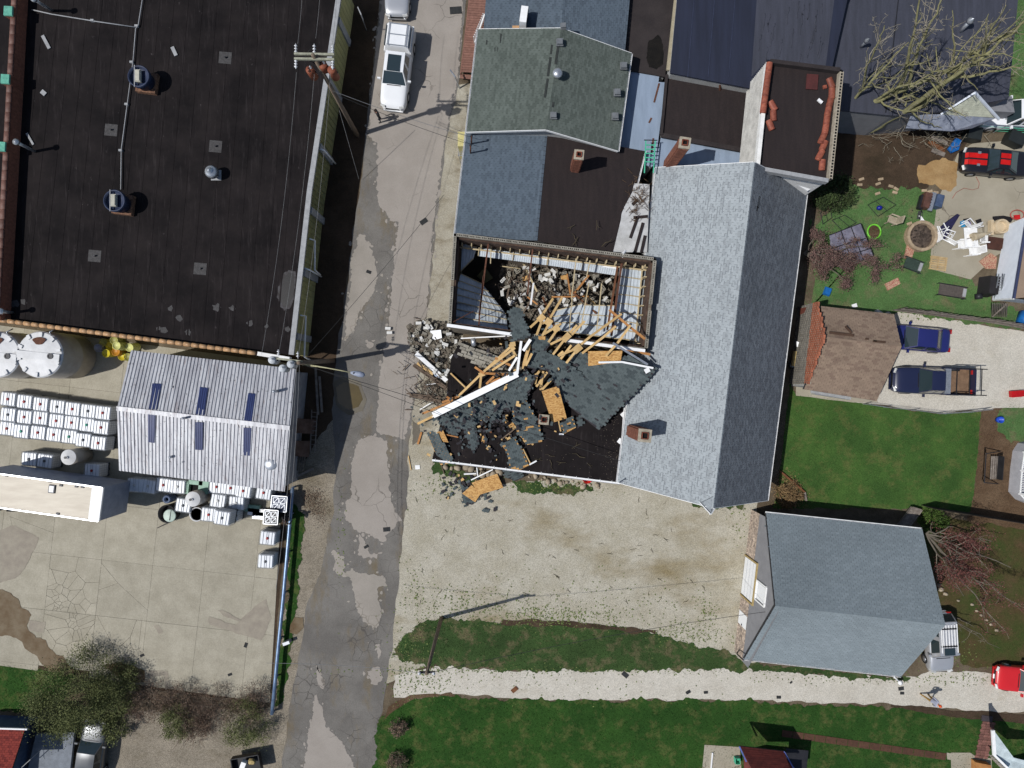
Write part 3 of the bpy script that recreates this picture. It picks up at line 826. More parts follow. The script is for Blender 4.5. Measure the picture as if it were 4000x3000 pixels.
white_mem = M('white_membrane', C(215, 215, 214), C(188, 188, 186), rough=.7, scale=2.0, fine=.06, bump=.15)
yellow_wall = M('yellow_block', (.50, .46, .20, 1), (.42, .39, .18, 1), rough=.9, scale=1.4, fine=.08, bump=.2)
grey_trim = M('grey_trim', (.34, .345, .35, 1), (.26, .265, .27, 1), rough=.7, scale=3, bump=.1)
white_paint = M('white_paint', (.82, .82, .82, 1), (.74, .74, .73, 1), rough=.5, scale=4, fine=.04, bump=.05)
white_brick = M('white_block', (.78, .77, .74, 1), (.66, .65, .62, 1), rough=.9, scale=3, fine=.08, bump=.25)
grey_siding = M('grey_siding', (.21, .21, .22, 1), (.18, .18, .19, 1), rough=.7, scale=2, fine=.05, bump=.05)
pale_siding = M('pale_siding', (.62, .66, .72, 1), (.56, .6, .66, 1), rough=.6, scale=2, fine=.03, bump=.05)
old_wood = M('weathered_wood', C(150, 140, 130), C(118, 108, 100), rough=.95, scale=4, fine=.15, rnd=.12, bump=.25)
block_grey = M('block_grey', C(165, 160, 148), C(138, 132, 120), rough=1, scale=3, fine=.1, rnd=.16, bump=.3, world=False)
block_white = M('block_white', C(235, 234, 230), C(205, 203, 198), rough=.9, scale=2, fine=.05, rnd=.06, bump=.15, world=False)
galv = M('galvanised', (.55, .57, .6, 1), (.42, .44, .47, 1), rough=.35, metal=.7, scale=5, bump=.05)
copper_green = M('verdigris', C(112, 190, 165), C(88, 160, 140), rough=.8, scale=4)
rust = M('rusty_steel', C(110, 72, 54), C(84, 54, 42), rough=.9, scale=5, fine=.15, rnd=.15)
dark_metal = M('dark_metal', (.03, .03, .035, 1), (.02, .02, .024, 1), rough=.5, metal=.3)
blue_shade = M('blue_grey_metal', C(84, 100, 128), C(68, 84, 112), rough=.5, scale=3)
# ------------------------------------------------------------------ factory on the left
ft, froof = flat_roof('factory', 'long low factory with black tar roof and yellow block wall beside the alley', [(-120, -90), (1341, -90), (1330, 0), (1217, 750), (1150, 1352), (1146, 1388), (-120, 1240)], 3.0, tar, yellow_wall)
def E_(y, dz=0.0):        # point on the east edge of the factory roof
 ys = [(-90, 1341), (0, 1330), (750, 1217), (1388, 1146)]
 for (y0, x0), (y1, x1) in zip(ys, ys[1:]):
  if y <= y1 or y1 == 1388: return P(x0 + (x1 - x0) * (y - y0) / (y1 - y0), y, 3.0) + Vector((0, 0, dz))
cop = MB()
for a, b in ((-90, 0), (0, 750), (750, 1386)):
 cop.board(E_(a, .09) + Vector((-.1, 0, 0)), E_(b, .09) + Vector((-.1, 0, 0)), .34, .16)
part('edge_coping', cop, grey_trim, ft)
for y in (60, 300, 555, 805, 1050, 1300):   # pale pilasters of the yellow wall
 c = E_(y); c2 = E_(y + 26)
 part('pilaster', MB().board((c.x + .02, c.y, 1.42), (c2.x + .02, c2.y, 1.42), .14, 2.84), grey_trim, ft)
yb = MB()                                  # block courses of the wall
for y in range(-60, 1380, 24):
 c = E_(y); yb.box((c.x - .05, c.y, 1.4), (.05, .008, 2.7))
for k in range(1, 14):
 for a, b in ((0, 750), (750, 1386)): yb.board(E_(a) + Vector((-.05, 0, -3 + k * .21)), E_(b) + Vector((-.05, 0, -3 + k * .21)), .05, .008)
part('block_joints', yb, M('yellow_joint', (.3, .28, .13, 1)), ft)
for y0, dy, x in ((930, 110, .35), (1230, 160, .3)):
 a = E_(y0, -.9); b = E_(y0 + dy, -1.6)
 part('downpipe', MB().tube([a + Vector((x - .2, 0, .7)), a + Vector((x, 0, .2)), b + Vector((x, 0, .3)), b + Vector((x + .12, -.2, -.6))], .06, 8), white_paint, ft, True)
for y in (1045, 575):
 a = E_(y, -.2)
 part('downpipe', MB().tube([a, a + Vector((.3, -.1, -.1)), a + Vector((.38, -.14, -2.5))], .06, 8), white_paint, ft, True)
# clay coping tiles on the south parapet
clay = M('buff_clay', C(205, 165, 122), C(182, 140, 98), rough=.45, scale=5, rnd=.10, fine=.08)
a, b = P(-60, 1243, 3.42), P(1000, 1380, 3.42)
par = MB().board(lower(a, .25), lower(b, .25), .26, .45); part('parapet', par, brick_red, ft)
n = 34; d = (b - a) / n; tl = MB().tube([Vector((0, 0, 0)), Vector((d.length * .96, 0, 0))], .15, 10)
tme = tl.mesh('coping_tile', clay, True)
for i in range(n):
 o = part('coping_tile', tme, None, ft); o.location = a + d * i; o.rotation_euler = (0, 0, math.atan2(d.y, d.x))
a2, b2 = P(1005, 1381, 3.4), P(1130, 1402, 3.4)
part('parapet', MB().board(lower(a2, .2), lower(b2, .2), .26, .4), white_brick, ft)
# brick west parapet with verdigris caps
wtop = 3.85
pa, pb = P(62, -90, wtop), P(-12, 1250, wtop)
wd = (pb - pa).normalized()
part('parapet', MB().board(lower(pa, .43), lower(pb, .43), .4, .84), brick_red, ft)
tme2 = MB().tube([Vector((0, 0, 0)), Vector((.62, 0, 0))], .2, 8).mesh('coping_tile', M('brown_clay', C(128, 92, 80), C(104, 70, 60), rough=.6, scale=4, rnd=.2), True)
Lw = (pb - pa).length
for i in range(int(Lw / .65)):
 o = part('coping_tile', tme2, None, ft); o.location = pa + wd * (i * .65) + Vector((0, 0, .02)); o.rotation_euler = (0, 0, math.atan2(wd.y, wd.x)); o.scale = (1, 1, .55)
for q in ((32, 42), (20, 308), (4, 572)):
 c = P(q[0], q[1], 4.15)
 pr = part('pier', MB().box((c.x, c.y, 3.5), (.62, .6, 1.2), math.atan2(wd.y, wd.x)), brick_red, ft)
 part('pier_cap', MB().box((c.x, c.y, 4.14), (.66, .62, .08), math.atan2(wd.y, wd.x), taper=.9), copper_green, pr)
# roof equipment
def exhaust_fan(px, z=3.0):
 c = P(px[0], px[1], z + .2)
 cb = part('roof_fan', MB().box((c.x, c.y, z + .15), (1.35, 1.35, .34), rad(-7)), M('fan_curb', C(150, 110, 84), C(96, 70, 56), scale=5), ft)
 part('fan_housing', MB().lathe([(.6, .3), (.62, .75), (.72, .9), (.73, 1.15), (.66, 1.2), (.66, .98), (.3, .95), (.0, .95)], (c.x, c.y, z), 28), M('fan_blue', C(52, 64, 92), C(40, 50, 76), rough=.55), cb, True)
 m_ = MB(); m_.box((c.x - .02, c.y, z + 1.12), (.34, .8, .2)); m_.box((c.x - .02, c.y, z + 1.24), (.26, .7, .06))
 part('fan_motor_cover', m_, M('fan_cream', C(205, 202, 186), None, rough=.5), cb)
 part('fan_strut', MB().board((c.x - .25, c.y - .72, z + 1.17), (c.x - .25, c.y + .72, z + 1.17), .05, .05), grey_trim, cb)
exhaust_fan((575, 325)); exhaust_fan((482, 800))
c = P(845, 685, 3.0)
vt = part('roof_vent', MB().lathe([(.2, 0), (.2, .5), (.42, .5), (.42, .75), (.3, .9), (.16, .92), (.16, 1.05), (.0, 1.1)], (c.x, c.y, 3.0), 20), galv, ft, True)
part('vent_flashing', MB().box((c.x, c.y, 3.02), (.7, .7, .03)), grey_trim, vt)
patch = M('roof_patch', C(82, 80, 80), C(62, 60, 60), rough=.8, scale=6)
for q in ((434, 508), (880, 226), (842, 572), (370, 1000), (782, 1050)):
 c = P(q[0], q[1], 3.0)
 pt = part('drain_patch', MB().box((c.x, c.y, 3.008), (.86, .8, .012), rad(-5)), patch, ft)
 part('drain_pipe', MB().tube([(c.x + .05, c.y, 3.0), (c.x + .05, c.y, 3.16)], .06, 8), dark_metal, pt)
def run(px, z, r, mat, name='conduit'):
 return part(name, MB().tube([P(q[0], q[1], q[2] if len(q) > 2 else z) for q in px], r, 6), mat, ft, True)
run([(556, -90), (556, 0), (540, 100), (530, 112), (520, 240), (497, 410), (474, 585), (472, 740)], 3.12, .035, grey_trim)
run([(125, 38), (200, 55), (370, 83), (528, 106)], 3.12, .04, grey_trim)
for q in ((537, 105), (518, 246), (498, 410), (475, 590), (365, 84)):
 c = P(q[0], q[1], 3.0); part('conduit_support', MB().box((c.x, c.y, 3.09), (.22, .14, .16)), grey_trim, ft)
for (bx, by), (tx, ty), h in (((203, 42), (135, -2), 1.75), ((137, 592), (66, 556), 1.7), ((50, 1222), (6, 1216), 1.3)):
 a, b = P(bx, by, 3.0), P(tx, ty, 3.0 + h)
 s_ = part('stack_pipe', MB().tube([a, b], .1, 10), galv, ft, True)
 part('stack_cap', MB().lathe([(.13, -.1), (.2, 0), (.2, .12), (.0, .2)], b, 12), galv, s_, True)
for q, w_, l_, an in (((182, 166), .22, 1.0, -62), ((682, 202), .24, .65, -65), ((172, 364), .3, .36, -40), ((120, 544), .14, .9, -60)):
 c = P(q[0], q[1], 3.0)
 single('metal_strip', MB().box((c.x, c.y, 3.05), (l_, w_, .05), rad(an)), grey_trim, {182: 'long pale metal strip lying near the west parapet of the factory roof', 682: 'short pale metal strip beside the conduit of the factory roof', 172: 'small pale metal offcut near the second verdigris cap', 120: 'narrow metal strip half in the parapet shadow'}[q[0]], 'metal strip')
stain = M('roof_stain', C(30, 27, 27), C(24, 21, 22), rough=.45, scale=2)
stain2 = M('roof_bloom', C(90, 88, 90), C(56, 50, 48), rough=.9, scale=3.0, detail=9)
def roof_sheet(px, z, mat, name, seed, amp=.06):
 pts = rough_edge(PX(px, z), .15, amp, seed, 2.2); return part(name, MB().add([(p.x, p.y, z) for p in pts][::-1], [tuple(range(len(pts)))]), mat, ft)
roof_sheet([(1128, 1052), (1150, 1060), (1157, 1110), (1150, 1170), (1128, 1205), (1112, 1214), (1090, 1190), (1082, 1140), (1100, 1085)], 3.006, stain2, 'dried_rim', 3, .1)
roof_sheet([(1128, 1062), (1144, 1068), (1150, 1110), (1143, 1165), (1124, 1195), (1110, 1200), (1096, 1180), (1091, 1140), (1106, 1090)], 3.011, stain, 'wet_stain', 4, .05)
for i, q in enumerate([(698, 1245, 14), (735, 1300, 16), (665, 1205, 12), (905, 1205, 14), (845, 1200, 16), (640, 1290, 10), (92, 1180, 10), (60, 1190, 18), (1040, 1275, 10), (1122, 1285, 10), (975, 1268, 14), (620, 1285, 9)]):
 x, y, s_ = q
 roof_sheet([(x - s_, y - s_ * .5), (x + s_ * .3, y - s_), (x + s_, y), (x + s_ * .4, y + s_ * .8), (x - s_ * .7, y + s_ * .6)], 3.006 + i * .0004, patch, 'patch_mend', 20 + i, .12)
for k in range(1, 22):      # lap seams of the membrane
 part('lap_seam', MB().board(P(70 + k * 56, -80, 3.006), P(70 + k * 56 - 150 + k * 2, 1230 + k * 6, 3.006), .1, .014), tar, ft)
for q in ((1238, 535), (1172, 1040)):
 c = P(q[0], q[1], 3.0); part('scupper', MB().box((c.x, c.y, 3.012), (.4, .45, .01)), hole_black, ft)

# ------------------------------------------------------------------ corrugated shed
zE, zR = 3.4, 4.25
NW, NE = P(512, 1368, zE), P(1156, 1441, zE); SW, SE = P(465, 1838, zE), P(1112, 1920, zE)
RW, RE = P(457, 1595, zR), P(1133, 1672, zR)
def rust_roof_mat():
 m, t, p = nt('corrugated_metal')
 pos = t.nodes.new('ShaderNodeNewGeometry').outputs['Position']
 n = _tex(t, 'ShaderNodeTexNoise', _scale(t, pos, (4, .35, 1), rad(6)), Scale=1.0, Detail=8.0, Roughness=.7)
 col = _mix(t, _map(t, n.outputs[0], .42, .62), C(205, 206, 210), C(168, 168, 174))
 n2 = _tex(t, 'ShaderNodeTexNoise', _scale(t, pos, (3.5, .5, 1), rad(6)), Scale=1.6, Detail=9.0, Roughness=.75)
 col = _mix(t, _map(t, n2.outputs[0], .56, .74, 0, .8), col, C(128, 104, 98))
 n3 = _tex(t, 'ShaderNodeTexNoise', pos, Scale=7.0, Detail=4.0)
 col = _mix(t, _map(t, n3.outputs[0], .62, .72, 0, .8), col, C(70, 66, 66))
 t.links.new(col, p.inputs['Base Color']); p.inputs['Roughness'].default_value = .5; p.inputs['Metallic'].default_value = .15
 return m
corr = rust_roof_mat()
st = thing('corrugated_shed', 'shed with rusty ribbed metal gable roof beside the factory', 'shed', ((NW + SE) / 2).xy.to_3d())
def ribs(A, B, Cc, D, pitch=.205, amp=.055, prof=((0, 0), (.30, 0), (.42, 1), (.68, 1), (.80, 0))):
 L_ = (B - A).length; n = int(L_ / pitch); vs = []; fs = []
 for i in range(n + 1):
  for u, h in (prof if i < n else prof[:1]):
   t_ = (i + u) / n if i < n else 1.0
   for q, r_ in ((A, B), (D, Cc)):
    p_ = q + (r_ - q) * t_; vs.append((p_.x, p_.y, p_.z + h * amp))
 for k in range(len(vs) // 2 - 1): fs.append((2 * k, 2 * k + 2, 2 * k + 3, 2 * k + 1))
 return MB().add(vs, fs)
npan = 12      # the roof is made of sheets laid side by side
for a, b, c, d in ((NW, NE, RE, RW), (RW, RE, SE, SW)):
 for i in range(npan):
  u0, u1 = i / npan, (i + 1) / npan
  part('roof_sheet', ribs(a + (b - a) * u0, a + (b - a) * u1, d + (c - d) * u1, d + (c - d) * u0), corr, st)
part('ridge_flashing', MB().board(RW + Vector((0, 0, .06)), RE + Vector((0, 0, .06)), .3, .03), corr, st)
wl = MB()
for q in ((NW, SW), (NE, SE)):
 mid = RW if q[0] is NW else RE
 s_ = .35 if q[0] is NW else -.35
 v = [Vector((q[0].x + s_, q[0].y - .2, 0)), Vector((q[1].x + s_, q[1].y + .2, 0)), Vector((q[1].x + s_, q[1].y + .2, zE - .08)), Vector((mid.x + s_, mid.y, zR - .08)), Vector((q[0].x + s_, q[0].y - .2, zE - .08))]
 wl.add(v, [(0, 1, 2, 3, 4)])
for q, s_ in (((NW, NE), -.25), ((SW, SE), .25)):
 wl.add([(q[0].x + .35, q[0].y + s_, 0), (q[1].x - .35, q[1].y + s_, 0), (q[1].x - .35, q[1].y + s_, zE - .08), (q[0].x + .35, q[0].y + s_, zE - .08)], [(0, 1, 2, 3)])
part('wall', wl, M('shed_wall', (.30, .31, .33, 1), (.22, .22, .24, 1), rough=.6, scale=2), st)
skyl = M('skylight_panel', C(52, 68, 118), C(38, 50, 96), rough=.35, scale=3, stretch=(6, .4, 1), fine=.1)
def on_n(px, py):  # point on the north / south slope under a pixel
 for z in np.linspace(zE, zR, 80):
  p_ = P(px, py, z)
  f = (p_ - NW).dot((SW - NW).normalized()) / ((SW - NW).length / 2)
  h = zE + (zR - zE) * (f if f < 1 else 2 - f)
  if abs(h - z) < .02: return Vector((p_.x, p_.y, h))
 return P(px, py, zE)
for px in (((598, 1497), (634, 1499), (616, 1600), (582, 1597)), ((783, 1512), (815, 1515), (800, 1622), (768, 1618)), ((972, 1535), (1000, 1538), (986, 1645), (955, 1643)), ((580, 1615), (610, 1618), (606, 1730), (581, 1727)), ((766, 1648), (796, 1650), (794, 1758), (765, 1756)), ((953, 1670), (984, 1672), (980, 1780), (952, 1778))):
 q = [on_n(*a) + Vector((0, 0, .07)) for a in px]
 part('skylight', ribs(q[3], q[2], q[1], q[0], .11, .02), skyl, st)
for q, r_, h in (((1085, 1528), .1, .7), ((672, 1784), .09, .25), ((728, 1632), .08, .45), ((716, 1804), .04, .1), ((1058, 1812), .42, .05), ((675, 1512), .06, .1)):
 p_ = on_n(*q); part('vent_pipe', MB().lathe([(r_, -.05), (r_, h), (r_ * .9, h + .04), (0, h + .05)], p_, 14), galv, st, True)
# gear in the shade along its east side
ws = M('rusty_plate', C(120, 96, 84), C(90, 68, 56), scale=2, rough=.9)
single('plywood_sheet', MB().slab([P(1140, 1632, 1.5), P(1236, 1640, .4), P(1225, 1695, .4), P(1137, 1690, 1.5)], .04), ws, 'upper brown panel leaning in the shade of the ribbed shed', 'panel')
single('plywood_sheet', MB().slab([P(1133, 1722, 1.4), P(1212, 1722, .3), P(1206, 1785, .3), P(1128, 1780, 1.4)], .04), ws, 'lower brown panel leaning in the shade of the ribbed shed', 'panel')
lad = thing('ladder', 'grey wooden ladder leaning flat in the shade east of the ribbed shed', 'ladder', P(1230, 1640))
for dx in (0, 22): part('rail', MB().board(P(1218 + dx, 1600, .5), P(1212 + dx * .8, 1770, .5), .06, .06), old_wood, lad)
for i in range(9): part('rung', MB().board(P(1217, 1610 + i * 18, .5), P(1238, 1611 + i * 18, .5), .05, .03), old_wood, lad)
for i, (a, b, lb) in enumerate((((1233, 1440), (1243, 1620), 'inner long plank lying in the shade east of the ribbed shed'), ((1248, 1470), (1258, 1610), 'outer long plank lying in the shade east of the ribbed shed'), ((1120, 1880), (1225, 1830), 'short slanting plank at the south-east corner of the ribbed shed'))):
 single('plank', MB().board(P(*a, .35), P(*b, .25), .16, .05), old_wood, lb, 'plank')
pal_wood = M('pallet_wood', C(206, 180, 136), C(182, 154, 110), rough=.9, scale=4, rnd=.1, fine=.1, world=False)
pal_old = M('old_pallet_wood', C(140, 128, 114), C(110, 100, 90), rough=.95, scale=4, rnd=.1, world=False)
def make_pallet(label, mat, cat='pallet'):
 t = thing('pallet', label, cat, world=False)
 for i in range(7): part('deck_board', MB().box((0, -.45 + i * .15, .125), (1.2, .1, .022)), mat, t)
 for y in (-.55, 0, .55): part('stringer', MB().box((y, 0, .066), (.06, 1.0, .09)), mat, t)
 for i in range(3): part('bottom_board', MB().box((0, -.42 + i * .42, .011), (1.2, .1, .022)), mat, t)
 return t
pl = make_pallet('grey pallet in the shade at the south-east foot of the ribbed shed', pal_old); pl.location = P(1165, 1805, .3); pl.rotation_euler = (0, 0, rad(80))
# ------------------------------------------------------------------ buildings along the right of the alley
grey_wall = M('grey_render', (.36, .36, .35, 1), (.30, .30, .29, 1), rough=.9)
# big light-grey gable house
gh = gable('grey_roofed_house', 'long house with light grey shingle gable roof right of the collapsed building', ((2563, 655), (2412, 1885)), ((2947, 634), (2785, 1985)), ((3152, 745), (2997, 1955)), 3.0, 7.4, grey_wall, (sh_grey, sh_shaded), deck_dark, 'house', fascia=white_paint, tab=.34, course=.17, gutter=white_paint)
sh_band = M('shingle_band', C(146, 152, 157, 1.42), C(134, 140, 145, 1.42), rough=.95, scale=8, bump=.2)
sh_band_shaded = M('shingle_band_shaded', C(120, 124, 130, 1.42), C(108, 112, 118, 1.42), rough=.95, scale=8, bump=.2)  # darker copy of the band, east slope shade put into its colour
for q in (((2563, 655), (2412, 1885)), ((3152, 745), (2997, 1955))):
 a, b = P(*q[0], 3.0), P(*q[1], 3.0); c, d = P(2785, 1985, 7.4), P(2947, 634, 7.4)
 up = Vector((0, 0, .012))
 shingles(gh, a + up, b + up, c + up, d + up, sh_band if q[0][0] < 3000 else sh_band_shaded, course=.17, tab=.21, frac=.32, ragged=.66, lift=.02, thick=.004)
pk = [P(2735, 1965, 6.95), P(2777, 2010, 7.5), P(2805, 1962, 6.95), P(2785, 1940, 7.43)]
part('roof_prow', MB().slab(pk, .1), M('prow_shingle', C(168, 175, 180, 1.5), None, rough=.95), gh)
part('prow_trim', MB().board(lower(pk[0], .06), lower(pk[1], .06), .04, .2).board(lower(pk[2], .06), lower(pk[1], .06), .04, .2), white_paint, gh)
chimney(gh, (2474, 1684), 3.4, 6.9, .72, rad(-6))
chimney(gh, (2612, 646), 3.0, 6.8, .62, rad(-8))
missing = M('missing_shingle', C(26, 24, 26), None, rough=.95)
def gap_marks(parent, marks, A, D, mat, lift=.04):
 """strips where shingles blew off: (px, py, len_px, wid_px, angle) on the plane z = f(px)"""
 for x, y, l, w_, a_, z in marks:
  c = P(x, y, z); part('bare_strip', MB().box((c.x, c.y, c.z + lift), (w_ * S, l * S, .01), rad(a_)), mat, parent)
def zE_(x, y):   # height of the grey house's east slope under a pixel
 for z in np.linspace(3.0, 7.4, 120):
  p_ = P(x, y, z); a = P(3152, 745, 3.0); b = P(2997, 1955, 3.0); c = P(2785, 1985, 7.4); d = P(2947, 634, 7.4)
  n_ = (b - a).cross(d - a); f = a.z - ((p_.x - a.x) * n_.x + (p_.y - a.y) * n_.y) / n_.z
  if abs(f - z) < .04: return z
 return 4.5
nE = (P(2997, 1955, 3.0) - P(3152, 745, 3.0)).cross(P(2947, 634, 7.4) - P(3152, 745, 3.0)).normalized()
if nE.z < 0: nE = -nE
for x, y, l, w_ in ((2962, 790, 45, 10), (2955, 815, 20, 8), (2907, 1225, 50, 6), (2897, 1290, 36, 6), (2886, 1390, 40, 5), (2868, 1655, 46, 9), (2858, 1740, 52, 5), (2845, 1772, 18, 4), (2822, 1820, 60, 8), (2870, 1640, 22, 5), (2835, 1800, 30, 4)):
 z = zE_(x, y); c = P(x, y, z) + nE * .045
 q = Matrix((Vector((nE.z, 0, -nE.x)).normalized(), nE.cross(Vector((nE.z, 0, -nE.x)).normalized()), nE)).transposed()
 part('bare_strip', MB().box(c, (w_ * S * .9, l * S * .9, .008), q @ Matrix.Rotation(rad(-7), 3, 'Z')), missing, gh)
part('meter_mast', MB().tube([P(2418, 1885, 2.6), P(2418, 1885, 4.3)], .035, 6).tube([P(2418, 1885, 3.9), P(2440, 1880, 3.9)], .02, 5), galv, gh)

# low building north of the collapsed one: slate slope and tar slope
n1 = gable('slate_and_tar_building', 'low gabled building with slate blue west slope and brown tar east slope', ((1822, 514), (1776, 924)), ((2130, 520), (2090, 940)), ((2520, 590), (2420, 1000)), 3.3, 3.95, grey_wall, (sh_slate, tar_brown), deck_dark, gutter=white_paint)
chimney(n1, (2246, 658), 3.6, 6.0, .55, rad(-5))
# peeled valley between it and the grey house
v = MB().slab([P(2440, 740, 3.32), P(2462, 715, 3.32), P(2538, 720, 3.32), P(2528, 985, 3.3), P(2395, 985, 3.36), P(2425, 860, 3.36)], .06)
vl = single('peeled_membrane', v, white_mem, 'white roofing membrane peeled bare in the valley against the grey roof', 'membrane')
for i, q in enumerate((((2462, 930), (2490, 850)), ((2480, 985), (2512, 870)), ((2505, 985), (2520, 920)), ((2475, 850), (2530, 845)), ((2470, 800), (2490, 780)))):
 single('peeled_strip', MB().board(P(*q[0], 3.36), P(*q[1], 3.36), .2, .03), tar_brown, ['long brown felt strip nearest the tar slope in the peeled valley', 'middle brown felt strip in the peeled valley', 'short brown felt strip against the grey gutter in the peeled valley', 'cross-lying brown felt strip in the peeled valley', 'upper torn brown felt strip in the peeled valley'][i], 'felt strip')
junk = MB(); rj = random.Random(4)
for i in range(140):
 a = P(2470 + rj.gauss(20, 18), 740 + rj.gauss(40, 40), 3.4); junk.board(a, a + Vector((rj.uniform(-.4, .4), rj.uniform(-.4, .4), rj.uniform(0, .12))), .02, .015)
struct('leaf_litter', junk, mulch, 'stuff')

# green shingled gable
n2 = gable('green_roofed_building', 'gabled building with moss green shingle roof in the upper middle', ((1868, 114), (1822, 516)), ((2192, 110), (2133, 507)), ((2466, 208), (2414, 590)), 4.0, 5.3, grey_wall, (sh_green, sh_green), deck_dark, fascia=white_paint, gutter=white_paint)
for x, y, z, s_ in ((2186, 170, 5.3, .35), (2200, 108, 5.2, .3), (2435, 262, 4.2, .36), (2410, 365, 4.3, .36), (2402, 458, 4.25, .36), (2162, 455, 5.2, .34)):
 c = P(x, y, z); b_ = part('box_vent', MB().box((c.x, c.y, c.z + .1), (s_ * 1.3, s_ * 1.3, .1)).box((c.x, c.y, c.z + .22), (s_, s_, .16)), M('vent_grey', (.16, .17, .18, 1), None, rough=.5), n2)
c = P(2176, 300, 5.25)
tv = part('turbine_vent', MB().lathe([(.16, -.1), (.16, .25), (.28, .32), (.33, .45), (.28, .58), (.1, .64), (0, .65)], c, 16), galv, n2, True)
for x, y, l, w_, z in ((1920, 1, 1, 1, 4), ):
 pass
dk = M('dark_tab', C(62, 66, 64), None, rough=.95)
for x, y, l, w_, a_, z in ((1957, 152, 32, 7, -3, 4.35), (1901, 167, 15, 5, -3, 4.15), (1946, 195, 16, 6, 0, 4.32), (1934, 195, 14, 5, 0, 4.28), (2154, 195, 33, 7, -6, 5.18), (2145, 262, 66, 8, -8, 5.2), (2133, 345, 66, 7, -9, 5.22), (2160, 410, 18, 6, -8, 5.22), (2195, 395, 14, 5, -8, 5.05), (2175, 215, 66, 8, -8, 5.28)):
 c = P(x, y, z);
 part('bare_strip', MB().box((c.x, c.y, c.z + .05), (w_ * S, l * S, .02), rad(a_)), dk, n2)

# the building behind it, running out of the picture
n3 = gable('slate_roofed_building', 'gabled building with slate blue roof behind the green roofed one', ((1905, -90), (1888, 128)), ((2205, -90), (2192, 128)), ((2468, -90), (2440, 210)), 3.4, 4.3, grey_wall, (sh_slate, sh_slate), deck_dark)
c = P(2045, 92, 3.9)
ac = thing('rooftop_fan_unit', 'white boxy air unit standing upright beside the green gable', 'air unit', c)
part('cabinet', MB().box((c.x, c.y, c.z + .55), (.45, 1.05, 1.0), rad(-8)), white_paint, ac)
part('grille', MB().box((c.x + .24, c.y, c.z + .55), (.03, .8, .8), rad(-8)), dark_metal, ac)
part('stand', MB().box((c.x - .5, c.y - .35, c.z + .05), (.5, .3, .12)), clay, ac)
vn = M('vinyl_dirty', C(120, 112, 100), None)
fb, fbr = flat_roof('flat_tar_building', 'flat brown tar roof with a dark puddle stain between two gables', [(2462, -90), (2655, -90), (2645, 0), (2597, 300), (2425, 270), (2440, 205)], 3.0, tar_flat, grey_wall)
pts = rough_edge(PX([(2535, 158), (2555, 150), (2570, 135), (2585, 155), (2592, 200), (2590, 250), (2565, 272), (2535, 262), (2522, 225), (2528, 180)], 3.01), .15, .06, 9, 2)
part('puddle_stain', MB().add([(p.x, p.y, 3.008) for p in pts][::-1], [tuple(range(len(pts)))]), M('wet_tar', C(38, 34, 28), C(30, 27, 22), rough=.25), fb)
part('parapet_cap', MB().board(P(2650, -90, 3.35), P(2610, 275, 3.35), .26, .14), M('tan_cap', C(176, 166, 142), C(158, 148, 124), rough=.7), fb)
part('parapet', MB().board(P(2656, -90, 3.1), P(2616, 277, 3.1), .2, .4), grey_wall, fb)
pb_, _ = flat_roof('pale_flat_roof', 'pale blue flat roof strip east of the green gable', [(2466, 258), (2578, 278), (2572, 320), (2600, 322), (2560, 640), (2545, 652), (2400, 600), (2428, 330)], 2.9, pale_mem, grey_wall)
for i, q in enumerate((((2575, 325), (2555, 400)), ((2535, 480), (2545, 460)), ((2552, 540), (2545, 600)))):
 part('rust_stain', MB().board(P(*q[0], 2.92), P(*q[1], 2.92), .12, .012), rust, pb_)
nv, _ = flat_roof('navy_roofed_building', 'large flat building with navy membrane roof at the top edge', [(2652, -90), (3345, -90), (3310, 0), (3250, 270), (3000, 235), (2930, 345), (2618, 285), (2645, 0)], 4.0, navy_mem, grey_wall)
for i, x in enumerate((2700, 2780, 2860)):
 part('membrane_seam', MB().board(P(x + 18, -80, 4.012), P(x - 14, 300, 4.012), .06, .012), M('seam', C(54, 60, 82), None, rough=.6), nv)
part('membrane_field', MB().slab([P(2962, -85, 4.014), P(3270, -85, 4.014), P(3225, 262, 4.014), P(3000, 232, 4.014), P(2935, 300, 4.014)], .01), grey_mem, nv)
rj = random.Random(8)
wr = MB()
for i in range(26):
 x, y = rj.uniform(2970, 3220), rj.uniform(0, 220); pts = []
 for k in range(6): pts.append(P(x + rj.uniform(-4, 4) - k * 2, y + k * rj.uniform(8, 16), 4.02))
 wr.tube(pts, .025, 5)
part('wrinkles', wr, grey_mem, nv, True)
bf, _ = flat_roof('brown_flat_roof', 'dark brown flat roof between the navy roof and the white walled building', [(2604, 293), (2926, 350), (2898, 585), (2583, 528)], 3.2, tar_brown, grey_wall)
part('edge_curb', MB().board(P(2604, 293, 3.28), P(2583, 528, 3.28), .16, .2).board(P(2583, 528, 3.26), P(2898, 586, 3.26), .3, .14), tar_flat, bf)
part('vent_stub', MB().tube([P(2812, 352, 3.2), P(2812, 330, 3.6)], .07, 8), rust, bf)
pf, _ = flat_roof('pale_flat_roof', 'pale blue flat roof around the tall brick chimney', [(2583, 532), (2898, 590), (2898, 660), (2560, 690), (2560, 640)], 3.0, pale_mem, grey_wall)
# green ladder lying from the pale roof
gl_m = M('mint_paint', C(92, 205, 165), C(78, 186, 150), rough=.4)
gl = thing('ladder', 'mint green fibreglass ladder lying between the pale roof and the tar slope', 'ladder', P(2540, 610, 3.4))
for x0, x1 in ((2523, 2517), (2560, 2552)): part('rail', MB().board(P(x0, 547, 3.75), P(x1, 676, 3.55), .07, .05), gl_m, gl)
for i in range(5): part('rung', MB().board(P(2522 - i * .8, 566 + i * 16.5, 3.72), P(2559 - i * 1.2, 567 + i * 16.5, 3.72), .07, .04), gl_m, gl)
part('hook', MB().board(P(2516, 547, 3.8), P(2568, 548, 3.8), .05, .05), dark_metal, gl)

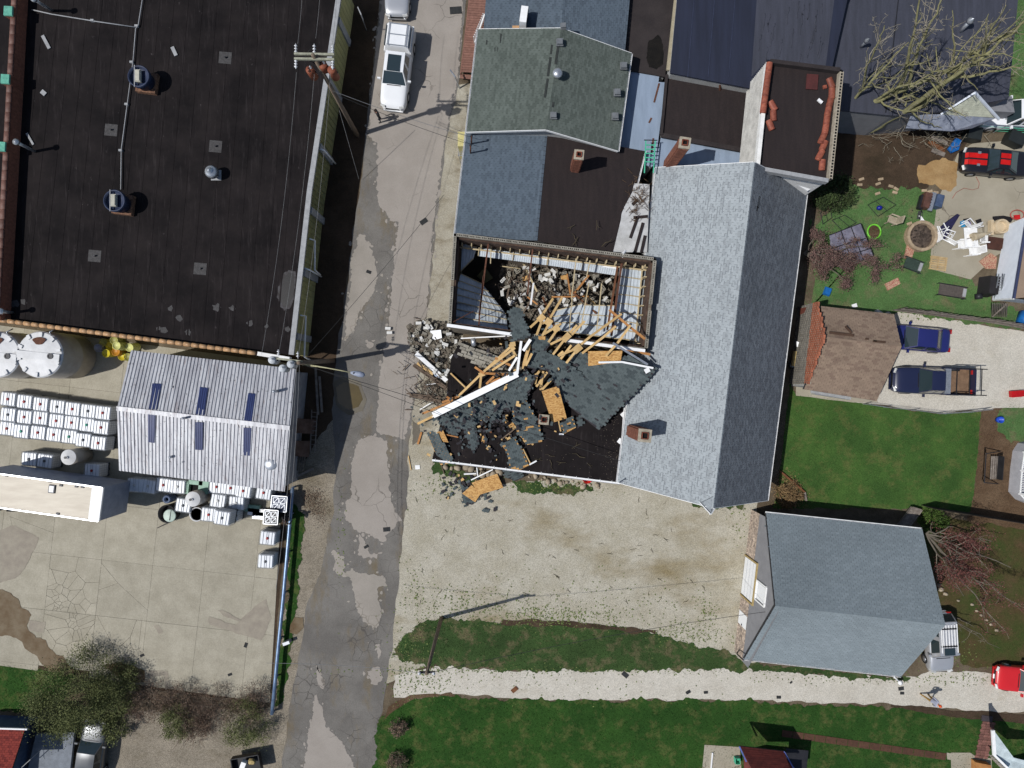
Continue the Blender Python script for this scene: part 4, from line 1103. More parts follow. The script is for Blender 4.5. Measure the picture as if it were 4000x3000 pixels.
# tall white-walled building with terracotta coping
zt = 6.6
tp = [(3003, 236), (3290, 272), (3244, 706), (2960, 655)]
tw, _ = flat_roof('white_walled_building', 'tall building with whitewashed west wall and broken terracotta coping', tp, zt - .35, tar_brown, white_brick)
T = [P(q[0], q[1], zt) for q in tp]
for i, (a, b) in enumerate(((T[0], T[1]), (T[1], T[2]), (T[2], T[3]), (T[3], T[0]))):
 d_ = (b - a).normalized()
 part('parapet', MB().board(lower(a, .2) + d_ * .12, lower(b, .2) - d_ * .12, .24, .4), [tar_flat, mortar, grey_trim, white_brick][i], tw)
rows = MB()
t0, t1 = T[1], T[2]; dd = (t1 - t0); nn = 36
for i in range(nn): p_ = t0 + dd * (i + .5) / nn; rows.box((p_.x, p_.y, p_.z + .01), (.12, .1, .03), math.atan2(dd.y, dd.x))
part('core_holes', rows, hole_black, tw)
ct = MB(); k_ = 10
for s_ in (0, 1):
 for i in range(k_ + 1):
  a = PI * i / k_; ct.v.append((s_ * .62, -.2 * math.cos(a), .16 * math.sin(a)))
for i in range(k_): ct.f.append((i, i + 1, k_ + 2 + i, k_ + 1 + i)); ct.m.append(0)
ct.tube([Vector((.58, 0, .02)), Vector((.66, 0, .02))], [.19, .19], 10)
ctm = ct.mesh('coping_tile', tile_red, True)
def coping(x, y, ang, z=zt, tilt=0.0):
 o = part('coping_tile', ctm, None, tw); o.location = P(x, y, z); o.rotation_euler = (tilt, 0, rad(ang))
for i in range(6): coping(3006 - i * 4.2, 246 + i * 31, -98)
coping(3008, 396, -60, zt - .3); coping(3020, 432, -88, zt - .33); coping(3002, 470, -70, zt - .32)
for x, y, a_ in ((3238, 306, -70), (3250, 345, -92), (3247, 382, -105), (3238, 418, -102), (3232, 450, -98), (3228, 484, -100), (3220, 525, -115), (3224, 552, -112), (3212, 590, -118), (3213, 625, -95)): coping(x, y, a_, zt - .33)
single('roof_hatch_cover', MB().box(P(3172, 320, zt - .28), (.72, .95, .06), rad(-4)), M('hatch_red', C(92, 46, 44), C(78, 40, 38), rough=.8), 'dark red square hatch lying on the white walled building', 'hatch')
single('loose_brick', MB().box(P(3203, 395, zt - .25), (.34, .16, .1), rad(-40)), white_paint, 'white faced brick lying alone on the brown roof', 'brick')
single('brick_fragment', MB().box(P(3222, 340, zt - .3), (.22, .22, .1), rad(10)), tile_red, 'small red tile fragment beside the coping row', 'tile')
part('gable_soffit', MB().slab([P(3065, 690, 5.0), P(3205, 712, 4.6), P(3155, 746, 4.2)], .1), white_paint, tw)
# white wall block courses
bk = MB()
w0, w1 = T[0], T[3]; dw = (w1 - w0)
for k in range(1, 17):
 bk.board(w0 + Vector((-.005, 0, -k * .2)), w1 + Vector((-.005, 0, -k * .2)), .2, .008)
part('wall_joints', bk, M('white_joint', (.5, .49, .46, 1), None), tw)

# dark roof under the bare tree, top right
tr, _ = flat_roof('charcoal_roofed_house', 'charcoal flat roof under the bare tree at the top right', [(3345, -90), (3985, -90), (3940, 385), (3700, 432), (3490, 452), (3285, 432), (3250, 280), (3310, 0)], 3.4, grey_mem, grey_siding)
for (bx, by), (tx, ty), r_ in (((3752, 122), (3790, 82), .16), ((3362, 185), (3385, 160), .1)):
 b_ = part('vent_pipe', MB().tube([P(bx, by, 3.4), P(tx, ty, 4.2)], r_ * .8, 10), galv, tr, True)
 part('vent_cap', MB().lathe([(r_ * 1.2, -.1), (r_ * 1.4, .1), (0, .3)], P(tx, ty, 4.2), 12), galv, b_, True)
part('roof_seam', MB().board(P(3518, -80, 3.43), P(3460, 440, 3.43), .05, .03), dark_metal, tr)
wg = thing('clapboard_wing', 'small gable wing with cream clapboard wall under the bare tree', 'building', P(3780, 420))
cl_ = M('cream_clapboard', (.52, .53, .42, 1), None, rough=.7)
for i in range(9):
 f, g = i / 9, (i + 1) / 9; z0, z1 = 4.5 - f * 1.5, 4.5 - g * 1.5
 part('clapboard', MB().add([P(3804 - f * 120, 372 + f * 74, z0), P(3806 + f * 84, 372 + f * 86, z0), P(3806 + g * 84, 372 + g * 86, z1) + Vector((0, -.03, 0)), P(3804 - g * 120, 372 + g * 74, z1) + Vector((0, -.03, 0))], [(0, 3, 2, 1)]), cl_, wg)
part('rake_trim', MB().board(P(3808, 362, 4.6), P(3902, 466, 3.0), .16, .1), pale_siding, wg)
part('rake_trim', MB().board(P(3808, 362, 4.6), P(3676, 446, 3.0), .12, .1), pale_siding, wg)
part('porch_roof', MB().slab([P(3560, 448, 2.95), P(3690, 446, 2.98), P(3888, 462, 2.95), P(3800, 500, 2.2), P(3720, 512, 2.2), P(3540, 500, 2.3)], .08), M('silver_roof', C(158, 164, 178), C(130, 136, 152), rough=.55, scale=2.5), wg)
part('wall', MB().prism([P(3560, 470).xy, P(3870, 490).xy, P(3860, 430).xy, P(3560, 430).xy], 0, 2.1), grey_siding, wg)

# wooden deck by the green building
dkm = M('deck_boards', C(148, 108, 94), C(128, 92, 80), rough=.9, scale=5, rnd=.1, world=True)
dt = thing('deck', 'reddish timber deck with white balustrade west of the slate roofed building', 'deck', P(1840, 160))
for i in range(34):
 y = -40 + i * 9.6
 xl, xr = 1838 - (y + 40) * .112, 1905 - (y + 40) * .10
 part('deck_board', MB().board(P(xl, y, .55), P(xr, y + 4, .55), .16, .03), dkm, dt)
part('deck_beam', MB().board(P(1838, -40, .38), P(1800, 290, .38), .08, .3), dkm, dt)
st_ = part('step', MB().board(P(1797, 298, .3), P(1845, 302, .3), .3, .05), dkm, dt)
for i in range(12):
 p_ = P(1888 - i * 3.3, 70 + i * 8, 1.0); part('baluster', MB().box((p_.x, p_.y, 1.05), (.05, .05, .9)), white_paint, dt)
part('handrail', MB().board(P(1893, 55, 1.55), P(1855, 165, 1.55), .08, .06), white_paint, dt)
# ------------------------------------------------------------------ roofless block building
ZT, ZC = 4.8, 3.3
def ZZ(z): return z + .5 * min(1, max(0, (z - 3.3) / .9))      # what rests on the wall heads
bw_c = [(1772, 909), (2566, 1006), (2530, 1372), (1750, 1276)]     # outer corners of the wall head
BC = [P(q[0], q[1], ZT) for q in bw_c]; bcen = sum(BC, Vector()) / 4
bb = thing('roofless_block_building', 'concrete block building with its roof torn off and rubble inside', 'building', (bcen.x, bcen.y, 0))
hb = MB()
for y in (-.075, .075): hb.box((0, y, 0), (.39, .05, .19))
for x in (-.177, -.06, .06, .177): hb.box((x, 0, 0), (.05, .1, .19))
block_me = hb.mesh('block', block_grey); block_wme = hb.mesh('block', block_white)
inner_wall = M('dirty_block', C(146, 136, 120), C(112, 100, 86), rough=1, scale=2.5, fine=.12, bump=.3)
dirt_brown = M('brown_dirt_face', C(96, 76, 64), C(70, 54, 46), rough=1, scale=3, fine=.15, bump=.3)
for i in range(4):
 a, b = BC[i], BC[(i + 1) % 4]; d = (b - a).normalized(); nin = Vector((-d.y, d.x, 0))
 if nin.dot(bcen - a) < 0: nin = -nin
 o_ = nin * .1
 A_, B_ = a + o_ + d * .2, b + o_ - d * .2
 part('wall', MB().board(Vector((A_.x, A_.y, (ZT - .2) / 2)) - d * .2, Vector((B_.x, B_.y, (ZT - .2) / 2)) + d * .2, .19, ZT - .2), inner_wall, bb)
 # brown inner leaf a little lower
 part('inner_leaf', MB().board(Vector((A_.x, A_.y, (ZC + ZT - .35) / 2)) + nin * .16, Vector((B_.x, B_.y, (ZC + ZT - .35) / 2)) + nin * .16, .12, ZT - .35 - ZC + .2), dirt_brown, bb)
 L_ = (B_ - A_).length; n = int(L_ / .4)
 for k in range(n):
  f = (k + .5) / n
  if i == 2 and .42 < f < .78 and R.random() < .55: continue       # broken out along the south side
  if R.random() < .03: continue
  o = part('block', block_me, None, bb); o.location = A_ + d * L_ * f - Vector((0, 0, .105)); o.rotation_euler = (0, 0, math.atan2(d.y, d.x) + R.uniform(-.02, .02))
 # stud tops between liner and wall
 ns = int(L_ / .62)
 if i in (0, 1):
  for k in range(ns):
   p_ = A_ + d * L_ * (k + .5) / ns + nin * .36
   part('stud', MB().box((p_.x, p_.y, ZC + .35), (.05, .2, .7), math.atan2(d.y, d.x)), M('pale_stud', C(214, 196, 158), C(190, 172, 136), rough=.9, scale=5), bb)
  part('sill_plate', MB().board(Vector((A_.x, A_.y, ZC + .06)) + nin * .5, Vector((B_.x, B_.y, ZC + .06)) + nin * .5, .09, .05), MATS['pale_stud'], bb)
part('floor', MB().slab([Vector((q.x, q.y, .08)) + (bcen - q) * .04 for q in BC], .06), M('rubble_floor', C(78, 70, 62), C(58, 52, 46), rough=1, scale=2), bb)
# ceiling liner: white ribbed sheets on pale purlins, torn open in the middle
liner = M('liner_white', C(214, 222, 228), C(196, 205, 212), rough=.35, scale=2, fine=.03, bump=0)
stud = MATS['pale_stud']
def liner_panel(px, z, label, nb, along, amp=.02, pitch=.23):
 """sheet of ribbed ceiling liner with its purlins; px corners in order"""
 q = [P(a[0], a[1], a[2] if len(a) > 2 else z) for a in px]
 t = part('ceiling_panel', ribs(q[0], q[1], q[2], q[3], pitch, amp), liner, bb, label=label)
 pur = []
 for k in range(nb + 1):
  f = k / nb
  if along: a, b = q[0] + (q[3] - q[0]) * f, q[1] + (q[2] - q[1]) * f
  else: a, b = q[0] + (q[1] - q[0]) * f, q[3] + (q[2] - q[3]) * f
  part('purlin', MB().board(a + Vector((0, 0, .07)), b + Vector((0, 0, .07)), .05, .09), stud, t)
 return t
liner_panel([(2420, 1046), (2468, 1052), (2440, 1325), (2388, 1322)], ZC, 'west strip of white ceiling liner along the east wall', 8, True)
liner_panel([(2470, 1052), (2512, 1058), (2487, 1335), (2442, 1326)], ZC, 'east strip of white ceiling liner along the east wall', 8, True)
liner_panel([(2280, 1192), (2408, 1195), (2386, 1320), (2230, 1300)], ZC, 'white ceiling liner sheet in the south-east corner', 3, True)
liner_panel([(2165, 1215, 2.2), (2282, 1185, 2.9), (2228, 1298, ZC), (2140, 1285, ZC)], ZC, 'sagging white liner sheet beside the truss pieces', 3, True)
liner_panel([(1872, 968), (2140, 1004), (2136, 1036), (1868, 1000)], ZC, 'narrow liner strip under the north wall, west half', 2, False, pitch=.15)
liner_panel([(2142, 1004), (2412, 1046), (2404, 1076), (2138, 1036)], ZC, 'narrow liner strip under the north wall, east half', 2, False, pitch=.15)
liner_panel([(1800, 1070, 3.3), (1885, 1110, 2.0), (1975, 1225, 1.7), (1768, 1175, 3.3)], ZC, 'fallen blue-shaded liner sheet along the west wall', 4, True)
liner_panel([(1768, 1175, 3.1), (1975, 1225, 1.9), (1985, 1295, 2.9), (1760, 1262, 3.1)], ZC, 'liner sheet in the south-west corner', 3, True)
liner_panel([(1806, 950, 3.1), (1862, 968, 3.1), (1850, 1010, 3.0), (1800, 1060, 3.1)], ZC, 'liner remnant in the north-west corner', 1, True)
# steel rafters that still span the walls
for q, w_, mt in ((((1910, 930), (1872, 1232)), .1, rust), (((1888, 1078), (1868, 1300)), .08, rust), (((2082, 962), (2060, 1150)), .1, rust), (((2428, 1030), (2388, 1312)), .14, rust), (((2412, 1040), (2372, 1290)), .12, M('rafter_brown', C(128, 84, 56), C(104, 66, 44), scale=3)), (((2250, 1010), (2232, 1170)), .06, stud), (((2305, 1018), (2290, 1085)), .06, stud), (((2300, 1105), (2268, 1290)), .06, stud), (((2350, 1108), (2330, 1300)), .06, stud), (((1918, 975), (1916, 1030)), .06, stud), (((2235, 1165), (2222, 1300)), .05, stud)):
 part('rafter', MB().board(P(*q[0], 4.2), P(*q[1], 4.2), w_, .14), mt, bb)
for q in (((1918, 984), (1950, 988)), ((1958, 988), (1992, 993)), ((2095, 1006), (2150, 1014)), ((2184, 1014), (2222, 1022)), ((2355, 1040), (2410, 1048))):
 part('light_tube', MB().board(P(*q[0], 3.3), P(*q[1], 3.3), .1, .06), white_paint, bb)
single('white_cone', MB().add([P(2416, 998, 4.5), P(2442, 975, 4.5), P(2448, 978, 4.5), P(2437, 1006, 4.5), P(2430, 1014, 4.4), P(2436, 992, 4.85)], [(0, 1, 5), (1, 2, 5), (2, 3, 5), (3, 4, 5), (4, 0, 5), (4, 3, 2, 1, 0)]), white_paint, 'white folded cone of sheet metal on the north wall head', 'sheet metal')
single('mattress', MB().slab([P(1862, 1078, .9), P(1895, 1043, .9), P(1925, 1085, .7), P(1895, 1105, .7)], .25), M('olive_ticking', C(112, 108, 74), C(96, 92, 62), rough=.9, scale=3), 'olive striped mattress lying in the shaded west of the ruin', 'mattress')

# ------------------------------------------------------------------ low tar roof south of it, with the thrown-off roof lying on top
ZL = 2.6
lr, _ = flat_roof('low_tar_roofed_building', 'low building with black tar roof under the thrown-off shingle roof', [(1790, 1345), (2500, 1425), (2420, 1884), (1688, 1794), (1742, 1560), (1762, 1400)], ZL, tar, grey_wall)
part('gutter', MB().board(P(1688, 1797, ZL), P(2420, 1888, ZL), .12, .1), white_paint, lr)
part('gutter_lip', MB().board(P(1688, 1801, ZL + .05), P(2420, 1892, ZL + .05), .02, .04), galv, lr)
for i in range(16): part('gutter_strap', MB().board(P(1700 + i * 46, 1792 + i * 5.7, ZL + .07), P(1700 + i * 46, 1800 + i * 5.7, ZL + .07), .03, .02), white_paint, lr)
part('edge_flashing', MB().board(P(2440, 1590, ZL + .05), P(2420, 1880, ZL + .05), .14, .08), white_paint, lr)
chimney(lr, (2122, 1636), ZL, 3.5, .6, rad(-5))
grit = MB(); rj = random.Random(5)
for i in range(260):
 p_ = P(2400 + rj.gauss(0, 30), rj.uniform(1600, 1880), ZL);
 if rj.random() < .4: p_ = P(rj.uniform(1750, 2400), rj.uniform(1700, 1870), ZL)
 s_ = rj.uniform(.01, .03); grit.box((p_.x, p_.y, ZL + .02), (s_, s_ * 1.4, .03), rj.uniform(0, 3))
struct('roof_grit', grit, inner_wall, 'stuff')

osb = None
def osb_mat():
 m, t, p = nt('osb')
 co = t.nodes.new('ShaderNodeNewGeometry').outputs['Position']
 v = _tex(t, 'ShaderNodeTexVoronoi', _scale(t, co, (9, 24, 9), .4), Scale=1.0)
 s_ = t.nodes.new('ShaderNodeSeparateColor'); t.links.new(v.outputs['Color'], s_.inputs[0])
 col = _ramp(t, s_.outputs[0], [(0, C(168, 118, 62)), (.5, C(204, 156, 90)), (1, C(226, 182, 116))])
 t.links.new(col, p.inputs['Base Color']); p.inputs['Roughness'].default_value = .8
 return m
osb = osb_mat()
felt = M('roofing_felt', C(62, 58, 62), C(52, 49, 53), rough=.9, scale=3)
def roof_panel(px, label, ang, z=None, mat=sh_dark, ragged=.03, under=osb, grow=0.0, course=.15, cat='roof panel', show=.0):
 """torn piece of the shingled roof: sheathing below, rows of tabs above with stepped edges"""
 q = [P(a[0], a[1], ZZ(a[2])) for a in px]; c = sum(q, Vector()) / len(q)
 t = thing('torn_roof_panel', label, cat, (c.x, c.y, min(p.z for p in q)), 'pieces of the thrown-off shingle roof')
 # plane through the outline
 A_ = np.array([(p.x, p.y, 1) for p in q]); sol = np.linalg.lstsq(A_, np.array([p.z for p in q]), rcond=None)[0]
 f = lambda x, y: sol[0] * x + sol[1] * y + sol[2]
 part('sheathing', MB().slab([Vector((p.x, p.y, f(p.x, p.y) - .015)) for p in [c + (p_ - c) * (1 - show) for p_ in q]], .03), under, t)
 d = Vector((math.cos(rad(ang)), math.sin(rad(ang)))); e = Vector((-d.y, d.x))
 us = [(p.xy - c.xy).dot(d) for p in q]; vs = [(p.xy - c.xy).dot(e) for p in q]
 def W(u, v): p_ = c.xy + d * u + e * v; return Vector((p_.x, p_.y, f(p_.x, p_.y)))
 u0, u1, v0, v1 = min(us) - .2, max(us) + .2, min(vs) - .1, max(vs) + .1
 poly = [(p.x, p.y) for p in q]
 shingles(t, W(u0, v0), W(u1, v0), W(u1, v1), W(u0, v1), mat, course=course, tab=.3, keep=lambda X, Y: inside_np(X, Y, poly), ragged=ragged, lift=.012)
 return t
roof_panel([(1984, 1216, 4.5), (2034, 1203, 4.6), (2072, 1318, 4.6), (2000, 1338, 4.5)], 'upright rectangular shingle panel lying across the ruin wall', -12, show=.02, under=felt)
roof_panel([(2074, 1318, 4.5), (2130, 1312, 4.5), (2150, 1345, 4.4), (2130, 1372, 4.2), (2078, 1368, 4.2)], 'small square shingle panel under the truss feet', 0, under=felt)
roof_panel([(2250, 1382, 3.9), (2330, 1384, 4.0), (2448, 1396, 4.2), (2562, 1440, 4.5), (2552, 1462, 4.4), (2338, 1680, 3.0), (2228, 1592, 3.0), (2170, 1500, 3.4), (2196, 1440, 3.8)], 'largest shingle panel reaching onto the grey house roof', -32, under=felt, ragged=.035)
roof_panel([(2072, 1378, 4.0), (2128, 1372, 4.1), (2222, 1425, 4.0), (2330, 1505, 3.6), (2322, 1530, 3.5), (2190, 1580, 3.1), (2150, 1450, 3.6), (2052, 1436, 3.7)], 'middle shingle panel in front of the truss stubs', -20, under=felt)
roof_panel([(1704, 1626, 2.9), (1860, 1548, 3.1), (2022, 1468, 3.4), (2050, 1490, 3.3), (2062, 1560, 3.0), (2010, 1610, 2.9), (1970, 1600, 2.85), (1940, 1650, 2.85), (1880, 1640, 2.8), (1862, 1660, 2.8), (1820, 1680, 2.8), (1760, 1672, 2.8), (1720, 1660, 2.8)], 'broad shingle panel below the white fascia', 26, under=felt, ragged=.03)
roof_panel([(1800, 1650, 2.76), (1850, 1640, 2.78), (1872, 1720, 2.72), (1866, 1750, 2.72), (1846, 1770, 2.72), (1836, 1745, 2.72)], 'long pointed tongue of shingles on the black roof', 10, under=felt)
roof_panel([(1738, 1660, 2.8), (1800, 1650, 2.8), (1795, 1690, 2.72), (1772, 1702, 2.72), (1748, 1690, 2.75)], 'small ragged shingle piece left of the pointed tongue', 12, under=felt)
roof_panel([(1668, 1694, 2.9), (1692, 1684, 2.95), (1722, 1720, 2.9), (1768, 1800, 2.75), (1748, 1812, 2.6), (1722, 1816, 2.3), (1690, 1750, 2.8)], 'shingle strip hanging over the south-west roof corner', -68)
roof_panel([(1962, 1742, 2.85), (2010, 1712, 2.95), (2030, 1740, 2.9), (2066, 1818, 2.75), (2030, 1836, 2.7), (1992, 1830, 2.8), (1982, 1770, 2.85)], 'shingle panel hanging over the south gutter', 20)
roof_panel([(1998, 1585, 3.0), (2052, 1560, 3.1), (2075, 1600, 3.0), (2108, 1660, 2.85), (2118, 1725, 2.8), (2060, 1738, 2.8), (2020, 1690, 2.85), (2008, 1640, 2.9)], 'mottled shingle panel left of the leaning plywood sheet', 8, ragged=.06)
roof_panel([(2190, 1660, 2.8), (2235, 1625, 2.9), (2250, 1670, 2.75), (2206, 1694, 2.72)], 'small shingle piece beside the low brick chimney', 20)
roof_panel([(2254, 1632, 2.75), (2275, 1628, 2.75), (2278, 1655, 2.72), (2256, 1675, 2.72)], 'tiny shingle offcut on the bare black roof', 0, under=felt)
roof_panel([(2020, 1480, 3.4), (2060, 1450, 3.6), (2090, 1480, 3.5), (2070, 1530, 3.2), (2040, 1560, 3.1)], 'buckled shingle piece beside the roof hole', 40, ragged=.1, under=felt)
roof_panel([(1965, 1832, 1.2), (2010, 1820, 1.6), (2050, 1862, .3), (2015, 1880, .1), (1975, 1865, .3)], 'shingle scrap heap slid to the ground south of the gutter', 25, ragged=.1, under=felt)
roof_panel([(1800, 1895, .2), (1830, 1910, .25), (1860, 1955, .12), (1845, 1972, .1), (1810, 1965, .1)], 'shingle layer under the plywood on the gravel lot', -35, ragged=.1, under=felt)
def plywood(px, label, z, mat=None):
 q = [P(a[0], a[1], ZZ(a[2])) for a in px]
 return single('plywood_sheet', MB().slab(q, .03), mat or osb, label, 'plywood sheet')
plywood([(2297, 1372, 4.5), (2432, 1370, 4.6), (2424, 1414, 4.4), (2298, 1430, 4.3)], 'wide plywood sheet lying at the foot of the truss pieces', 4.4)
plywood([(2116, 1528, 3.6), (2181, 1507, 3.7), (2214, 1634, 3.1), (2156, 1652, 3.0)], 'upright plywood sheet lying beside the low chimney', 3.4)
plywood([(1842, 1886, .3), (1942, 1850, .5), (1966, 1905, .35), (1875, 1932, .25)], 'larger plywood sheet on the gravel lot south of the gutter', .3)
plywood([(1805, 1928, .2), (1842, 1895, .27), (1880, 1925, .22), (1856, 1962, .16)], 'smaller plywood sheet on the gravel lot', .2)
plywood([(2040, 1083, .9), (2064, 1075, 1.2), (2067, 1092, 1.2), (2042, 1098, .9)], 'plywood scrap lying on the rubble inside the ruin', 1.0)
plywood([(2190, 1078, 1.3), (2216, 1072, 1.3), (2218, 1092, 1.3), (2192, 1092, 1.3)], 'second plywood scrap lying on the rubble inside the ruin', 1.3)
plywood([(1706, 1688, 3.0), (1730, 1680, 3.0), (1752, 1728, 2.9), (1732, 1726, 2.9)], 'yellow plywood wedge in front of the hanging shingle strip', 2.95)
plywood([(1884, 1704, 2.7), (1892, 1700, 2.7), (1900, 1728, 2.7), (1880, 1732, 2.7)], 'small plywood offcut right of the pointed shingle tongue', 2.7)
plywood([(1984, 1665, 3.0), (2003, 1648, 3.0), (2012, 1664, 3.0), (1994, 1672, 3.0)], 'plywood corner showing between two shingle panels', 3.0)
plywood([(1968, 1625, 2.95), (1978, 1624, 2.95), (1984, 1648, 2.95), (1974, 1655, 2.95)], 'narrow plywood corner above the bare black roof', 2.95)
plywood([(2103, 1314, 4.6), (2130, 1312, 4.6), (2130, 1328, 4.55), (2104, 1326, 4.55)], 'small plywood corner at the foot of the first truss', 4.6)

# ------------------------------------------------------------------ lumber
pine = M('fresh_pine', C(222, 188, 132), C(204, 166, 108), rough=.75, scale=3, fine=.1, rnd=.1)
pine_o = M('amber_pine', C(198, 142, 84), C(176, 120, 68), rough=.75, scale=3, fine=.12, rnd=.1)
pine_old = M('dark_pine', C(134, 88, 56), C(110, 70, 44), rough=.85, scale=3, fine=.12, rnd=.1)
plank_grey = M('grey_plank', C(120, 104, 90), C(96, 82, 70), rough=.95, scale=4, fine=.15, rnd=.1)
def truss(pieces, gussets, label, mat=None):
 """broken roof truss: chords and webs joined by plate gussets; pieces are (px0,py0,z0,px1,py1,z1)"""
 a = P(*pieces[0][:3]); t = thing('broken_truss', label, 'roof truss', (a.x, a.y, a.z), 'broken timber roof trusses')
 for i, q in enumerate(pieces):
  part('chord' if i < 2 else 'web', MB().board(P(q[0], q[1], ZZ(q[2])), P(q[3], q[4], ZZ(q[5])), .15, .07), mat or pine, t)
 for x, y, z, w_, h_, an in gussets:
  p_ = P(x, y, ZZ(z)); part('gusset', MB().box((p_.x, p_.y, p_.z + .05), (w_, h_, .02), rad(an)), mat or pine, t)
truss([(2071, 1279, 4.7, 2110, 1243, 4.6), (2110, 1243, 4.6, 2160, 1166, 4.2), (2118, 1250, 4.6, 2096, 1308, 4.8)], [(2114, 1243, 4.65, .5, .4, 45)], 'leftmost broken truss with plate gusset over the ruin wall')
truss([(2116, 1264, 4.6, 2142, 1254, 4.6), (2142, 1254, 4.6, 2197, 1160, 4.3), (2146, 1262, 4.6, 2118, 1312, 4.7)], [(2142, 1258, 4.65, .45, .45, 55)], 'second broken truss from the left over the ruin wall')
truss([(2125, 1305, 4.7, 2192, 1264, 4.6), (2175, 1290, 4.6, 2142, 1337, 4.5)], [(2172, 1284, 4.62, .45, .42, 40)], 'third broken truss, short with a wide gusset')
truss([(2150, 1345, 4.5, 2210, 1316, 4.5), (2210, 1316, 4.5, 2254, 1270, 4.5), (2218, 1324, 4.5, 2284, 1254, 4.5), (2208, 1322, 4.5, 2160, 1385, 4.3)], [(2212, 1318, 4.6, .6, .4, 45)], 'fourth broken truss, y-shaped before the plywood sheet')
truss([(2182, 1390, 4.3, 2250, 1362, 4.4), (2250, 1362, 4.4, 2304, 1316, 4.5), (2252, 1368, 4.4, 2212, 1418, 4.2), (2304, 1316, 4.55, 2428, 1226, 4.5)], [(2255, 1362, 4.5, .6, .45, 40)], 'fifth broken truss with a long chord over the white liner')
truss([(2274, 1380, 4.3, 2350, 1322, 4.6), (2350, 1322, 4.6, 2406, 1274, 4.7)], [], 'sixth broken truss, a single long chord left of the wide plywood')
truss([(2366, 1390, 4.7, 2412, 1340, 4.8), (2412, 1340, 4.8, 2463, 1270, 4.9)], [], 'rightmost broken truss leaning over the wide plywood')
truss([(2380, 1210, 4.2, 2454, 1272, 4.6), (2454, 1272, 4.6, 2520, 1325, 4.9)], [], 'amber rafter lying diagonally over the south-east corner', pine_o)
truss([(1790, 1548, 3.2, 1872, 1468, 3.6), (1872, 1468, 3.6, 2006, 1344, 4.6), (1874, 1516, 3.4, 1880, 1462, 3.6)], [(1882, 1462, 3.65, .4, .3, 20)], 'longest truss chord left of the white fascia')
truss([(1896, 1446, 3.9, 2012, 1358, 4.6), (1923, 1446, 3.8, 2012, 1388, 4.5), (1990, 1345, 4.6, 2016, 1392, 4.4)], [(2003, 1345, 4.65, .35, .3, 10)], 'twin truss chords running up to the ruin wall')
truss([(1894, 1458, 3.7, 1992, 1464, 3.7), (1855, 1434, 3.7, 1892, 1460, 3.75), (1934, 1398, 4.1, 1995, 1428, 4.0)], [], 'amber truss webs crossing the long chord', pine_o)
truss([(2070, 1345, 4.4, 2048, 1428, 4.0), (2078, 1380, 4.3, 2054, 1428, 4.0), (2040, 1440, 3.9, 2062, 1360, 4.3)], [], 'truss stubs standing between the two white boards')
truss([(2077, 1487, 3.3, 2113, 1442, 3.5), (2095, 1510, 3.3, 2138, 1453, 3.5), (2111, 1523, 3.3, 2122, 1449, 3.55), (2118, 1521, 3.35, 2158, 1478, 3.5), (2090, 1500, 3.2, 2098, 1462, 3.4)], [], 'bundle of truss stubs showing in the roof hole')
truss([(1727, 1572, 2.9, 1792, 1548, 3.1), (1650, 1616, 2.6, 1760, 1570, 3.0), (1745, 1550, 3.1, 1768, 1566, 3.0)], [], 'truss tail lying along the white fascia', pine_o)
truss([(1900, 1500, 3.3, 1930, 1470, 3.5), (1915, 1492, 3.3, 1955, 1478, 3.4), (1838, 1560, 3.1, 1905, 1520, 3.2)], [], 'amber truss scraps behind the white fascia', pine_o)
truss([(2190, 1402, 4.1, 2232, 1348, 4.4), (2180, 1390, 4.1, 2200, 1372, 4.2)], [], 'short forked truss stub in front of the third truss')
fasc = single('fascia_board', MB().board(P(1692, 1622, 3.3), P(2022, 1460, 4.1), .42, .06).board(P(1690, 1628, 3.12), P(2022, 1468, 3.9), .05, .3), white_paint, 'long white fascia board along the edge of the thrown-off roof', 'fascia board')
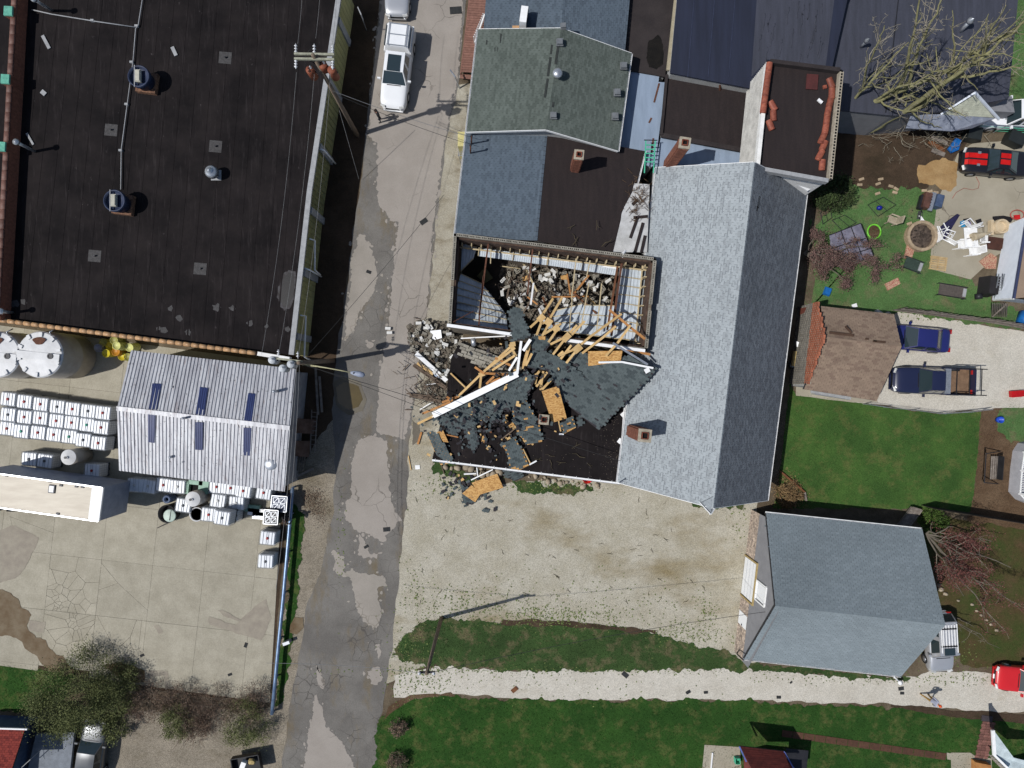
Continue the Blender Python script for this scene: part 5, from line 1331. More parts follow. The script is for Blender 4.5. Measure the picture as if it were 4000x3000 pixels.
for q, w_, lb in ((((2020, 1460, 4.0), (2036, 1332, 4.8)), .16, 'white board standing at the end of the fascia'), (((1988, 1448, 3.9), (2020, 1395, 4.3)), .14, 'left white board beside the fascia end'), (((2044, 1370, 4.6), (2072, 1326, 4.8)), .2, 'white board left of the small shingle square'), (((2338, 1416, 4.6), (2430, 1414, 4.6)), .12, 'white gutter length lying on the wide plywood'), (((2430, 1414, 4.6), (2552, 1438, 4.7)), .12, 'white gutter length bent over the big shingle panel'), (((2394, 1340, 5.0), (2530, 1424, 4.8)), .14, 'grey steel pole lying across the ruin wall'), (((1746, 1270, 4.45), (2000, 1306, 4.5)), .2, 'white coping strip along the south wall head, west half'), (((2205, 1328, 4.4), (2520, 1370, 4.4)), .2, 'white coping strip along the south wall head, east half'), (((1625, 1380, .9), (1745, 1488, .5)), .3, 'white trim board lying on the street rubble'), (((2105, 1205, 3.8), (2128, 1262, 3.4)), .14, 'white trim piece left of the first truss'), (((2073, 1190, 3.5), (2084, 1105, 3.2)), .12, 'white trim piece standing in the rubble'), (((1812, 1852, .6), (1860, 1850, .5)), .1, 'short white trim stick south of the gutter'), (((1840, 1875, .7), (1925, 1834, .9)), .08, 'long white trim stick over the plywood on the lot'), (((1862, 1826, .9), (1866, 1858, .7)), .07, 'upright white trim stick south of the gutter'), (((2068, 1815, 2.9), (2096, 1800, 2.9)), .1, 'white gutter end at the south shingle panel'), (((2184, 1695, 2.75), (2202, 1697, 2.75)), .1, 'tiny white trim offcut beside the low chimney'), (((1800, 1322, 3.0), (1990, 1312, 3.2)), .08, 'white batten under the south wall'), (((1640, 1600, .4), (1690, 1570, .5)), .06, 'curved white cable strip at the fascia foot'), (((1662, 1504, .3), (1702, 1498, .3)), .04, 'thin white stick on the shoulder gravel')):
 single('white_trim', MB().board(P(q[0][0], q[0][1], ZZ(q[0][2])), P(q[1][0], q[1][1], ZZ(q[1][2])), w_, .04), galv if 'steel' in lb else white_paint, lb, 'trim board')
for q, w_, mt, lb in ((((1600, 1545, .3), (1722, 1568, .35)), .22, plank_grey, 'wide dark plank lying out over the alley edge'), (((1588, 1537, .25), (1722, 1552, .3)), .1, plank_grey, 'narrow dark plank beside the wide one'), (((1615, 1425, .3), (1745, 1518, .4)), .26, plank_grey, 'broad weathered plank below the street rubble'), (((1630, 1418, .45), (1692, 1462, .5)), .2, pine, 'fresh pine board beside the weathered plank'), (((1632, 1735, .1), (1646, 1688, .1)), .14, pine_o, 'short pine stub standing alone on the gravel'), (((1632, 1655, .6), (1700, 1622, 2.2)), .16, pine, 'pine board end below the fascia tip'), (((1595, 1780, .06), (1606, 1836, .06)), .06, pine, 'thin splinter on the gravel edge of the alley'), (((1722, 1812, .1), (1735, 1850, .1)), .06, plank_grey, 'thin splinter beside the foundation stones'), (((1760, 1458, 2.8), (1818, 1514, 2.9)), .1, pine, 'pine strip crossing the black roof hole'), (((1740, 1697, 2.8), (1790, 1708, 2.8)), .08, pine_o, 'amber strip on the black roof by the plywood wedge'), (((1960, 1715, 2.8), (2015, 1672, 2.9)), .08, plank_grey, 'grey strip above the hanging shingle panel'), (((2043, 1754, 2.85), (2072, 1812, 2.75)), .08, pine, 'pine edge strip of the hanging shingle panel'), (((2180, 1635, 2.75), (2190, 1685, 2.72)), .09, pine, 'pine strip beside the low chimney'), (((1890, 1668, 2.8), (1920, 1690, 2.8)), .12, pine_old, 'reddish scrap lying on the bare black roof'), (((2290, 1420, 3.9), (2365, 1450, 3.9)), .05, pine_old, 'thin lath under the wide plywood'), (((2355, 1345, 4.2), (2540, 1385, 4.1)), .16, pine_o, 'amber plate along the east end of the south wall'), (((2230, 1135, 2.2), (2330, 1225, 3.4)), .12, pine_old, 'reddish rafter lying diagonally over the liner'), (((1944, 1110, .6), (1955, 1140, .5)), .1, plank_grey, 'short prop in the shaded rubble'), (((2002, 1050, .8), (1980, 1165, 1.2)), .12, plank_grey, 'grey stud leaning in the shaded rubble'), (((1948, 1168, 1.0), (1980, 1120, .8)), .1, plank_grey, 'grey prop crossing the shaded rubble'), (((2045, 1030, 1.0), (2100, 1145, 1.8)), .12, stud, 'pale stud leaning across the rubble heap'), (((2060, 1160, 1.8), (2100, 1190, 2.0)), .1, pine_o, 'amber stub in the rubble heap'), (((2155, 1160, 2.2), (2300, 1158, 2.2)), .1, pine_o, 'amber plate across the rubble hole'), (((2240, 1150, 1.6), (2300, 1075, 1.6)), .14, pine_o, 'amber rafter leaning in the rubble hole'), (((2215, 1070, 1.6), (2228, 1152, 1.8)), .1, pine_o, 'amber stud upright in the rubble hole'), (((2285, 1150, 1.4), (2325, 1190, 2.2)), .12, pine, 'pine stud right of the rubble hole'), (((2020, 1260, 1.5), (2095, 1140, 2.0)), .1, plank_grey, 'grey brace by the upright shingle panel'), (((1960, 1040, .6), (2050, 1052, .8)), .06, stud, 'thin pale lath on the rubble edge'), (((2120, 1160, 1.9), (2170, 1290, 3.3)), .14, pine_old, 'dark beam under the truss feet'), (((1770, 1258, 4.42), (1850, 1215, 4.0)), .05, rust, 'rusty rod hanging from the west wall head')):
 single('board', MB().board(P(q[0][0], q[0][1], ZZ(q[0][2])), P(q[1][0], q[1][1], ZZ(q[1][2])), w_, .06), mt, lb, 'board')

# ------------------------------------------------------------------ rubble
bits = {0: MB(), 1: MB(), 2: MB()}; rj = random.Random(77)
for i in range(480):
 x, y = (rj.gauss(1900, 110), rj.gauss(1660, 60)) if i < 230 else (rj.gauss(2080, 90), rj.gauss(1420, 60)) if i < 360 else (rj.gauss(1840, 60), rj.gauss(1900, 35))
 z = .06 if y > 1830 else 2.68 if y > 1690 else 3.25 if x < 2040 and y > 1480 else 4.2
 s_ = rj.uniform(.05, .2); bits[rj.choice([0, 0, 0, 0, 0, 1, 1, 1, 1, 2])].box(P(x, y, z + rj.uniform(0, .12)), (s_ * 1.7, s_, .012), (rj.uniform(-.3, .3), rj.uniform(-.3, .3), rj.uniform(0, 3)))
for k, m_ in ((0, felt), (1, sh_dark), (2, pine)): struct('roof_scraps', bits[k], m_, 'stuff')
rub = random.Random(21)
def heap(px, z0, h, n, name, mat, seed, lo=.05, hi=.2):
 rr_ = random.Random(seed); mb = MB(); poly = [(q[0], q[1]) for q in px]; xs = [q[0] for q in px]; ys = [q[1] for q in px]
 cx, cy = sum(xs) / len(xs), sum(ys) / len(ys)
 k = 0
 while k < n:
  x, y = rr_.uniform(min(xs), max(xs)), rr_.uniform(min(ys), max(ys))
  if not inside((x, y), poly): continue
  f = max(0, 1 - math.hypot((x - cx) / (max(xs) - min(xs)) * 2, (y - cy) / (max(ys) - min(ys)) * 2)); z = z0 + h * f * rr_.uniform(.5, 1)
  s_ = rr_.uniform(lo, hi); p_ = P(x, y, z); mb.box(p_, (s_ * rr_.uniform(.6, 2), s_, s_ * rr_.uniform(.4, .9)), (rr_.uniform(-.6, .6), rr_.uniform(-.6, .6), rr_.uniform(0, 3))); k += 1
 return struct(name, mb, mat, 'stuff')
rub_mat = M('rubble_bits', C(140, 132, 118), C(96, 88, 78), rough=1, scale=4, isl=.35, fine=.15, bump=.3)
ruin_px = [(1960, 1030), (2100, 1045), (2260, 1070), (2400, 1085), (2390, 1190), (2280, 1190), (2150, 1220), (2080, 1250), (1990, 1215), (1950, 1120)]
heap(ruin_px, .1, 1.0, 2600, 'rubble', rub_mat, 31)
street_px = [(1590, 1280), (1640, 1250), (1740, 1262), (1800, 1320), (1790, 1400), (1745, 1500), (1690, 1440), (1610, 1380)]
heap(street_px, .05, .8, 1500, 'rubble', rub_mat, 32)
heap([(1640, 1490), (1750, 1480), (1740, 1600), (1650, 1560)], .03, .25, 420, 'rubble', rub_mat, 33, .03, .1)
heap([(1800, 1330), (2000, 1370), (2050, 1460), (1990, 1500), (1900, 1440), (1820, 1400)], ZL, .35, 800, 'rubble', rub_mat, 34)
splinter = MB()
for i in range(260):
 x, y = rub.choice([(rub.gauss(2120, 70), rub.gauss(1150, 40)), (rub.gauss(2060, 40), rub.gauss(1100, 40)), (rub.gauss(1690, 40), rub.gauss(1540, 40)), (rub.gauss(1670, 50), rub.gauss(1400, 50))]); zz = .9 if x > 1900 else .15
 a = P(x, y, zz + rub.uniform(0, .5)); splinter.board(a, a + Vector((rub.uniform(-.5, .5), rub.uniform(-.5, .5), rub.uniform(-.1, .15))), rub.uniform(.02, .07), .02)
struct('splinters', splinter, plank_grey, 'stuff')
solid = MB().box((0, 0, 0), (.39, .19, .19)).mesh('block', block_grey); solidw = MB().box((0, 0, 0), (.39, .2, .2)).mesh('block', block_white)
def loose(x, y, z, me, label, group, flat=True):
 o = link('concrete_block', me); p_ = P(x, y, z)
 o.location = p_; o.rotation_euler = (rub.choice([0, 0, PI / 2]) + rub.uniform(-.3, .3), rub.uniform(-.3, .3), rub.uniform(0, PI)); s_ = rub.uniform(.85, 1.1); o.scale = (s_,) * 3
 return tag(o, label, 'concrete block', group)
k = 0
while k < 130:
 x, y = rub.uniform(1950, 2400), rub.uniform(1030, 1215)
 if not inside((x, y), ruin_px): continue
 w_ = rub.random() < .27
 me = rub.choice([block_wme, solidw, solidw]) if w_ else rub.choice([block_me, block_me, solid])
 f = .35 + rub.uniform(.3, .9)
 loose(x, y, f, me, 'white painted block lying in the rubble inside the roofless building' if w_ else 'bare grey block lying in the rubble inside the roofless building', 'white blocks inside the ruin' if w_ else 'grey blocks inside the ruin'); k += 1
k = 0
while k < 85:
 x, y = rub.uniform(1590, 1800), rub.uniform(1250, 1500)
 if not inside((x, y), street_px): continue
 w_ = rub.random() < .3
 me = rub.choice([solidw, solidw, block_wme]) if w_ else rub.choice([block_me, block_me, solid])
 loose(x, y, rub.uniform(.15, .8), me, 'white painted block spilled onto the alley side of the ruin' if w_ else 'bare grey block spilled onto the alley side of the ruin', 'white blocks spilled by the alley' if w_ else 'grey blocks spilled by the alley'); k += 1
for x, y, lb in ((1516, 1283, 'upper of two white blocks lying alone on the alley'), (1522, 1300, 'lower of two white blocks lying alone on the alley')):
 o = link('concrete_block', solidw); o.location = P(x, y, .13); o.rotation_euler = (0, 0, rad(rub.uniform(-8, 8))); tag(o, lb, 'concrete block')
for x, y in ((1668, 1530), (1682, 1522), (1700, 1545)): loose(x, y, .12, block_me, 'hollow block lying on the gravel above the dark planks', 'hollow blocks above the dark planks')
# fallen sheet of block wall
fw = thing('fallen_wall', 'broken sheet of block wall lying north of the black roof hole', 'wall', P(1870, 1370, ZL))
wd_ = P(1940, 1392, 2.9) - P(1800, 1342, 2.9); wd_.normalize(); wn_ = Vector((-wd_.y, wd_.x, 0))
for j in range(5):
 for i in range(9):
  if (j == 4 and i < 3) or (j > 2 and i > 7) or rub.random() < .06: continue
  p_ = P(1800, 1345, ZL + .3) + wd_ * ((i + .5 * (j % 2)) * .41) - wn_ * (j * .215)
  o = part('block', solid, None, fw); o.location = p_ + Vector((rub.uniform(-.02, .02), rub.uniform(-.02, .02), .1 + rub.uniform(-.05, .05) - j * .04)); o.rotation_euler = (rub.uniform(-.15, .15), rub.uniform(-.12, .12), math.atan2(wd_.y, wd_.x) + rub.uniform(-.06, .06))
single('white_door', MB().slab([P(1680, 1292, .8), P(1722, 1288, .9), P(1726, 1320, .8), P(1690, 1330, .6)], .06), white_paint, 'white door panel lying on the street rubble', 'door')
single('drum', MB().tube([P(1848, 1320, 3.0), P(1852, 1352, 2.9)], .18, 12), galv, 'grey metal duct stub lying by the fallen wall', 'duct', smooth=True)
single('white_sheet', MB().slab([P(1648, 1398, .5), P(1750, 1490, .35), P(1700, 1470, .2)], .03), M('blue_white_sheet', C(190, 205, 225), C(150, 168, 195), rough=.5), 'pale ribbed sheet lying beside the white trim board', 'metal sheet')
# foundation stones along the south wall
stone = M('field_stone', C(186, 172, 150), C(150, 136, 116), rough=.95, scale=3, rnd=.22, fine=.1, bump=.3, world=False)
rb = random.Random(3); stone_mes = [MB().blob((0, 0, .12), (.5, .4, .34), 8, .22, s_).mesh('stone', stone, True) for s_ in range(5)]
for i in range(34):
 f = i / 33; x, y = 1745 + f * 600 + rb.uniform(-8, 8), 1822 + f * 82 + rb.uniform(-10, 12)
 if 1960 < x < 2060: continue
 o = link('fieldstone', rb.choice(stone_mes)); o.location = P(x, y, 0); o.rotation_euler = (0, 0, rb.uniform(0, 6)); s_ = rb.uniform(.45, 1.5) if f < .45 else rb.uniform(.35, 1.0); o.scale = (s_, s_, s_)
 tag(o, 'rounded fieldstone lying along the south foot of the black roofed building', 'stone', 'fieldstones along the south wall')
single('red_tub', MB().lathe([(.3, 0), (.36, .25), (.33, .25), (.28, .03), (0, .03)], P(2293, 1868, 0), 18), M('red_plastic', C(205, 40, 32), None, rough=.4), 'red plastic tub half under the south gutter', 'tub', smooth=True)
# ------------------------------------------------------------------ garage with the brick gable
gz, gr = 2.5, 3.7
ga = gable('brown_roofed_garage', 'garage with brown shingle roof and stepped brick gable wall', ((3205, 1196), (3492, 1228)), ((3225, 1315), (3521, 1354)), ((3140, 1520), (3424, 1566)), gz, gr, grey_wall, (sh_brown, sh_brown), deck_dark, 'garage', fascia=None)
wa, wb = P(3118, 1200, 0), P(3085, 1500, 0)        # foot of the west wall
Lb = (wb - wa).length
def step_top(s_):
 f = s_ / Lb; k = math.floor(f * 14) / 14
 return 2.75 + 1.55 * (1 - abs(k - .42) / .58) if k > .42 else 2.75 + 1.55 * (1 - abs(k - .42) / .5)
part('gable_core', MB().board(Vector((wa.x + .12, wa.y, 1.35)), Vector((wb.x + .12, wb.y, 1.35)), .2, 2.7), mortar, ga)
bl = brickwork(None, wa, wb, 0.02, 4.4, depth=.12, bl=.28, bh=.105, joint=.035, zfun=step_top)
bl.sort(key=lambda b: -b[2])
brick_grey = M('grey_painted_brick', C(138, 134, 126), C(112, 108, 100), rough=.95, scale=5, rnd=.2, isl=.2, fine=.1, world=False)
brick_or = M('orange_brick', C(180, 112, 84), C(150, 90, 68), rough=.95, scale=5, rnd=.22, fine=.1, world=False)
b_cache = {}
gb = MB(); nobj = 0
for x, y, z, l, a_, j in bl:
 up_ = z > 2.3
 if nobj < 300:
  key = (round(l, 2), up_)
  if key not in b_cache: b_cache[key] = MB().box((0, 0, 0), (l, .14, .105)).mesh('brick', brick_or if up_ else brick_grey)
  o = part('brick', b_cache[key], None, ga); o.location = (x + (R.uniform(-.015, .015)), y, z); o.rotation_euler = (0, 0, a_); nobj += 1
 else: gb.box((x, y, z), (l, .14, .105), a_)
if gb.v: part('lower_bricks', gb, brick_grey, ga, kind='stuff')
part('mortar_bed', MB().add([(wa.x - .045, wa.y, 0), (wb.x - .045, wb.y, 0), (wb.x - .045, wb.y, 2.65), ((wa * .58 + wb * .42).x - .045, (wa * .58 + wb * .42).y, 4.1), (wa.x - .045, wa.y, 2.65)], [(0, 1, 2, 3, 4)]), mortar, ga)
dkb = M('brown_gap', C(88, 66, 52), None, rough=.95)
for x, y, l, w_, a_, z in ((3285, 1305, 88, 9, 83, 3.65), (3312, 1288, 34, 8, 42, 3.55), (3432, 1335, 46, 7, 85, 3.65), (3384, 1324, 12, 6, 85, 3.65), (3416, 1332, 12, 4, 85, 3.65)):
 c = P(x, y, z); part('bare_strip', MB().box((c.x, c.y, c.z + .07), (w_ * S, l * S, .02), rad(a_)), dkb, ga)
part('ladder_rack', MB().board(P(3168, 1520, 1.0), P(3325, 1548, 1.0), .5, .05), grey_trim, ga)
# things leaning on the brick wall
single('brown_board', MB().slab([P(3124, 1205, .8), P(3160, 1198, 1.6), P(3164, 1212, 1.6), P(3124, 1230, .8)], .04), M('brown_paint', C(104, 58, 46), C(90, 50, 40), rough=.6), 'brown rounded board leaning on the grey brick wall', 'board')
fr = thing('bed_springs', 'bare metal bed springs leaning on the grey brick wall', 'bed springs', P(3120, 1280))  # only the bare metal springs of a bed
for a, b in (((3116, 1252, .2), (3170, 1248, 1.9)), ((3112, 1312, .2), (3160, 1306, 1.9)), ((3170, 1248, 1.9), (3160, 1306, 1.9)), ((3140, 1250, 1.0), (3134, 1310, 1.0))): part('bar', MB().tube([P(*a), P(*b)], .03, 6), galv, fr)
single('clay_pot_stack', MB().lathe([(.22, 0), (.3, .5), (.34, .5), (.34, .62), (.28, .62), (.2, .1), (0, .1)], P(3116, 1358, 0), 16), tile_red, 'orange clay pot standing between the brick wall and the grey house', 'pot', smooth=True)
single('cloth_heap', MB().slab([P(3110, 1332, .8), P(3128, 1340, .9), P(3138, 1362, .85), P(3114, 1354, .75)], .08), white_paint, 'white crumpled plastic over the clay pot', 'plastic')
wh = thing('spare_wheel', 'black tyre with pale rim standing by the brick wall', 'wheel', P(3098, 1425))
def wheel_mesh(r=.33, w=.22):
 return MB().tube([Vector((0, -w / 2, 0)), Vector((0, -w * .4, 0)), Vector((0, w * .4, 0)), Vector((0, w / 2, 0))], [r * .9, r, r, r * .9], 18), MB().tube([Vector((0, -w * .52, 0)), Vector((0, w * .52, 0))], r * .6, 14)
rubber = M('rubber', (.015, .015, .016, 1), None, rough=.8)
alloy = M('alloy', (.5, .51, .53, 1), (.4, .41, .43, 1), rough=.3, metal=.8)
ty, rim = wheel_mesh()
for mb, nm, mt in ((ty, 'tyre', rubber), (rim, 'rim', alloy)):
 o = part(nm, mb, mt, wh, True); o.location = P(3098, 1425, .35); o.rotation_euler = (rad(60), 0, rad(90))
tim = M('yellow_timber', C(190, 168, 116), C(168, 146, 98), rough=.9, scale=4)
single('timber_post', MB().board(P(3108, 1372, .6), P(3100, 1430, .5), .3, .2), tim, 'short thick timber lying by the brick wall', 'timber')
single('long_crate', MB().box(P(3245, 1540, .3), (2.6, .4, .5), rad(-9)).box(P(3245, 1540, .6), (2.4, .1, .1), rad(-9)), galv, 'long grey metal rack on the concrete behind the garage', 'rack')
sheet('garage_apron', [(3110, 1500), (3420, 1545), (3430, 1572), (3330, 1572), (3110, 1545)], L(7), concrete_pad, .02, seed=92)

# ------------------------------------------------------------------ grey house, lower right
hz, hr = 2.6, 6.1
hs = gable('blue_grey_roofed_house', 'large house with blue grey shingle gable roof and white garage doors', ((2992, 2004), (3602, 2068)), ((3028, 2366), (3692, 2441)), ((2906, 2574), (3520, 2641)), hz, hr, grey_siding, (sh_house, sh_house), deck_dark, 'house', fascia=None, gutter=white_paint, inset_=.9)
wA, wB, = P(2936, 1990, 0), P(2870, 2545, 0); wd2 = (wB - wA).normalized(); wo = Vector((-abs(wd2.y), 0, 0)).normalized()
def on_w(f, z, out=.0): return Vector((wA.x + (wB - wA).x * f - out, wA.y + (wB - wA).y * f, z))
Wv = MB()
rw = P(3028, 2366, hr)
fm = .5
Wv.add([on_w(0, 0), on_w(1, 0), on_w(1, 2.5), on_w(.5, 5.9), on_w(0, 2.5)], [(0, 1, 2, 3, 4)])
part('west_wall', Wv, grey_siding, hs)
def clap_ext(z):     # where the gable ends at height z
 if z <= 2.5: return 0.0, 1.0
 g = (z - 2.5) / 3.4 * .5
 return g, 1 - g
z = 1.55
while z < 5.8:
 a, b = clap_ext(z + .1)
 part('clapboard', MB().add([on_w(a, z, .035), on_w(b, z, .035), on_w(b, z + .17, .012), on_w(a, z + .17, .012), on_w(a, z, .0), on_w(b, z, .0)], [(0, 3, 2, 1), (0, 1, 5, 4)]), grey_siding, hs); z += .17
shk = M('cedar_shake', C(186, 168, 150, 1.0), C(128, 116, 108, 1.0), rough=.95, scale=5, isl=.3, fine=.15, bump=.3)
sk = MB(); rs = random.Random(6)
for j in range(10):
 f = 0
 while f < 1:
  w_ = rs.uniform(.006, .016); z0 = j * .155
  if not (.31 < f < .6 and z0 < 1.7): sk.add([on_w(f, z0, .04), on_w(min(1, f + w_), z0, .04), on_w(min(1, f + w_), z0 + .17, .018), on_w(f, z0 + .17, .018)], [(0, 3, 2, 1)])
  f += w_ + .0012
part('shakes', sk, shk, hs, kind='stuff')
door_w = M('garage_door_white', (.80, .81, .82, 1), (.75, .76, .77, 1), rough=.45, scale=1.5, fine=.02, bump=0)
gd = part('garage_door', MB().add([on_w(.33, .05, .07), on_w(.585, .05, .07), on_w(.585, 2.15, .07), on_w(.33, 2.15, .07)], [(0, 3, 2, 1)]), door_w, hs)
for k in range(1, 4): part('door_groove', MB().board(on_w(.33, .05 + k * .52, .075), on_w(.585, .05 + k * .52, .075), .012, .02), grey_trim, gd)
part('door_frame', MB().board(on_w(.315, 2.2, .08), on_w(.6, 2.2, .08), .1, .12).board(on_w(.32, 0, .08), on_w(.32, 2.2, .08), .1, .12).board(on_w(.595, 0, .08), on_w(.595, 2.2, .08), .1, .12), tim, gd)
wdw = part('window', MB().add([on_w(.43, 2.5, .06), on_w(.535, 2.5, .06), on_w(.535, 3.9, .06), on_w(.43, 3.9, .06)], [(0, 3, 2, 1)]), door_w, hs)
part('window_frame', MB().board(on_w(.42, 2.45, .07), on_w(.545, 2.45, .07), .1, .1).board(on_w(.42, 3.95, .07), on_w(.545, 3.95, .07), .1, .1).board(on_w(.42, 2.45, .07), on_w(.42, 3.95, .07), .1, .1).board(on_w(.545, 2.45, .07), on_w(.545, 3.95, .07), .1, .1), white_paint, wdw)
dr = part('door', MB().add([on_w(.70, .1, .06), on_w(.79, .1, .06), on_w(.79, 1.55, .06), on_w(.70, 1.55, .06)], [(0, 3, 2, 1)]), door_w, hs)
part('handle', MB().box(on_w(.78, .8, .09), (.05, .12, .05)), dark_metal, dr)
part('corner_gutter', MB().tube([P(2903, 2578, hz), P(2880, 2555, 1.4), P(2878, 2550, .1)], .05, 6), dark_metal, hs, True)
part('downspout', MB().tube([P(3488, 2640, 2.4), P(3505, 2655, 1.2), P(3510, 2662, .2)], .05, 8), white_paint, hs, True)
part('porch_lamp', MB().lathe([(.05, 0), (.16, .08), (.16, .2), (0, .26)], P(3512, 2663, .3), 12), white_paint, hs, True)
for x, y, z_ in ((2998, 2055, 2.9), (3010, 2135, 3.8)): c = P(x, y, z_); part('loose_tab', MB().box((c.x, c.y, z_ + .05), (.42, .1, .03), rad(-6)), M('lifted_tab', C(104, 112, 118), None), hs)

# ------------------------------------------------------------------ houses cut by the right and lower edges
rz_ = 2.6
r1 = thing('white_sided_house', 'pale blue sided house with brown roof at the right edge', 'house', P(3960, 1020))
a, b = P(3928, 885, 0), P(3878, 1172, 0); a2, b2 = P(4012, 848, rz_), P(3960, 1166, rz_)
part('wall', MB().add([a, b, Vector((b2.x, b2.y, rz_)), Vector((a2.x, a2.y, rz_))], [(0, 3, 2, 1)]), pale_siding, r1)
for k in range(15):
 f = k / 15
 part('clapboard', MB().board(a + (Vector((a2.x, a2.y, rz_)) - a) * f + Vector((-.03, 0, .05)), b + (Vector((b2.x, b2.y, rz_)) - b) * f + Vector((-.03, 0, .05)), .02, .15, roll=rad(-8)), pale_siding, r1)
part('gutter', MB().board(a2, b2, .14, .12), M('navy_gutter', (.05, .06, .12, 1), None, rough=.4), r1)
part('roof', MB().slab([a2 + Vector((.1, 0, .05)), b2 + Vector((.1, 0, .05)), b2 + Vector((8, .8, 2.5)), a2 + Vector((8, .8, 2.5))], .1), sh_brown, r1)
part('south_wall', MB().add([b, b + Vector((9, -1.0, 0)), b2 + Vector((9, -1.0, 0)), Vector((b2.x, b2.y, rz_))], [(0, 1, 2, 3)]), pale_siding, r1)
part('north_trim', MB().board(a, a2, .12, .05).board(b, b2, .12, .05), white_paint, r1)
lad2 = thing('ladder', 'aluminium ladder leaning on the pale sided house', 'ladder', P(3890, 1130))
for dx in (0, 22): part('rail', MB().board(P(3884 + dx, 1170, .1), P(3902 + dx, 1070, 2.3), .06, .05), galv, lad2)
for k in range(9): f = k / 9; part('rung', MB().board(P(3885 + f * 17, 1166 - f * 95, .2 + f * 2.0), P(3907 + f * 17, 1166 - f * 95, .2 + f * 2.0), .04, .04), galv, lad2)

# raised deck with white balusters
dk2 = thing('pool_deck', 'raised grey deck with white baluster railing at the right edge', 'deck', P(3975, 1840))
rail_pts = [(4060, 1705), (3975, 1730), (3955, 1760), (3945, 1830), (3938, 1920), (3965, 1950), (4060, 1990)]
rp_ = [P(x, y, 0) for x, y in rail_pts]
part('platform', MB().prism([(p.x, p.y) for p in rp_] + [(rp_[-1].x + 3, rp_[-1].y), (rp_[0].x + 3, rp_[0].y)], 0, .95), M('deck_grey', (.4, .4, .42, 1), (.34, .34, .36, 1), rough=.8), dk2)
bal = MB().box((0, 0, .45), (.05, .05, .9)).mesh('baluster', white_paint)
for p0, p1 in zip(rp_, rp_[1:]):
 L_ = (p1 - p0).length; n = max(2, int(L_ / .16))
 for k in range(n):
  o = part('baluster', bal, None, dk2); o.location = (*(p0 + (p1 - p0) * (k + .5) / n).xy, .97)
 for zz_ in (1.05, 1.9): part('rail', MB().board(Vector((p0.x, p0.y, zz_)), Vector((p1.x, p1.y, zz_)), .09, .06), white_paint, dk2)
 part('post', MB().box((p0.x, p0.y, 1.45), (.1, .1, 1.05)), white_paint, dk2)
# swing bench frame
sw = thing('swing_frame', 'dark tube swing frame with bench on the mulch bed', 'swing', P(3880, 1820))
for a, b in (((3852, 1772, 1.5), (3845, 1885, 1.5)), ((3852, 1772, 1.5), (3910, 1762, 0)), ((3852, 1772, 1.5), (3850, 1760, 0)), ((3845, 1885, 1.5), (3900, 1890, 0)), ((3845, 1885, 1.5), (3838, 1870, 0))): part('tube', MB().tube([P(*a), P(*b)], .035, 6), dark_metal, sw)
for k in range(5): part('seat_slat', MB().board(P(3875 + k * 8, 1782, .5), P(3870 + k * 8, 1872, .5), .1, .03), old_wood, sw)
part('back_rest', MB().board(P(3912, 1782, .9), P(3905, 1874, .9), .04, .5), dark_metal, sw)
# lower right corner house, walk and planter
r3 = thing('corner_house', 'house with pale eave and navy shaded roof in the lower right corner', 'house', P(3950, 2960))
e0, e1 = P(3878, 2852, 2.6), P(3884, 2950, 2.6)
part('gutter', MB().board(e0, e1, .2, .12), white_paint, r3)
part('gable_trim', MB().board(e1, P(3945, 3010, 3.2), .14, .14), white_paint, r3)
part('roof', MB().slab([e0 + Vector((.08, 0, -.05)), e1 + Vector((.08, 0, -.05)), P(3950, 3015, 2.9), P(4080, 3015, 2.9), P(4080, 2990, 2.9), P(3960, 2960, 2.7)], .06), M('pale_porch', (.5, .58, .6, 1), None), r3)
part('wall', MB().prism([P(3900, 2965).xy, P(4080, 2985).xy, P(4080, 3080).xy, P(3940, 3080).xy], 0, 2.5), blue_shade, r3)
lat = MB()
for k in range(9):
 lat.board(P(3862 + k * 7, 2945 + k * 6, .9), P(3885 + k * 6, 2975 + k * 6, .9), .04, .03); lat.board(P(3862 + k * 7, 2950 + k * 6, .93), P(3895 + k * 6, 2952 + k * 6, .93), .04, .03)
part('lattice', lat, M('lattice_grey', C(178, 168, 156), None), r3)
pv = M('brick_paver', C(138, 96, 86), C(112, 76, 68), rough=.9, scale=5, rnd=.28, fine=.1, world=False)
wk = struct('garden_path', MB().slab([P(3832, 2794, .02), P(3876, 2800, .02), P(3872, 2960, .02), P(3808, 2958, .02)], .02), M('path_bed', C(120, 104, 88), None))
pme = MB().box((0, 0, .02), (.29, .185, .05)).mesh('paver', pv); pdk = MB().box((0, 0, .02), (.8, .42, .05)).mesh('paver', M('slate_paver', C(74, 66, 70), None, rough=.8))
o = part('paver', pdk, None, wk); o.location = P(3854, 2806, .02); o.rotation_euler = (0, 0, rad(-7))
for j in range(14):
 for i in range(3):
  x = 3842 - j * 2.1 + i * 17 + (0 if j % 2 else 3); y = 2822 + j * 10.2 + i * 1.8
  o = part('paver', pme, None, wk); o.location = P(x, y, .02); o.rotation_euler = (0, 0, rad(-7 + R.uniform(-2, 2)))
sheet('patio', [(3715, 2940), (3790, 2940), (3812, 2955), (3875, 2962), (3875, 3060), (3715, 3060)], L(8), concrete_pad, .01, seed=93)
sheet('patio', [(3698, 2940), (3742, 2948), (3738, 2972), (3700, 2966)], L(9), concrete_pad, .01, seed=94)
single('planter_box', MB().slab([P(3812, 2978, .5), P(3872, 2990, .5), P(3872, 3020, .5), P(3812, 3020, .5)], .45), pine_o, 'orange timber box on the corner patio', 'box')
wk2 = struct('stepping_path', MB().slab([P(3052, 2852, .018), P(3700, 2945, .018), P(3698, 2968, .018), P(3052, 2878, .018)], .015), dark_soil)
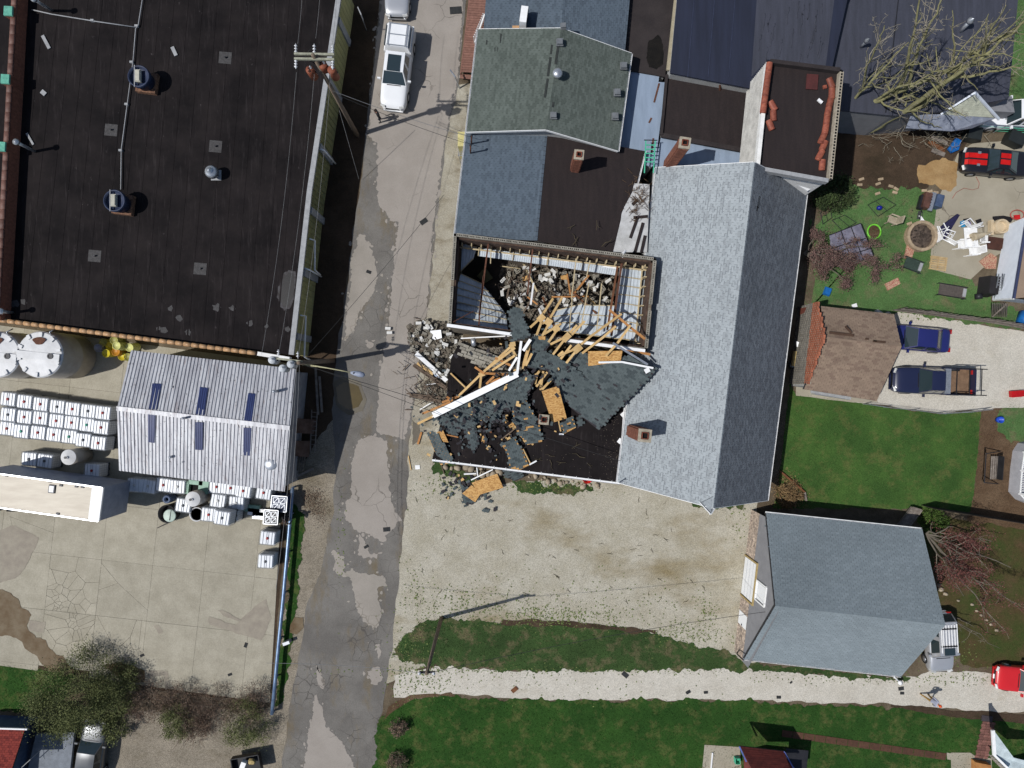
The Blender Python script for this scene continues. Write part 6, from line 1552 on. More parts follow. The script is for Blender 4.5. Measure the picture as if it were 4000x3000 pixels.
sp = M('brown_paver', C(96, 66, 50), C(82, 56, 43), rough=.9, scale=4, rnd=.1, fine=.1)
for k in range(15):
 f0, f1 = k / 15 + .002, (k + 1) / 15 - .002
 a, b = P(3054 + 644 * f0, 2850 + 92 * f0), P(3054 + 644 * f1, 2850 + 92 * f1); c, d = P(3052 + 640 * f1, 2876 + 92 * f1), P(3052 + 640 * f0, 2876 + 92 * f0)
 part('paver', MB().slab([Vector((q.x, q.y, .05)) for q in (a, b, c, d)], .04), sp, wk2)
# red roofed shed cut by the lower edge
s3 = thing('maroon_shed', 'dark red roofed shed at the lower edge with concrete pad', 'shed', P(3000, 2980))
q = [P(2890, 2915, 2.3), P(3062, 2935, 2.3), P(3095, 3030, 3.0), P(2950, 3030, 3.0)]
rp = part('roof', MB().slab(q, .1), deck_dark, s3); shingles(rp, q[0], q[1], q[2], q[3], sh_maroon)
part('wall', MB().prism([P(2905, 2930).xy, P(3060, 2945).xy, P(3060, 3060).xy, P(2905, 3060).xy], 0, 2.2), M('maroon_wall', (.2, .05, .045, 1), None), s3)
for q_ in (((2888, 2916), (2915, 2975)), ((3062, 2935), (3100, 3000))): part('gutter', MB().board(P(*q_[0], 2.3), P(*q_[1], 2.3), .08, .08), M('blue_gutter', (.1, .14, .4, 1), None), s3)
part('lean_to', MB().box(P(3110, 2965, 1.0), (1.6, 1.4, .06), rad(-6)), dark_metal, s3)
sheet('shed_pad', [(2752, 2910), (2890, 2918), (2900, 3060), (2738, 3060)], L(8), concrete_pad, .01, seed=95)
cr_ = thing('plastic_crate', 'mint green plastic crate beside the maroon shed', 'crate', P(2879, 2969))
for dx, dy, sx, sy in ((0, .2, .36, .03), (0, -.2, .36, .03), (.17, 0, .03, .4), (-.17, 0, .03, .4)): part('side', MB().box(P(2879, 2969, .2) + Vector((dx, dy, 0)), (sx, sy, .35)), gl_m, cr_)
part('base', MB().box(P(2879, 2969, .05), (.36, .4, .03)), gl_m, cr_)
single('pipe_length', MB().board(P(2783, 2940, .1), P(2777, 3005, .1), .08, .08), white_paint, 'white pipe lying on the concrete shed pad', 'pipe')
# red roofed house, lower left corner
r5 = thing('red_roofed_house', 'house with red shingle roof in the lower left corner', 'house', P(60, 2900))
q = [P(-70, 2848, 2.6), P(97, 2850, 2.6), P(35, 3040, 3.4), P(-70, 3040, 3.4)]
rp = part('roof', MB().slab(q, .1), deck_dark, r5); shingles(rp, q[0], q[1], q[2], q[3], sh_red, tab=.24)
part('gutter', MB().board(P(-70, 2843, 2.62), P(107, 2848, 2.62), .1, .1), white_paint, r5)
part('wall', MB().prism([P(-70, 2790).xy, P(150, 2800).xy, P(130, 3060).xy, P(-70, 3060).xy], 0, 2.4), blue_shade, r5)
part('porch', MB().slab([P(140, 2870, 1.0), P(290, 2860, .9), P(270, 3040, .9), P(100, 3040, 1.0)], .2), M('porch_grey', (.2, .22, .25, 1), None, rough=.8), r5)
part('porch_rail', MB().tube([P(85, 2998, 1.8), P(170, 2920, 1.8), P(172, 2965, 1.6)], .03, 6), grey_trim, r5)
single('ac_unit', MB().box(P(200, 2880, .5), (.7, .7, .7), rad(5)).lathe([(.3, .36), (.3, .38), (.05, .38), (.05, .42), (0, .42)], P(200, 2880, .5), 16), dark_metal, 'round-fan air conditioner beside the red roofed house', 'air conditioner')
# ------------------------------------------------------------------ storage yard: bulk containers, tanks, drums, trailer
tote_pl = M('tote_plastic', (.74, .76, .78, 1), (.66, .68, .71, 1), rough=.4, scale=3, fine=.03, bump=.05, rnd=.05, world=False)
cage_m = M('cage_steel', (.48, .5, .52, 1), (.36, .38, .4, 1), rough=.4, metal=.5, world=False)
caps = {'red': M('cap_red', C(178, 60, 58), None, rough=.5), 'grey': M('cap_grey', C(86, 90, 96), None, rough=.5), 'green': M('cap_green', C(58, 168, 140), None, rough=.5), 'white': M('cap_white', C(222, 222, 218), None, rough=.5)}
def make_tote():
 t = thing('bulk_container', 'x', 'container', world=False)
 b = MB(); x, y = .53, .47
 prof = [(-.04, .16), (0, .2), (0, 1.06), (-.05, 1.13)]; vs = []
 for g, z in prof:
  hx, hy = x + g, y + g
  vs += [(-hx + .06, -hy, z), (hx - .06, -hy, z), (hx, -hy + .06, z), (hx, hy - .06, z), (hx - .06, hy, z), (-hx + .06, hy, z), (-hx, hy - .06, z), (-hx, -hy + .06, z)]
 fs = [tuple(range(24, 32))] + [(r * 8 + k, r * 8 + (k + 1) % 8, r * 8 + 8 + (k + 1) % 8, r * 8 + 8 + k) for r in range(3) for k in range(8)]
 part('bottle', b.add(vs, fs), tote_pl, t)
 c = MB(); X, Y = .56, .5
 for z in (.2, .42, .64, .86, 1.1):
  c.tube([(-X, -Y, z), (X, -Y, z), (X, Y, z), (-X, Y, z), (-X, -Y, z)], .014, 4, False)
 for k in range(7):
  f = -1 + k / 3
  for s_ in (-1, 1):
   c.tube([(f * X, s_ * Y, .15), (f * X, s_ * Y, 1.12)], .013, 4, False); c.tube([(s_ * X, f * Y, .15), (s_ * X, f * Y, 1.12)], .013, 4, False)
 part('cage', c, cage_m, t)
 tb = MB()
 for f in (-.55, -.12, .12, .55): tb.tube([(f * X, -Y, 1.13), (f * X, -Y * .8, 1.15), (f * X, Y * .8, 1.15), (f * X, Y, 1.13)], .014, 4, False)
 part('top_bars', tb, cage_m, t)
 p_ = MB()
 for yy in (-.4, 0, .4): p_.box((0, yy, .06), (1.12, .12, .1))
 p_.box((0, 0, .125), (1.14, 1.0, .03))
 part('pallet', p_, dark_metal, t)
 part('cap', MB().lathe([(.09, 1.13), (.1, 1.17), (.07, 1.2), (0, 1.2)], (0, 0, 0), 12), caps['red'], t, True)
 return t
tote = make_tote(); tote_k = [0]
cap_me = {}
for k, m_ in caps.items(): cap_me[k] = MB().lathe([(.09, 1.13), (.1, 1.17), (.07, 1.2), (0, 1.2)], (0, 0, 0), 12).mesh('cap', m_, True)
def add_tote(px, py, cap, label, group, base=0.0, rz=-6.5):
 loc = P(px, py, base + 1.16); loc.z = base
 o = place(tote, tote_k[0], loc, rad(rz), label, group); tote_k[0] += 1
 for ch in o.children:
  if ch.name.startswith('cap'): ch.data = cap_me[cap]
 return o
ROWS = (([(29, 1559), (93, 1569), (156, 1579), (221, 1589), (281, 1598), (342, 1606), (400, 1613)], 'red red red grey red grey red'), ([(29, 1620), (93, 1629), (155, 1633), (218, 1644), (278, 1651), (337, 1660), (393, 1670)], 'grey red red red red green red'), ([(25, 1674), (81, 1685), (146, 1690), (208, 1698), (268, 1706), (323, 1719), (382, 1731)], 'red green red red green grey red'))
ordn = ['first', 'second', 'third', 'fourth', 'fifth', 'sixth', 'last']; rown = ['top', 'middle', 'bottom']
for r_, (pts, cc) in enumerate(ROWS):
 for i, (p_, c_) in enumerate(zip(pts, cc.split())):
  add_tote(p_[0], p_[1], c_, 'white caged container with %s cap, %s from the left in the %s row of three' % (c_, ordn[i], rown[r_]), 'rows of caged containers by the ribbed shed', base=.12)
for px, py, c_, lb, b_ in ((111, 1794, 'grey', 'left of two caged containers above the box trailer', 0), (172, 1801, 'grey', 'right of two caged containers above the box trailer', 0), (357, 1839, 'red', 'caged container with red cap above the trailer nose', 0), (524, 1896, 'white', 'leftmost caged container below the ribbed shed', 0), (576, 1900, 'white', 'second caged container from the left below the ribbed shed', 0), (637, 1895, 'red', 'red capped caged container left of the green machine', 0), (692, 1902, 'white', 'white capped caged container just left of the green machine', 0), (845, 1902, 'red', 'left one of three red capped containers at the shed eave', 0), (900, 1907, 'red', 'middle one of three red capped containers at the shed eave', 0), (949, 1918, 'red', 'right one of three red capped containers at the shed eave', 0), (850, 1957, 'white', 'white capped container right of the cone topped tank', 0), (922, 1966, 'white', 'white capped container under the three at the eave', 0), (714, 1975, 'grey', 'grey capped container left of the cone topped tank', 0), (814, 2011, 'red', 'red capped container right of the open white tub', 0), (866, 2024, 'grey', 'upper container of the stack of two by the open tub', 1.17), (1044, 2103, 'red', 'red capped container alone by the blue rail', 0), (1036, 2194, 'grey', 'grey capped container alone by the blue rail', 0), (1029, 1925, 'red', 'container half hidden under the shed corner', 0)):
 o = add_tote(px, py, c_, lb, 'caged containers scattered in the yard', base=b_, rz=R.uniform(-10, -3))
 if b_:
  l2 = dup(o, (o.location.x, o.location.y, 0), rad(-6.5), 'lower container of the stack of two by the open tub', 'caged containers scattered in the yard')
# big tanks
tank_body = M('tank_beige', C(196, 188, 174), C(178, 168, 154), rough=.6, scale=1.2, fine=.04, bump=.05)
tank_top = M('tank_white', C(232, 232, 232), C(212, 212, 212), rough=.5, scale=1.5, fine=.03, bump=.05)
def big_tank(px, py, label):
 c = P(px, py, 3.3); t = thing('storage_tank', label, 'tank', (c.x, c.y, 0), 'large white storage tanks')
 part('shell', MB().lathe([(1.56, 0), (1.6, .1), (1.6, 1.4), (1.62, 1.42), (1.6, 1.44), (1.6, 3.2), (1.55, 3.26)], (c.x, c.y, 0), 40), tank_body, t, True)
 part('lid', MB().lathe([(1.57, 3.24), (1.5, 3.32), (.5, 3.42), (0, 3.44)], (c.x, c.y, 0), 40), tank_top, t)
 part('lid_rib', MB().box((c.x, c.y - .1, 3.45), (2.9, .5, .05), rad(-6)), tank_top, t)
 for k in range(10):
  a = 2 * PI * k / 10 + .2; part('lug', MB().box((c.x + 1.36 * math.cos(a), c.y + 1.36 * math.sin(a), 3.38), (.3, .2, .1), a), tank_top, t)
 hz_ = part('hatch', MB().lathe([(.2, 3.46), (.2, 3.52), (.12, 3.52), (.12, 3.49), (0, 3.49)], (c.x + .85, c.y - .12, 0), 14), dark_metal, t)
 part('vent_stain', MB().add([(c.x + .05 + .42 * math.cos(a) * (1 + .2 * math.sin(3 * a)), c.y + .92 + .26 * math.sin(a), 3.43) for a in [i * PI / 8 for i in range(16)]], [tuple(range(16))]), rust, t)
 part('pipe', MB().tube([(c.x + .75, c.y + 1.3, 3.3), (c.x + .9, c.y + 1.5, 3.6), (c.x + 1.0, c.y + 1.75, 3.2)], .04, 6), galv, t, True)
big_tank(155, 1385, 'nearer large white tank with a rust stain on its lid'); big_tank(-12, 1385, 'large white tank cut by the left edge')
def small_tank(px, py, r_, h, label, cone=True, mat=None):
 c = P(px, py, h); t = thing('round_tank', label, 'tank', (c.x, c.y, 0))
 part('shell', MB().lathe([(r_, 0), (r_, h - .12)], (c.x, c.y, 0), 24), tank_body, t, True)
 if cone:
  part('lid', MB().lathe([(r_, h - .14), (r_ * .98, h - .1), (.1, h + .05), (.1, h + .12), (0, h + .12)], (c.x, c.y, 0), 24), mat or tank_top, t)
  part('cap', MB().lathe([(.09, h + .1), (.09, h + .16), (0, h + .16)], (c.x - .05, c.y, 0), 10), dark_metal, t)
 else:
  part('rim', MB().lathe([(r_, h - .12), (r_ * 1.04, h - .06), (r_ * .9, h - .06), (r_ * .8, h * .35), (0, h * .35)], (c.x, c.y, 0), 24), tank_top, t, True)
small_tank(263, 1787, .55, 1.9, 'cone topped tank between the caged containers and trailer')
small_tank(750, 1951, .54, 1.9, 'cone topped tank among the containers below the shed')
small_tank(766, 2010, .5, 1.0, 'open white tub with brown residue below the shed', False)
# drums
dr_p = MB().lathe([(.28, 0), (.29, .02), (.285, .28), (.3, .3), (.285, .32), (.285, .56), (.3, .58), (.285, .6), (.285, .86), (.295, .88), (.26, .88), (.26, .86), (0, .86)], (0, 0, 0), 18)
ymats = {'yellow': M('drum_yellow', C(228, 208, 52), C(204, 184, 40), rough=.45, scale=3), 'orange': M('drum_orange', C(222, 156, 52), C(196, 130, 42), rough=.5, scale=3), 'olive': M('drum_olive', C(176, 172, 96), C(150, 146, 76), rough=.5, scale=3), 'grey': M('drum_grey', C(160, 160, 172), C(136, 136, 150), rough=.5, scale=3), 'cream': M('drum_cream', C(232, 232, 150), C(212, 210, 128), rough=.5)}
dme = {k: dr_p.mesh('drum', m_, True) for k, m_ in ymats.items()}
for i, (px, py, c_, b_, lb) in enumerate(((445, 1325, 'olive', .88, 'olive drum at the back of the drum heap'), (455, 1350, 'cream', .88, 'pale lidded drum in the middle of the drum heap'), (482, 1356, 'yellow', 0, 'yellow drum behind the pale lidded one'), (505, 1352, 'cream', .5, 'cream drum against the ribbed shed'), (414, 1377, 'yellow', .3, 'bright yellow drum at the front left of the heap'), (452, 1378, 'orange', .3, 'orange drum at the front of the heap'), (476, 1392, 'yellow', 0, 'yellow drum at the foot of the orange one'), (500, 1395, 'olive', 0, 'olive drum at the shed corner'), (382, 1354, 'grey', .2, 'grey drum left of the yellow ones'), (402, 1338, 'olive', 0, 'olive drum in the shade of the clay coping'), (428, 1352, 'yellow', 0, 'yellow drum in the shade between the others'))):
 o = link('drum', dme[c_]); c = P(px, py, b_ + .88); o.location = (c.x, c.y, b_); o.rotation_euler = (0 if b_ == 0 else R.uniform(-.15, .15), 0, 0); tag(o, lb, 'drum', 'yellow and olive drums by the tanks')
# trailer
tz = 4.0
q = [P(-90, 1838, tz), P(402, 1905, tz), P(385, 2036, tz), P(-90, 1970, tz)]
tr_ = thing('box_trailer', 'long box trailer with dusty beige roof at the left edge', 'trailer', P(150, 1930))
dusty = M('trailer_roof', C(206, 194, 172), C(186, 172, 150), rough=.45, scale=1.3, fine=.05, bump=.05, stretch=(.4, 2, 1), rz=rad(6))
side = M('trailer_side', C(150, 158, 176), C(132, 140, 158), rough=.5, scale=2)
b_ = [Vector((p.x, p.y, 1.1)) for p in q]
part('body', MB().add([Vector((p.x, p.y, tz - .03)) for p in q] + b_, [(0, 1, 5, 4), (1, 2, 6, 5), (2, 3, 7, 6), (3, 0, 4, 7)]), side, tr_)
ed = q[1] + (q[0] - q[1]) * .085; ed2 = q[2] + (q[3] - q[2]) * .085
part('roof', MB().slab([q[0], ed, ed2, q[3]], .06), dusty, tr_)
part('front_cap', MB().slab([ed + Vector((0, 0, .02)), q[1] + Vector((.04, 0, .02)), q[2] + Vector((.04, 0, .02)), ed2 + Vector((0, 0, .02))], .12), white_paint, tr_)
for a, b in ((q[0], q[1]), (q[3], q[2])): part('top_rail', MB().board(a + Vector((0, 0, .02)), b + Vector((0, 0, .02)), .07, .08), galv, tr_)
hc = P(203, 1910, tz + .03); hh = part('roof_hatch', MB().box(hc, (.42, .55, .08), rad(-7)), dark_metal, tr_); part('hatch_pane', MB().box(hc + Vector((0, 0, .05)), (.3, .42, .03), rad(-7)), white_paint, hh)
for x, y in ((195, 1880), (238, 1896), (298, 1900), (322, 1902), (225, 2007), (25, 1857)): part('marker', MB().box(P(x, y, tz + .03), (.2, .14, .05), rad(-7)), dark_metal, tr_)
for x in (-20, 60):
 for y in (1920, 1985): part('wheel', MB().tube([P(x, y, .5) - Vector((0, .15, 0)), P(x, y, .5) + Vector((0, .15, 0))], .5, 16), rubber, tr_, True)
part('landing_leg', MB().box(P(330, 1965, .55), (.2, 1.6, 1.1)), dark_metal, tr_)
# odd pieces below the shed
pv_ = thing('machine_guard', 'mint green machine frame under the shed eave', 'machine', P(778, 1900))
mg = M('machine_green', C(150, 190, 168), C(126, 164, 144), rough=.5, scale=3)
for dx, dy, sx, sy in ((-.75, 0, .5, .9), (.55, 0, .7, .9), (0, .35, 1.0, .3)): part('casing', MB().box(P(778, 1900, .5) + Vector((dx, dy, 0)), (sx, sy, 1.0), rad(-6)), mg, pv_)
part('pit', MB().box(P(778, 1900, .4) + Vector((-.1, -.1, 0)), (.6, .5, .7), rad(-6)), hole_black, pv_)
rg_ = thing('ring_drum', 'blue grey drum with a hollow ring top below the shed', 'drum', P(655, 1952))
c = P(650, 1951, 1.0)
part('shell', MB().lathe([(.3, 0), (.3, .95), (.28, 1.0), (.14, 1.0), (.14, .8), (0, .8)], (c.x, c.y, 0), 20), blue_shade, rg_, True)
part('bore', MB().lathe([(.13, .82), (0, .82)], (c.x, c.y, 0), 14), hole_black, rg_)
tbk = thing('black_tub', 'black tub with pale lid and cables below the shed', 'tub', P(652, 2010))
c = P(650, 2008, .8)
part('shell', MB().lathe([(.6, 0), (.66, .75), (.6, .78), (.56, .3), (0, .3)], (c.x, c.y, 0), 22), rubber, tbk, True)
part('lid', MB().lathe([(.44, .84), (.46, .88), (.4, .9), (0, .92)], (c.x + .28, c.y - .1, 0), 20), M('pale_lid', C(205, 222, 208), None, rough=.5), tbk, True)
part('cable', MB().tube([(c.x - .5, c.y - .3, .8), (c.x, c.y - .7, .4), (c.x + .3, c.y - .4, .95), (c.x + .4, c.y + .3, .9)], .02, 5), rubber, tbk, True)
part('rod', MB().tube([P(615, 2062, .05), P(680, 2030, .3)], .03, 5), dark_metal, tbk)
bb_ = M('bin_black', (.012, .013, .016, 1), None, rough=.4)
def bulk_bin(px, py, h, s_, label, mat=bb_):
 c = P(px, py, h); t = thing('bulk_bin', label, 'bin', (c.x, c.y, 0)); an = rad(-4)
 part('body', MB().box((c.x, c.y, h / 2), (s_, s_, h), an), mat, t)
 m = Matrix.Rotation(an, 3, 'Z')
 for dx in (-.25, .25):
  for dy in (-.25, .25):
   o_ = m @ Vector((dx * s_ * .85, dy * s_ * .85, 0)); fr_ = MB()
   w_ = s_ * .17
   for a, b in (((-w_, -w_), (w_, -w_)), ((w_, -w_), (w_, w_)), ((w_, w_), (-w_, w_)), ((-w_, w_), (-w_, -w_)), ((-w_, -w_), (w_, w_))): fr_.board(Vector((c.x + o_.x + a[0], c.y + o_.y + a[1], h + .01)), Vector((c.x + o_.x + b[0], c.y + o_.y + b[1], h + .01)), .025, .02)
   part('lid_rib', fr_, galv, t)
 rm = MB(); g = s_ / 2
 for a, b in (((-g, -g), (g, -g)), ((g, -g), (g, g)), ((g, g), (-g, g)), ((-g, g), (-g, -g))):
  A_, B_ = m @ Vector((*a, 0)), m @ Vector((*b, 0)); rm.board(Vector((c.x + A_.x, c.y + A_.y, h + .01)), Vector((c.x + B_.x, c.y + B_.y, h + .01)), .05, .05)
 part('rim', rm, galv, t)
bulk_bin(1058, 2020, 1.5, 1.0, 'black bulk bin with four ribbed squares on its lid')
bulk_bin(1090, 1968, 1.2, 1.1, 'navy bulk bin between the shed corner and the black one', M('bin_navy', (.02, .035, .09, 1), None, rough=.4))
for i in range(3): single('scrap_panel', MB().box(P(985 + i * 18, 1985 + i * 14, .25), (1.2, .5, .3), rad(-6)), [mg, white_paint, galv][i], ['green scrap panel under the navy bin', 'white scrap panel left of the black bin', 'steel scrap panel left of the black bin'][i], 'scrap')
# pipe rail along the alley
pr = thing('pipe_rail', 'long blue grey pipe rail between the yard and the alley', 'rail', P(1100, 2340))
pm = M('rail_blue', C(140, 165, 195), C(112, 136, 170), rough=.35, metal=.4, scale=2)
pts = [P(1143, 1905, .55), P(1135, 2010, .55), P(1122, 2160, .55), P(1108, 2320, .55), P(1090, 2500, .55), P(1076, 2650, .55), P(1062, 2790, .55)]
part('pipe', MB().tube(pts, .13, 10), pm, pr, True)
for p_ in pts[::1]: part('post', MB().tube([(p_.x, p_.y, 0), (p_.x, p_.y, .5)], .07, 8), pm, pr, True)
# ------------------------------------------------------------------ vehicles
car_glass = glass_mat('car_glass', (.022, .035, .04, 1)); lamp = M('lamp_lens', (.7, .7, .68, 1), None, rough=.1, bump=0, coat=.5); tail = M('tail_lens', (.4, .02, .02, 1), None, rough=.15, bump=0)
def paint(name, c, metal=0.0, rough=.3): return M(name, c, tuple(x * .94 for x in c[:3]) + (1,), rough=rough, scale=1, fine=0, bump=0, coat=.7, metal=metal)
chrome = M('chrome', (.6, .6, .62, 1), None, rough=.12, metal=.95, bump=0, fine=0)
black_trim = M('black_trim', (.014, .014, .016, 1), None, rough=.45, bump=0)
def loft(secs, n=12):
 """secs: (x, half width, top, bottom); rounded box sections"""
 mb = MB(); ring = []
 for x, w, zt_, zb in secs:
  h = zt_ - zb
  ring.append([(x, -w * .9, zb), (x, -w, zb + h * .25), (x, -w, zb + h * .6), (x, -w * .96, zb + h * .88), (x, -w * .84, zt_), (x, -w * .4, zt_ + .015), (x, w * .4, zt_ + .015), (x, w * .84, zt_), (x, w * .96, zb + h * .88), (x, w, zb + h * .6), (x, w, zb + h * .25), (x, w * .9, zb)])
 vs = [v for r_ in ring for v in r_]; k = 12; fs = []
 for i in range(len(ring) - 1):
  for j in range(k): fs.append((i * k + j, i * k + (j + 1) % k, (i + 1) * k + (j + 1) % k, (i + 1) * k + j))
 fs.append(tuple(range(k))); fs.append(tuple(range((len(ring) - 1) * k + k - 1, (len(ring) - 1) * k - 1, -1)))
 mb.add(vs, fs); return mb
def car(name, label, loc, heading, pm, L_=4.6, W_=1.82, hood=.92, belt=.95, roof=1.45, xa=.30, xb=.44, xc=.72, xd=.88, deck=1.0, kind='sedan', extras=()):
 """x points to the nose; fractions run from the nose to the tail"""
 t = thing(name, label, 'pickup' if kind.startswith('pickup') else ('suv' if kind == 'suv' else 'car'), loc, None, rad(heading), world=False)
 X = lambda f: L_ * (.5 - f); w = W_ / 2
 secs = [(X(0), w * .62, hood * .62, .3), (X(.012), w * .8, hood * .74, .24), (X(.05), w * .93, hood * .86, .2), (X(.12), w * .98, hood * .94, .2), (X(xa - .02), w, hood, .2)]
 if kind.startswith('pickup'): secs += [(X(xa + .04), w, belt, .2), (X(.6), w, belt, .22), (X(xd - .005), w, belt, .25)]
 else: secs += [(X(xa + .05), w, belt, .2), (X(.6), w, belt, .2), (X(xd), w * .99, deck, .2), (X(.95), w * .95, deck * .97, .24), (X(.985), w * .86, deck * .86, .28), (X(1.0), w * .7, deck * .66, .34)]
 o = part('body', loft(secs), pm, t, True)
 m_ = o.modifiers.new('round', 'SUBSURF'); m_.levels = 1; m_.render_levels = 1
 wb, wr = w * .9, w * .70
 c = MB(); rr_ = [(X(xa), wb, belt - .04), (X(xb), wr, roof - .03), (X((xb + xc) / 2), wr * 1.03, roof), (X(xc), wr, roof - .03), (X(xd), wb, (deck if not kind.startswith('pickup') else belt) - .04)]
 # painted cabin shell
 vs = [(X(xa), -wb, belt - .05), (X(xa), wb, belt - .05), (X(xd), wb, belt - .05), (X(xd), -wb, belt - .05), (X(xb), -wr, roof - .04), (X(xb), wr, roof - .04), (X(xc), wr, roof - .04), (X(xc), -wr, roof - .04)]
 c.add(vs, [(0, 4, 5, 1), (3, 2, 6, 7), (0, 3, 7, 4), (1, 5, 6, 2)])
 part('pillars', c, pm if kind == 'suv' or kind.startswith('pickup') else pm, t)
 n = 6; rv = []; rf = []
 for i in range(n + 1):
  f = i / n; x = X(xb) + (X(xc) - X(xb)) * f
  for j in range(7):
   g = -1 + j / 3; rv.append((x, wr * g * 1.0, roof - .04 + .045 * (1 - abs(2 * f - 1) ** 3) * (1 - abs(g) ** 3)))
 for i in range(n):
  for j in range(6): rf.append((i * 7 + j, i * 7 + j + 1, i * 7 + j + 8, i * 7 + j + 7))
 part('roof', MB().add(rv, rf), pm, t, True)
 def pane(nm, p, off, k=.9):
  cc = sum((Vector(q_) for q_ in p), Vector()) / 4; nn = (Vector(p[1]) - Vector(p[0])).cross(Vector(p[3]) - Vector(p[0])).normalized()
  if nn.z < 0: nn = -nn
  part(nm, MB().add([cc + (Vector(q_) - cc) * k + nn * off for q_ in p], [(0, 1, 2, 3)]), car_glass, t)
 pane('windshield', [vs[0], vs[1], vs[5], vs[4]], .015, .93)
 pane('rear_window', [vs[2], vs[3], vs[7], vs[6]], .015, .86)
 for s_ in (0, 1):
  a, b, c_, d_ = (vs[0], vs[3], vs[7], vs[4]) if s_ == 0 else (vs[1], vs[2], vs[6], vs[5])
  a, b, c_, d_ = Vector(a), Vector(b), Vector(c_), Vector(d_)
  for f0, f1 in ((.08, .47), (.53, .92)):
   pane('side_window', [a + (b - a) * f0, a + (b - a) * f1, d_ + (c_ - d_) * f1, d_ + (c_ - d_) * f0], .012, .86)
 ty, rim = wheel_mesh(.34 if not kind.startswith('pickup') else .4, .23)
 for x in (X(.19), X(.80)):
  for s_ in (-1, 1):
   o1 = part('wheel', ty, rubber, t, True); o1.location = (x, s_ * (w - .1), .34 if not kind.startswith('pickup') else .4)
   o2 = part('rim', rim, alloy, o1, True)
 for s_ in (-1, 1):
  part('mirror', MB().box((X(xa + .05), s_ * (w + .1), belt + .06), (.12, .22, .14)), pm, t)
  part('headlight', MB().box((X(.025), s_ * w * .66, hood * .74), (.2, .34, .13), (0, rad(-35), s_ * rad(18))), lamp, t)
  part('tail_light', MB().box((X(.985), s_ * w * .72, deck * .82), (.08, .3, .16)), tail, t)
 part('grille', MB().box((X(.004), 0, hood * .58), (.06, W_ * .5, .16)), black_trim, t)
 part('bumper', MB().box((X(.006), 0, .36), (.12, W_ * .72, .14)), pm, t)
 part('wiper', MB().board((X(xa) + .06, -.5, belt + .0), (X(xa) + .05, .5, belt + .0), .05, .03), black_trim, t)
 return t, X, w
white_car = paint('white_paint_car', (.78, .79, .80, 1)); silver = paint('silver_car', (.52, .53, .55, 1), .5); blackc = paint('black_car', (.012, .012, .016, 1)); bluec = paint('blue_car', (.018, .022, .12, 1)); redc = paint('red_car', (.55, .018, .022, 1)); navyc = paint('navy_pickup', (.014, .018, .05, 1)); greyc = paint('grey_car', (.11, .115, .12, 1), .4)
# white pickup with bed cap in the alley
t, X, w = car('pickup_truck', 'white pickup with white bed cap and dark sunroof parked in the alley', P(1551, 268, .8).xy.to_3d(), -97, white_car, L_=5.75, W_=1.98, hood=1.12, belt=1.15, roof=1.86, xa=.27, xb=.38, xc=.62, xd=.66, deck=1.1, kind='pickup')
part('bed', MB().box((X(.83), 0, .85), (5.75 * .335, 1.94, .9)), white_car, t)
part('bed_cap', MB().box((X(.825), 0, 1.52), (5.75 * .325, 1.86, .5), taper=.84).box((X(.825), 0, 1.79), (5.75 * .27, 1.5, .06), taper=.96), white_car, t)
part('sunroof', MB().box((X(.475), 0, 1.872), (1.15, .92, .016)), car_glass, t)
for s_ in (-1, 1):
 part('cap_window', MB().box((X(.825), s_ * .865, 1.54), (1.45, .02, .3), (s_ * rad(-18), 0, 0)), car_glass, t)
 part('rack_rail', MB().tube([(X(.68), s_ * .62, 1.9), (X(.97), s_ * .62, 1.9)], .03, 6), galv, t)
for f in (.69, .82, .95): part('rack_bar', MB().tube([(X(f), -.66, 1.92), (X(f), .66, 1.92)], .025, 6), galv, t)
car('car', 'silver car with its nose at the top edge of the alley', P(1552, -62, .8).xy.to_3d(), -92, silver, L_=4.5)
# cars on the gravel parking
car('car', 'blue sedan parked nose-in against the brown roofed garage', P(3590, 1322, .8).xy.to_3d(), 175, bluec, L_=4.55, xa=.26, xb=.40, xc=.70, xd=.86, hood=.9)
t, X, w = car('pickup_truck', 'dark blue pickup with black bed rack parked below the sedan', P(3644, 1488, .8).xy.to_3d(), 178, navyc, L_=5.7, W_=1.95, hood=1.1, belt=1.12, roof=1.82, xa=.29, xb=.38, xc=.54, xd=.6, kind='pickup')
for s_ in (-1, 1): part('bed_side', MB().box((X(.8), s_ * .93, .85), (2.2, .1, .65)), navyc, t)
part('tailgate', MB().box((X(.995), 0, .85), (.08, 1.8, .6)), navyc, t); part('bed_floor', MB().box((X(.8), 0, .62), (2.2, 1.8, .06)), M('bed_tan', C(140, 112, 88), C(116, 92, 72), rough=.9, scale=3, world=False), t)
part('tool_box', MB().box((X(.635), 0, 1.1), (.42, 1.8, .3)), galv, t)
for f in (.68, .84, .985):
 part('rack_hoop', MB().tube([(X(f), -.95, 1.1), (X(f), -.9, 1.75), (X(f), .9, 1.75), (X(f), .95, 1.1)], .035, 6), black_trim, t)
for s_ in (-1, 1): part('rack_rail', MB().tube([(X(.66), s_ * .92, 1.76), (X(1.05), s_ * .92, 1.76)], .035, 6), black_trim, t)
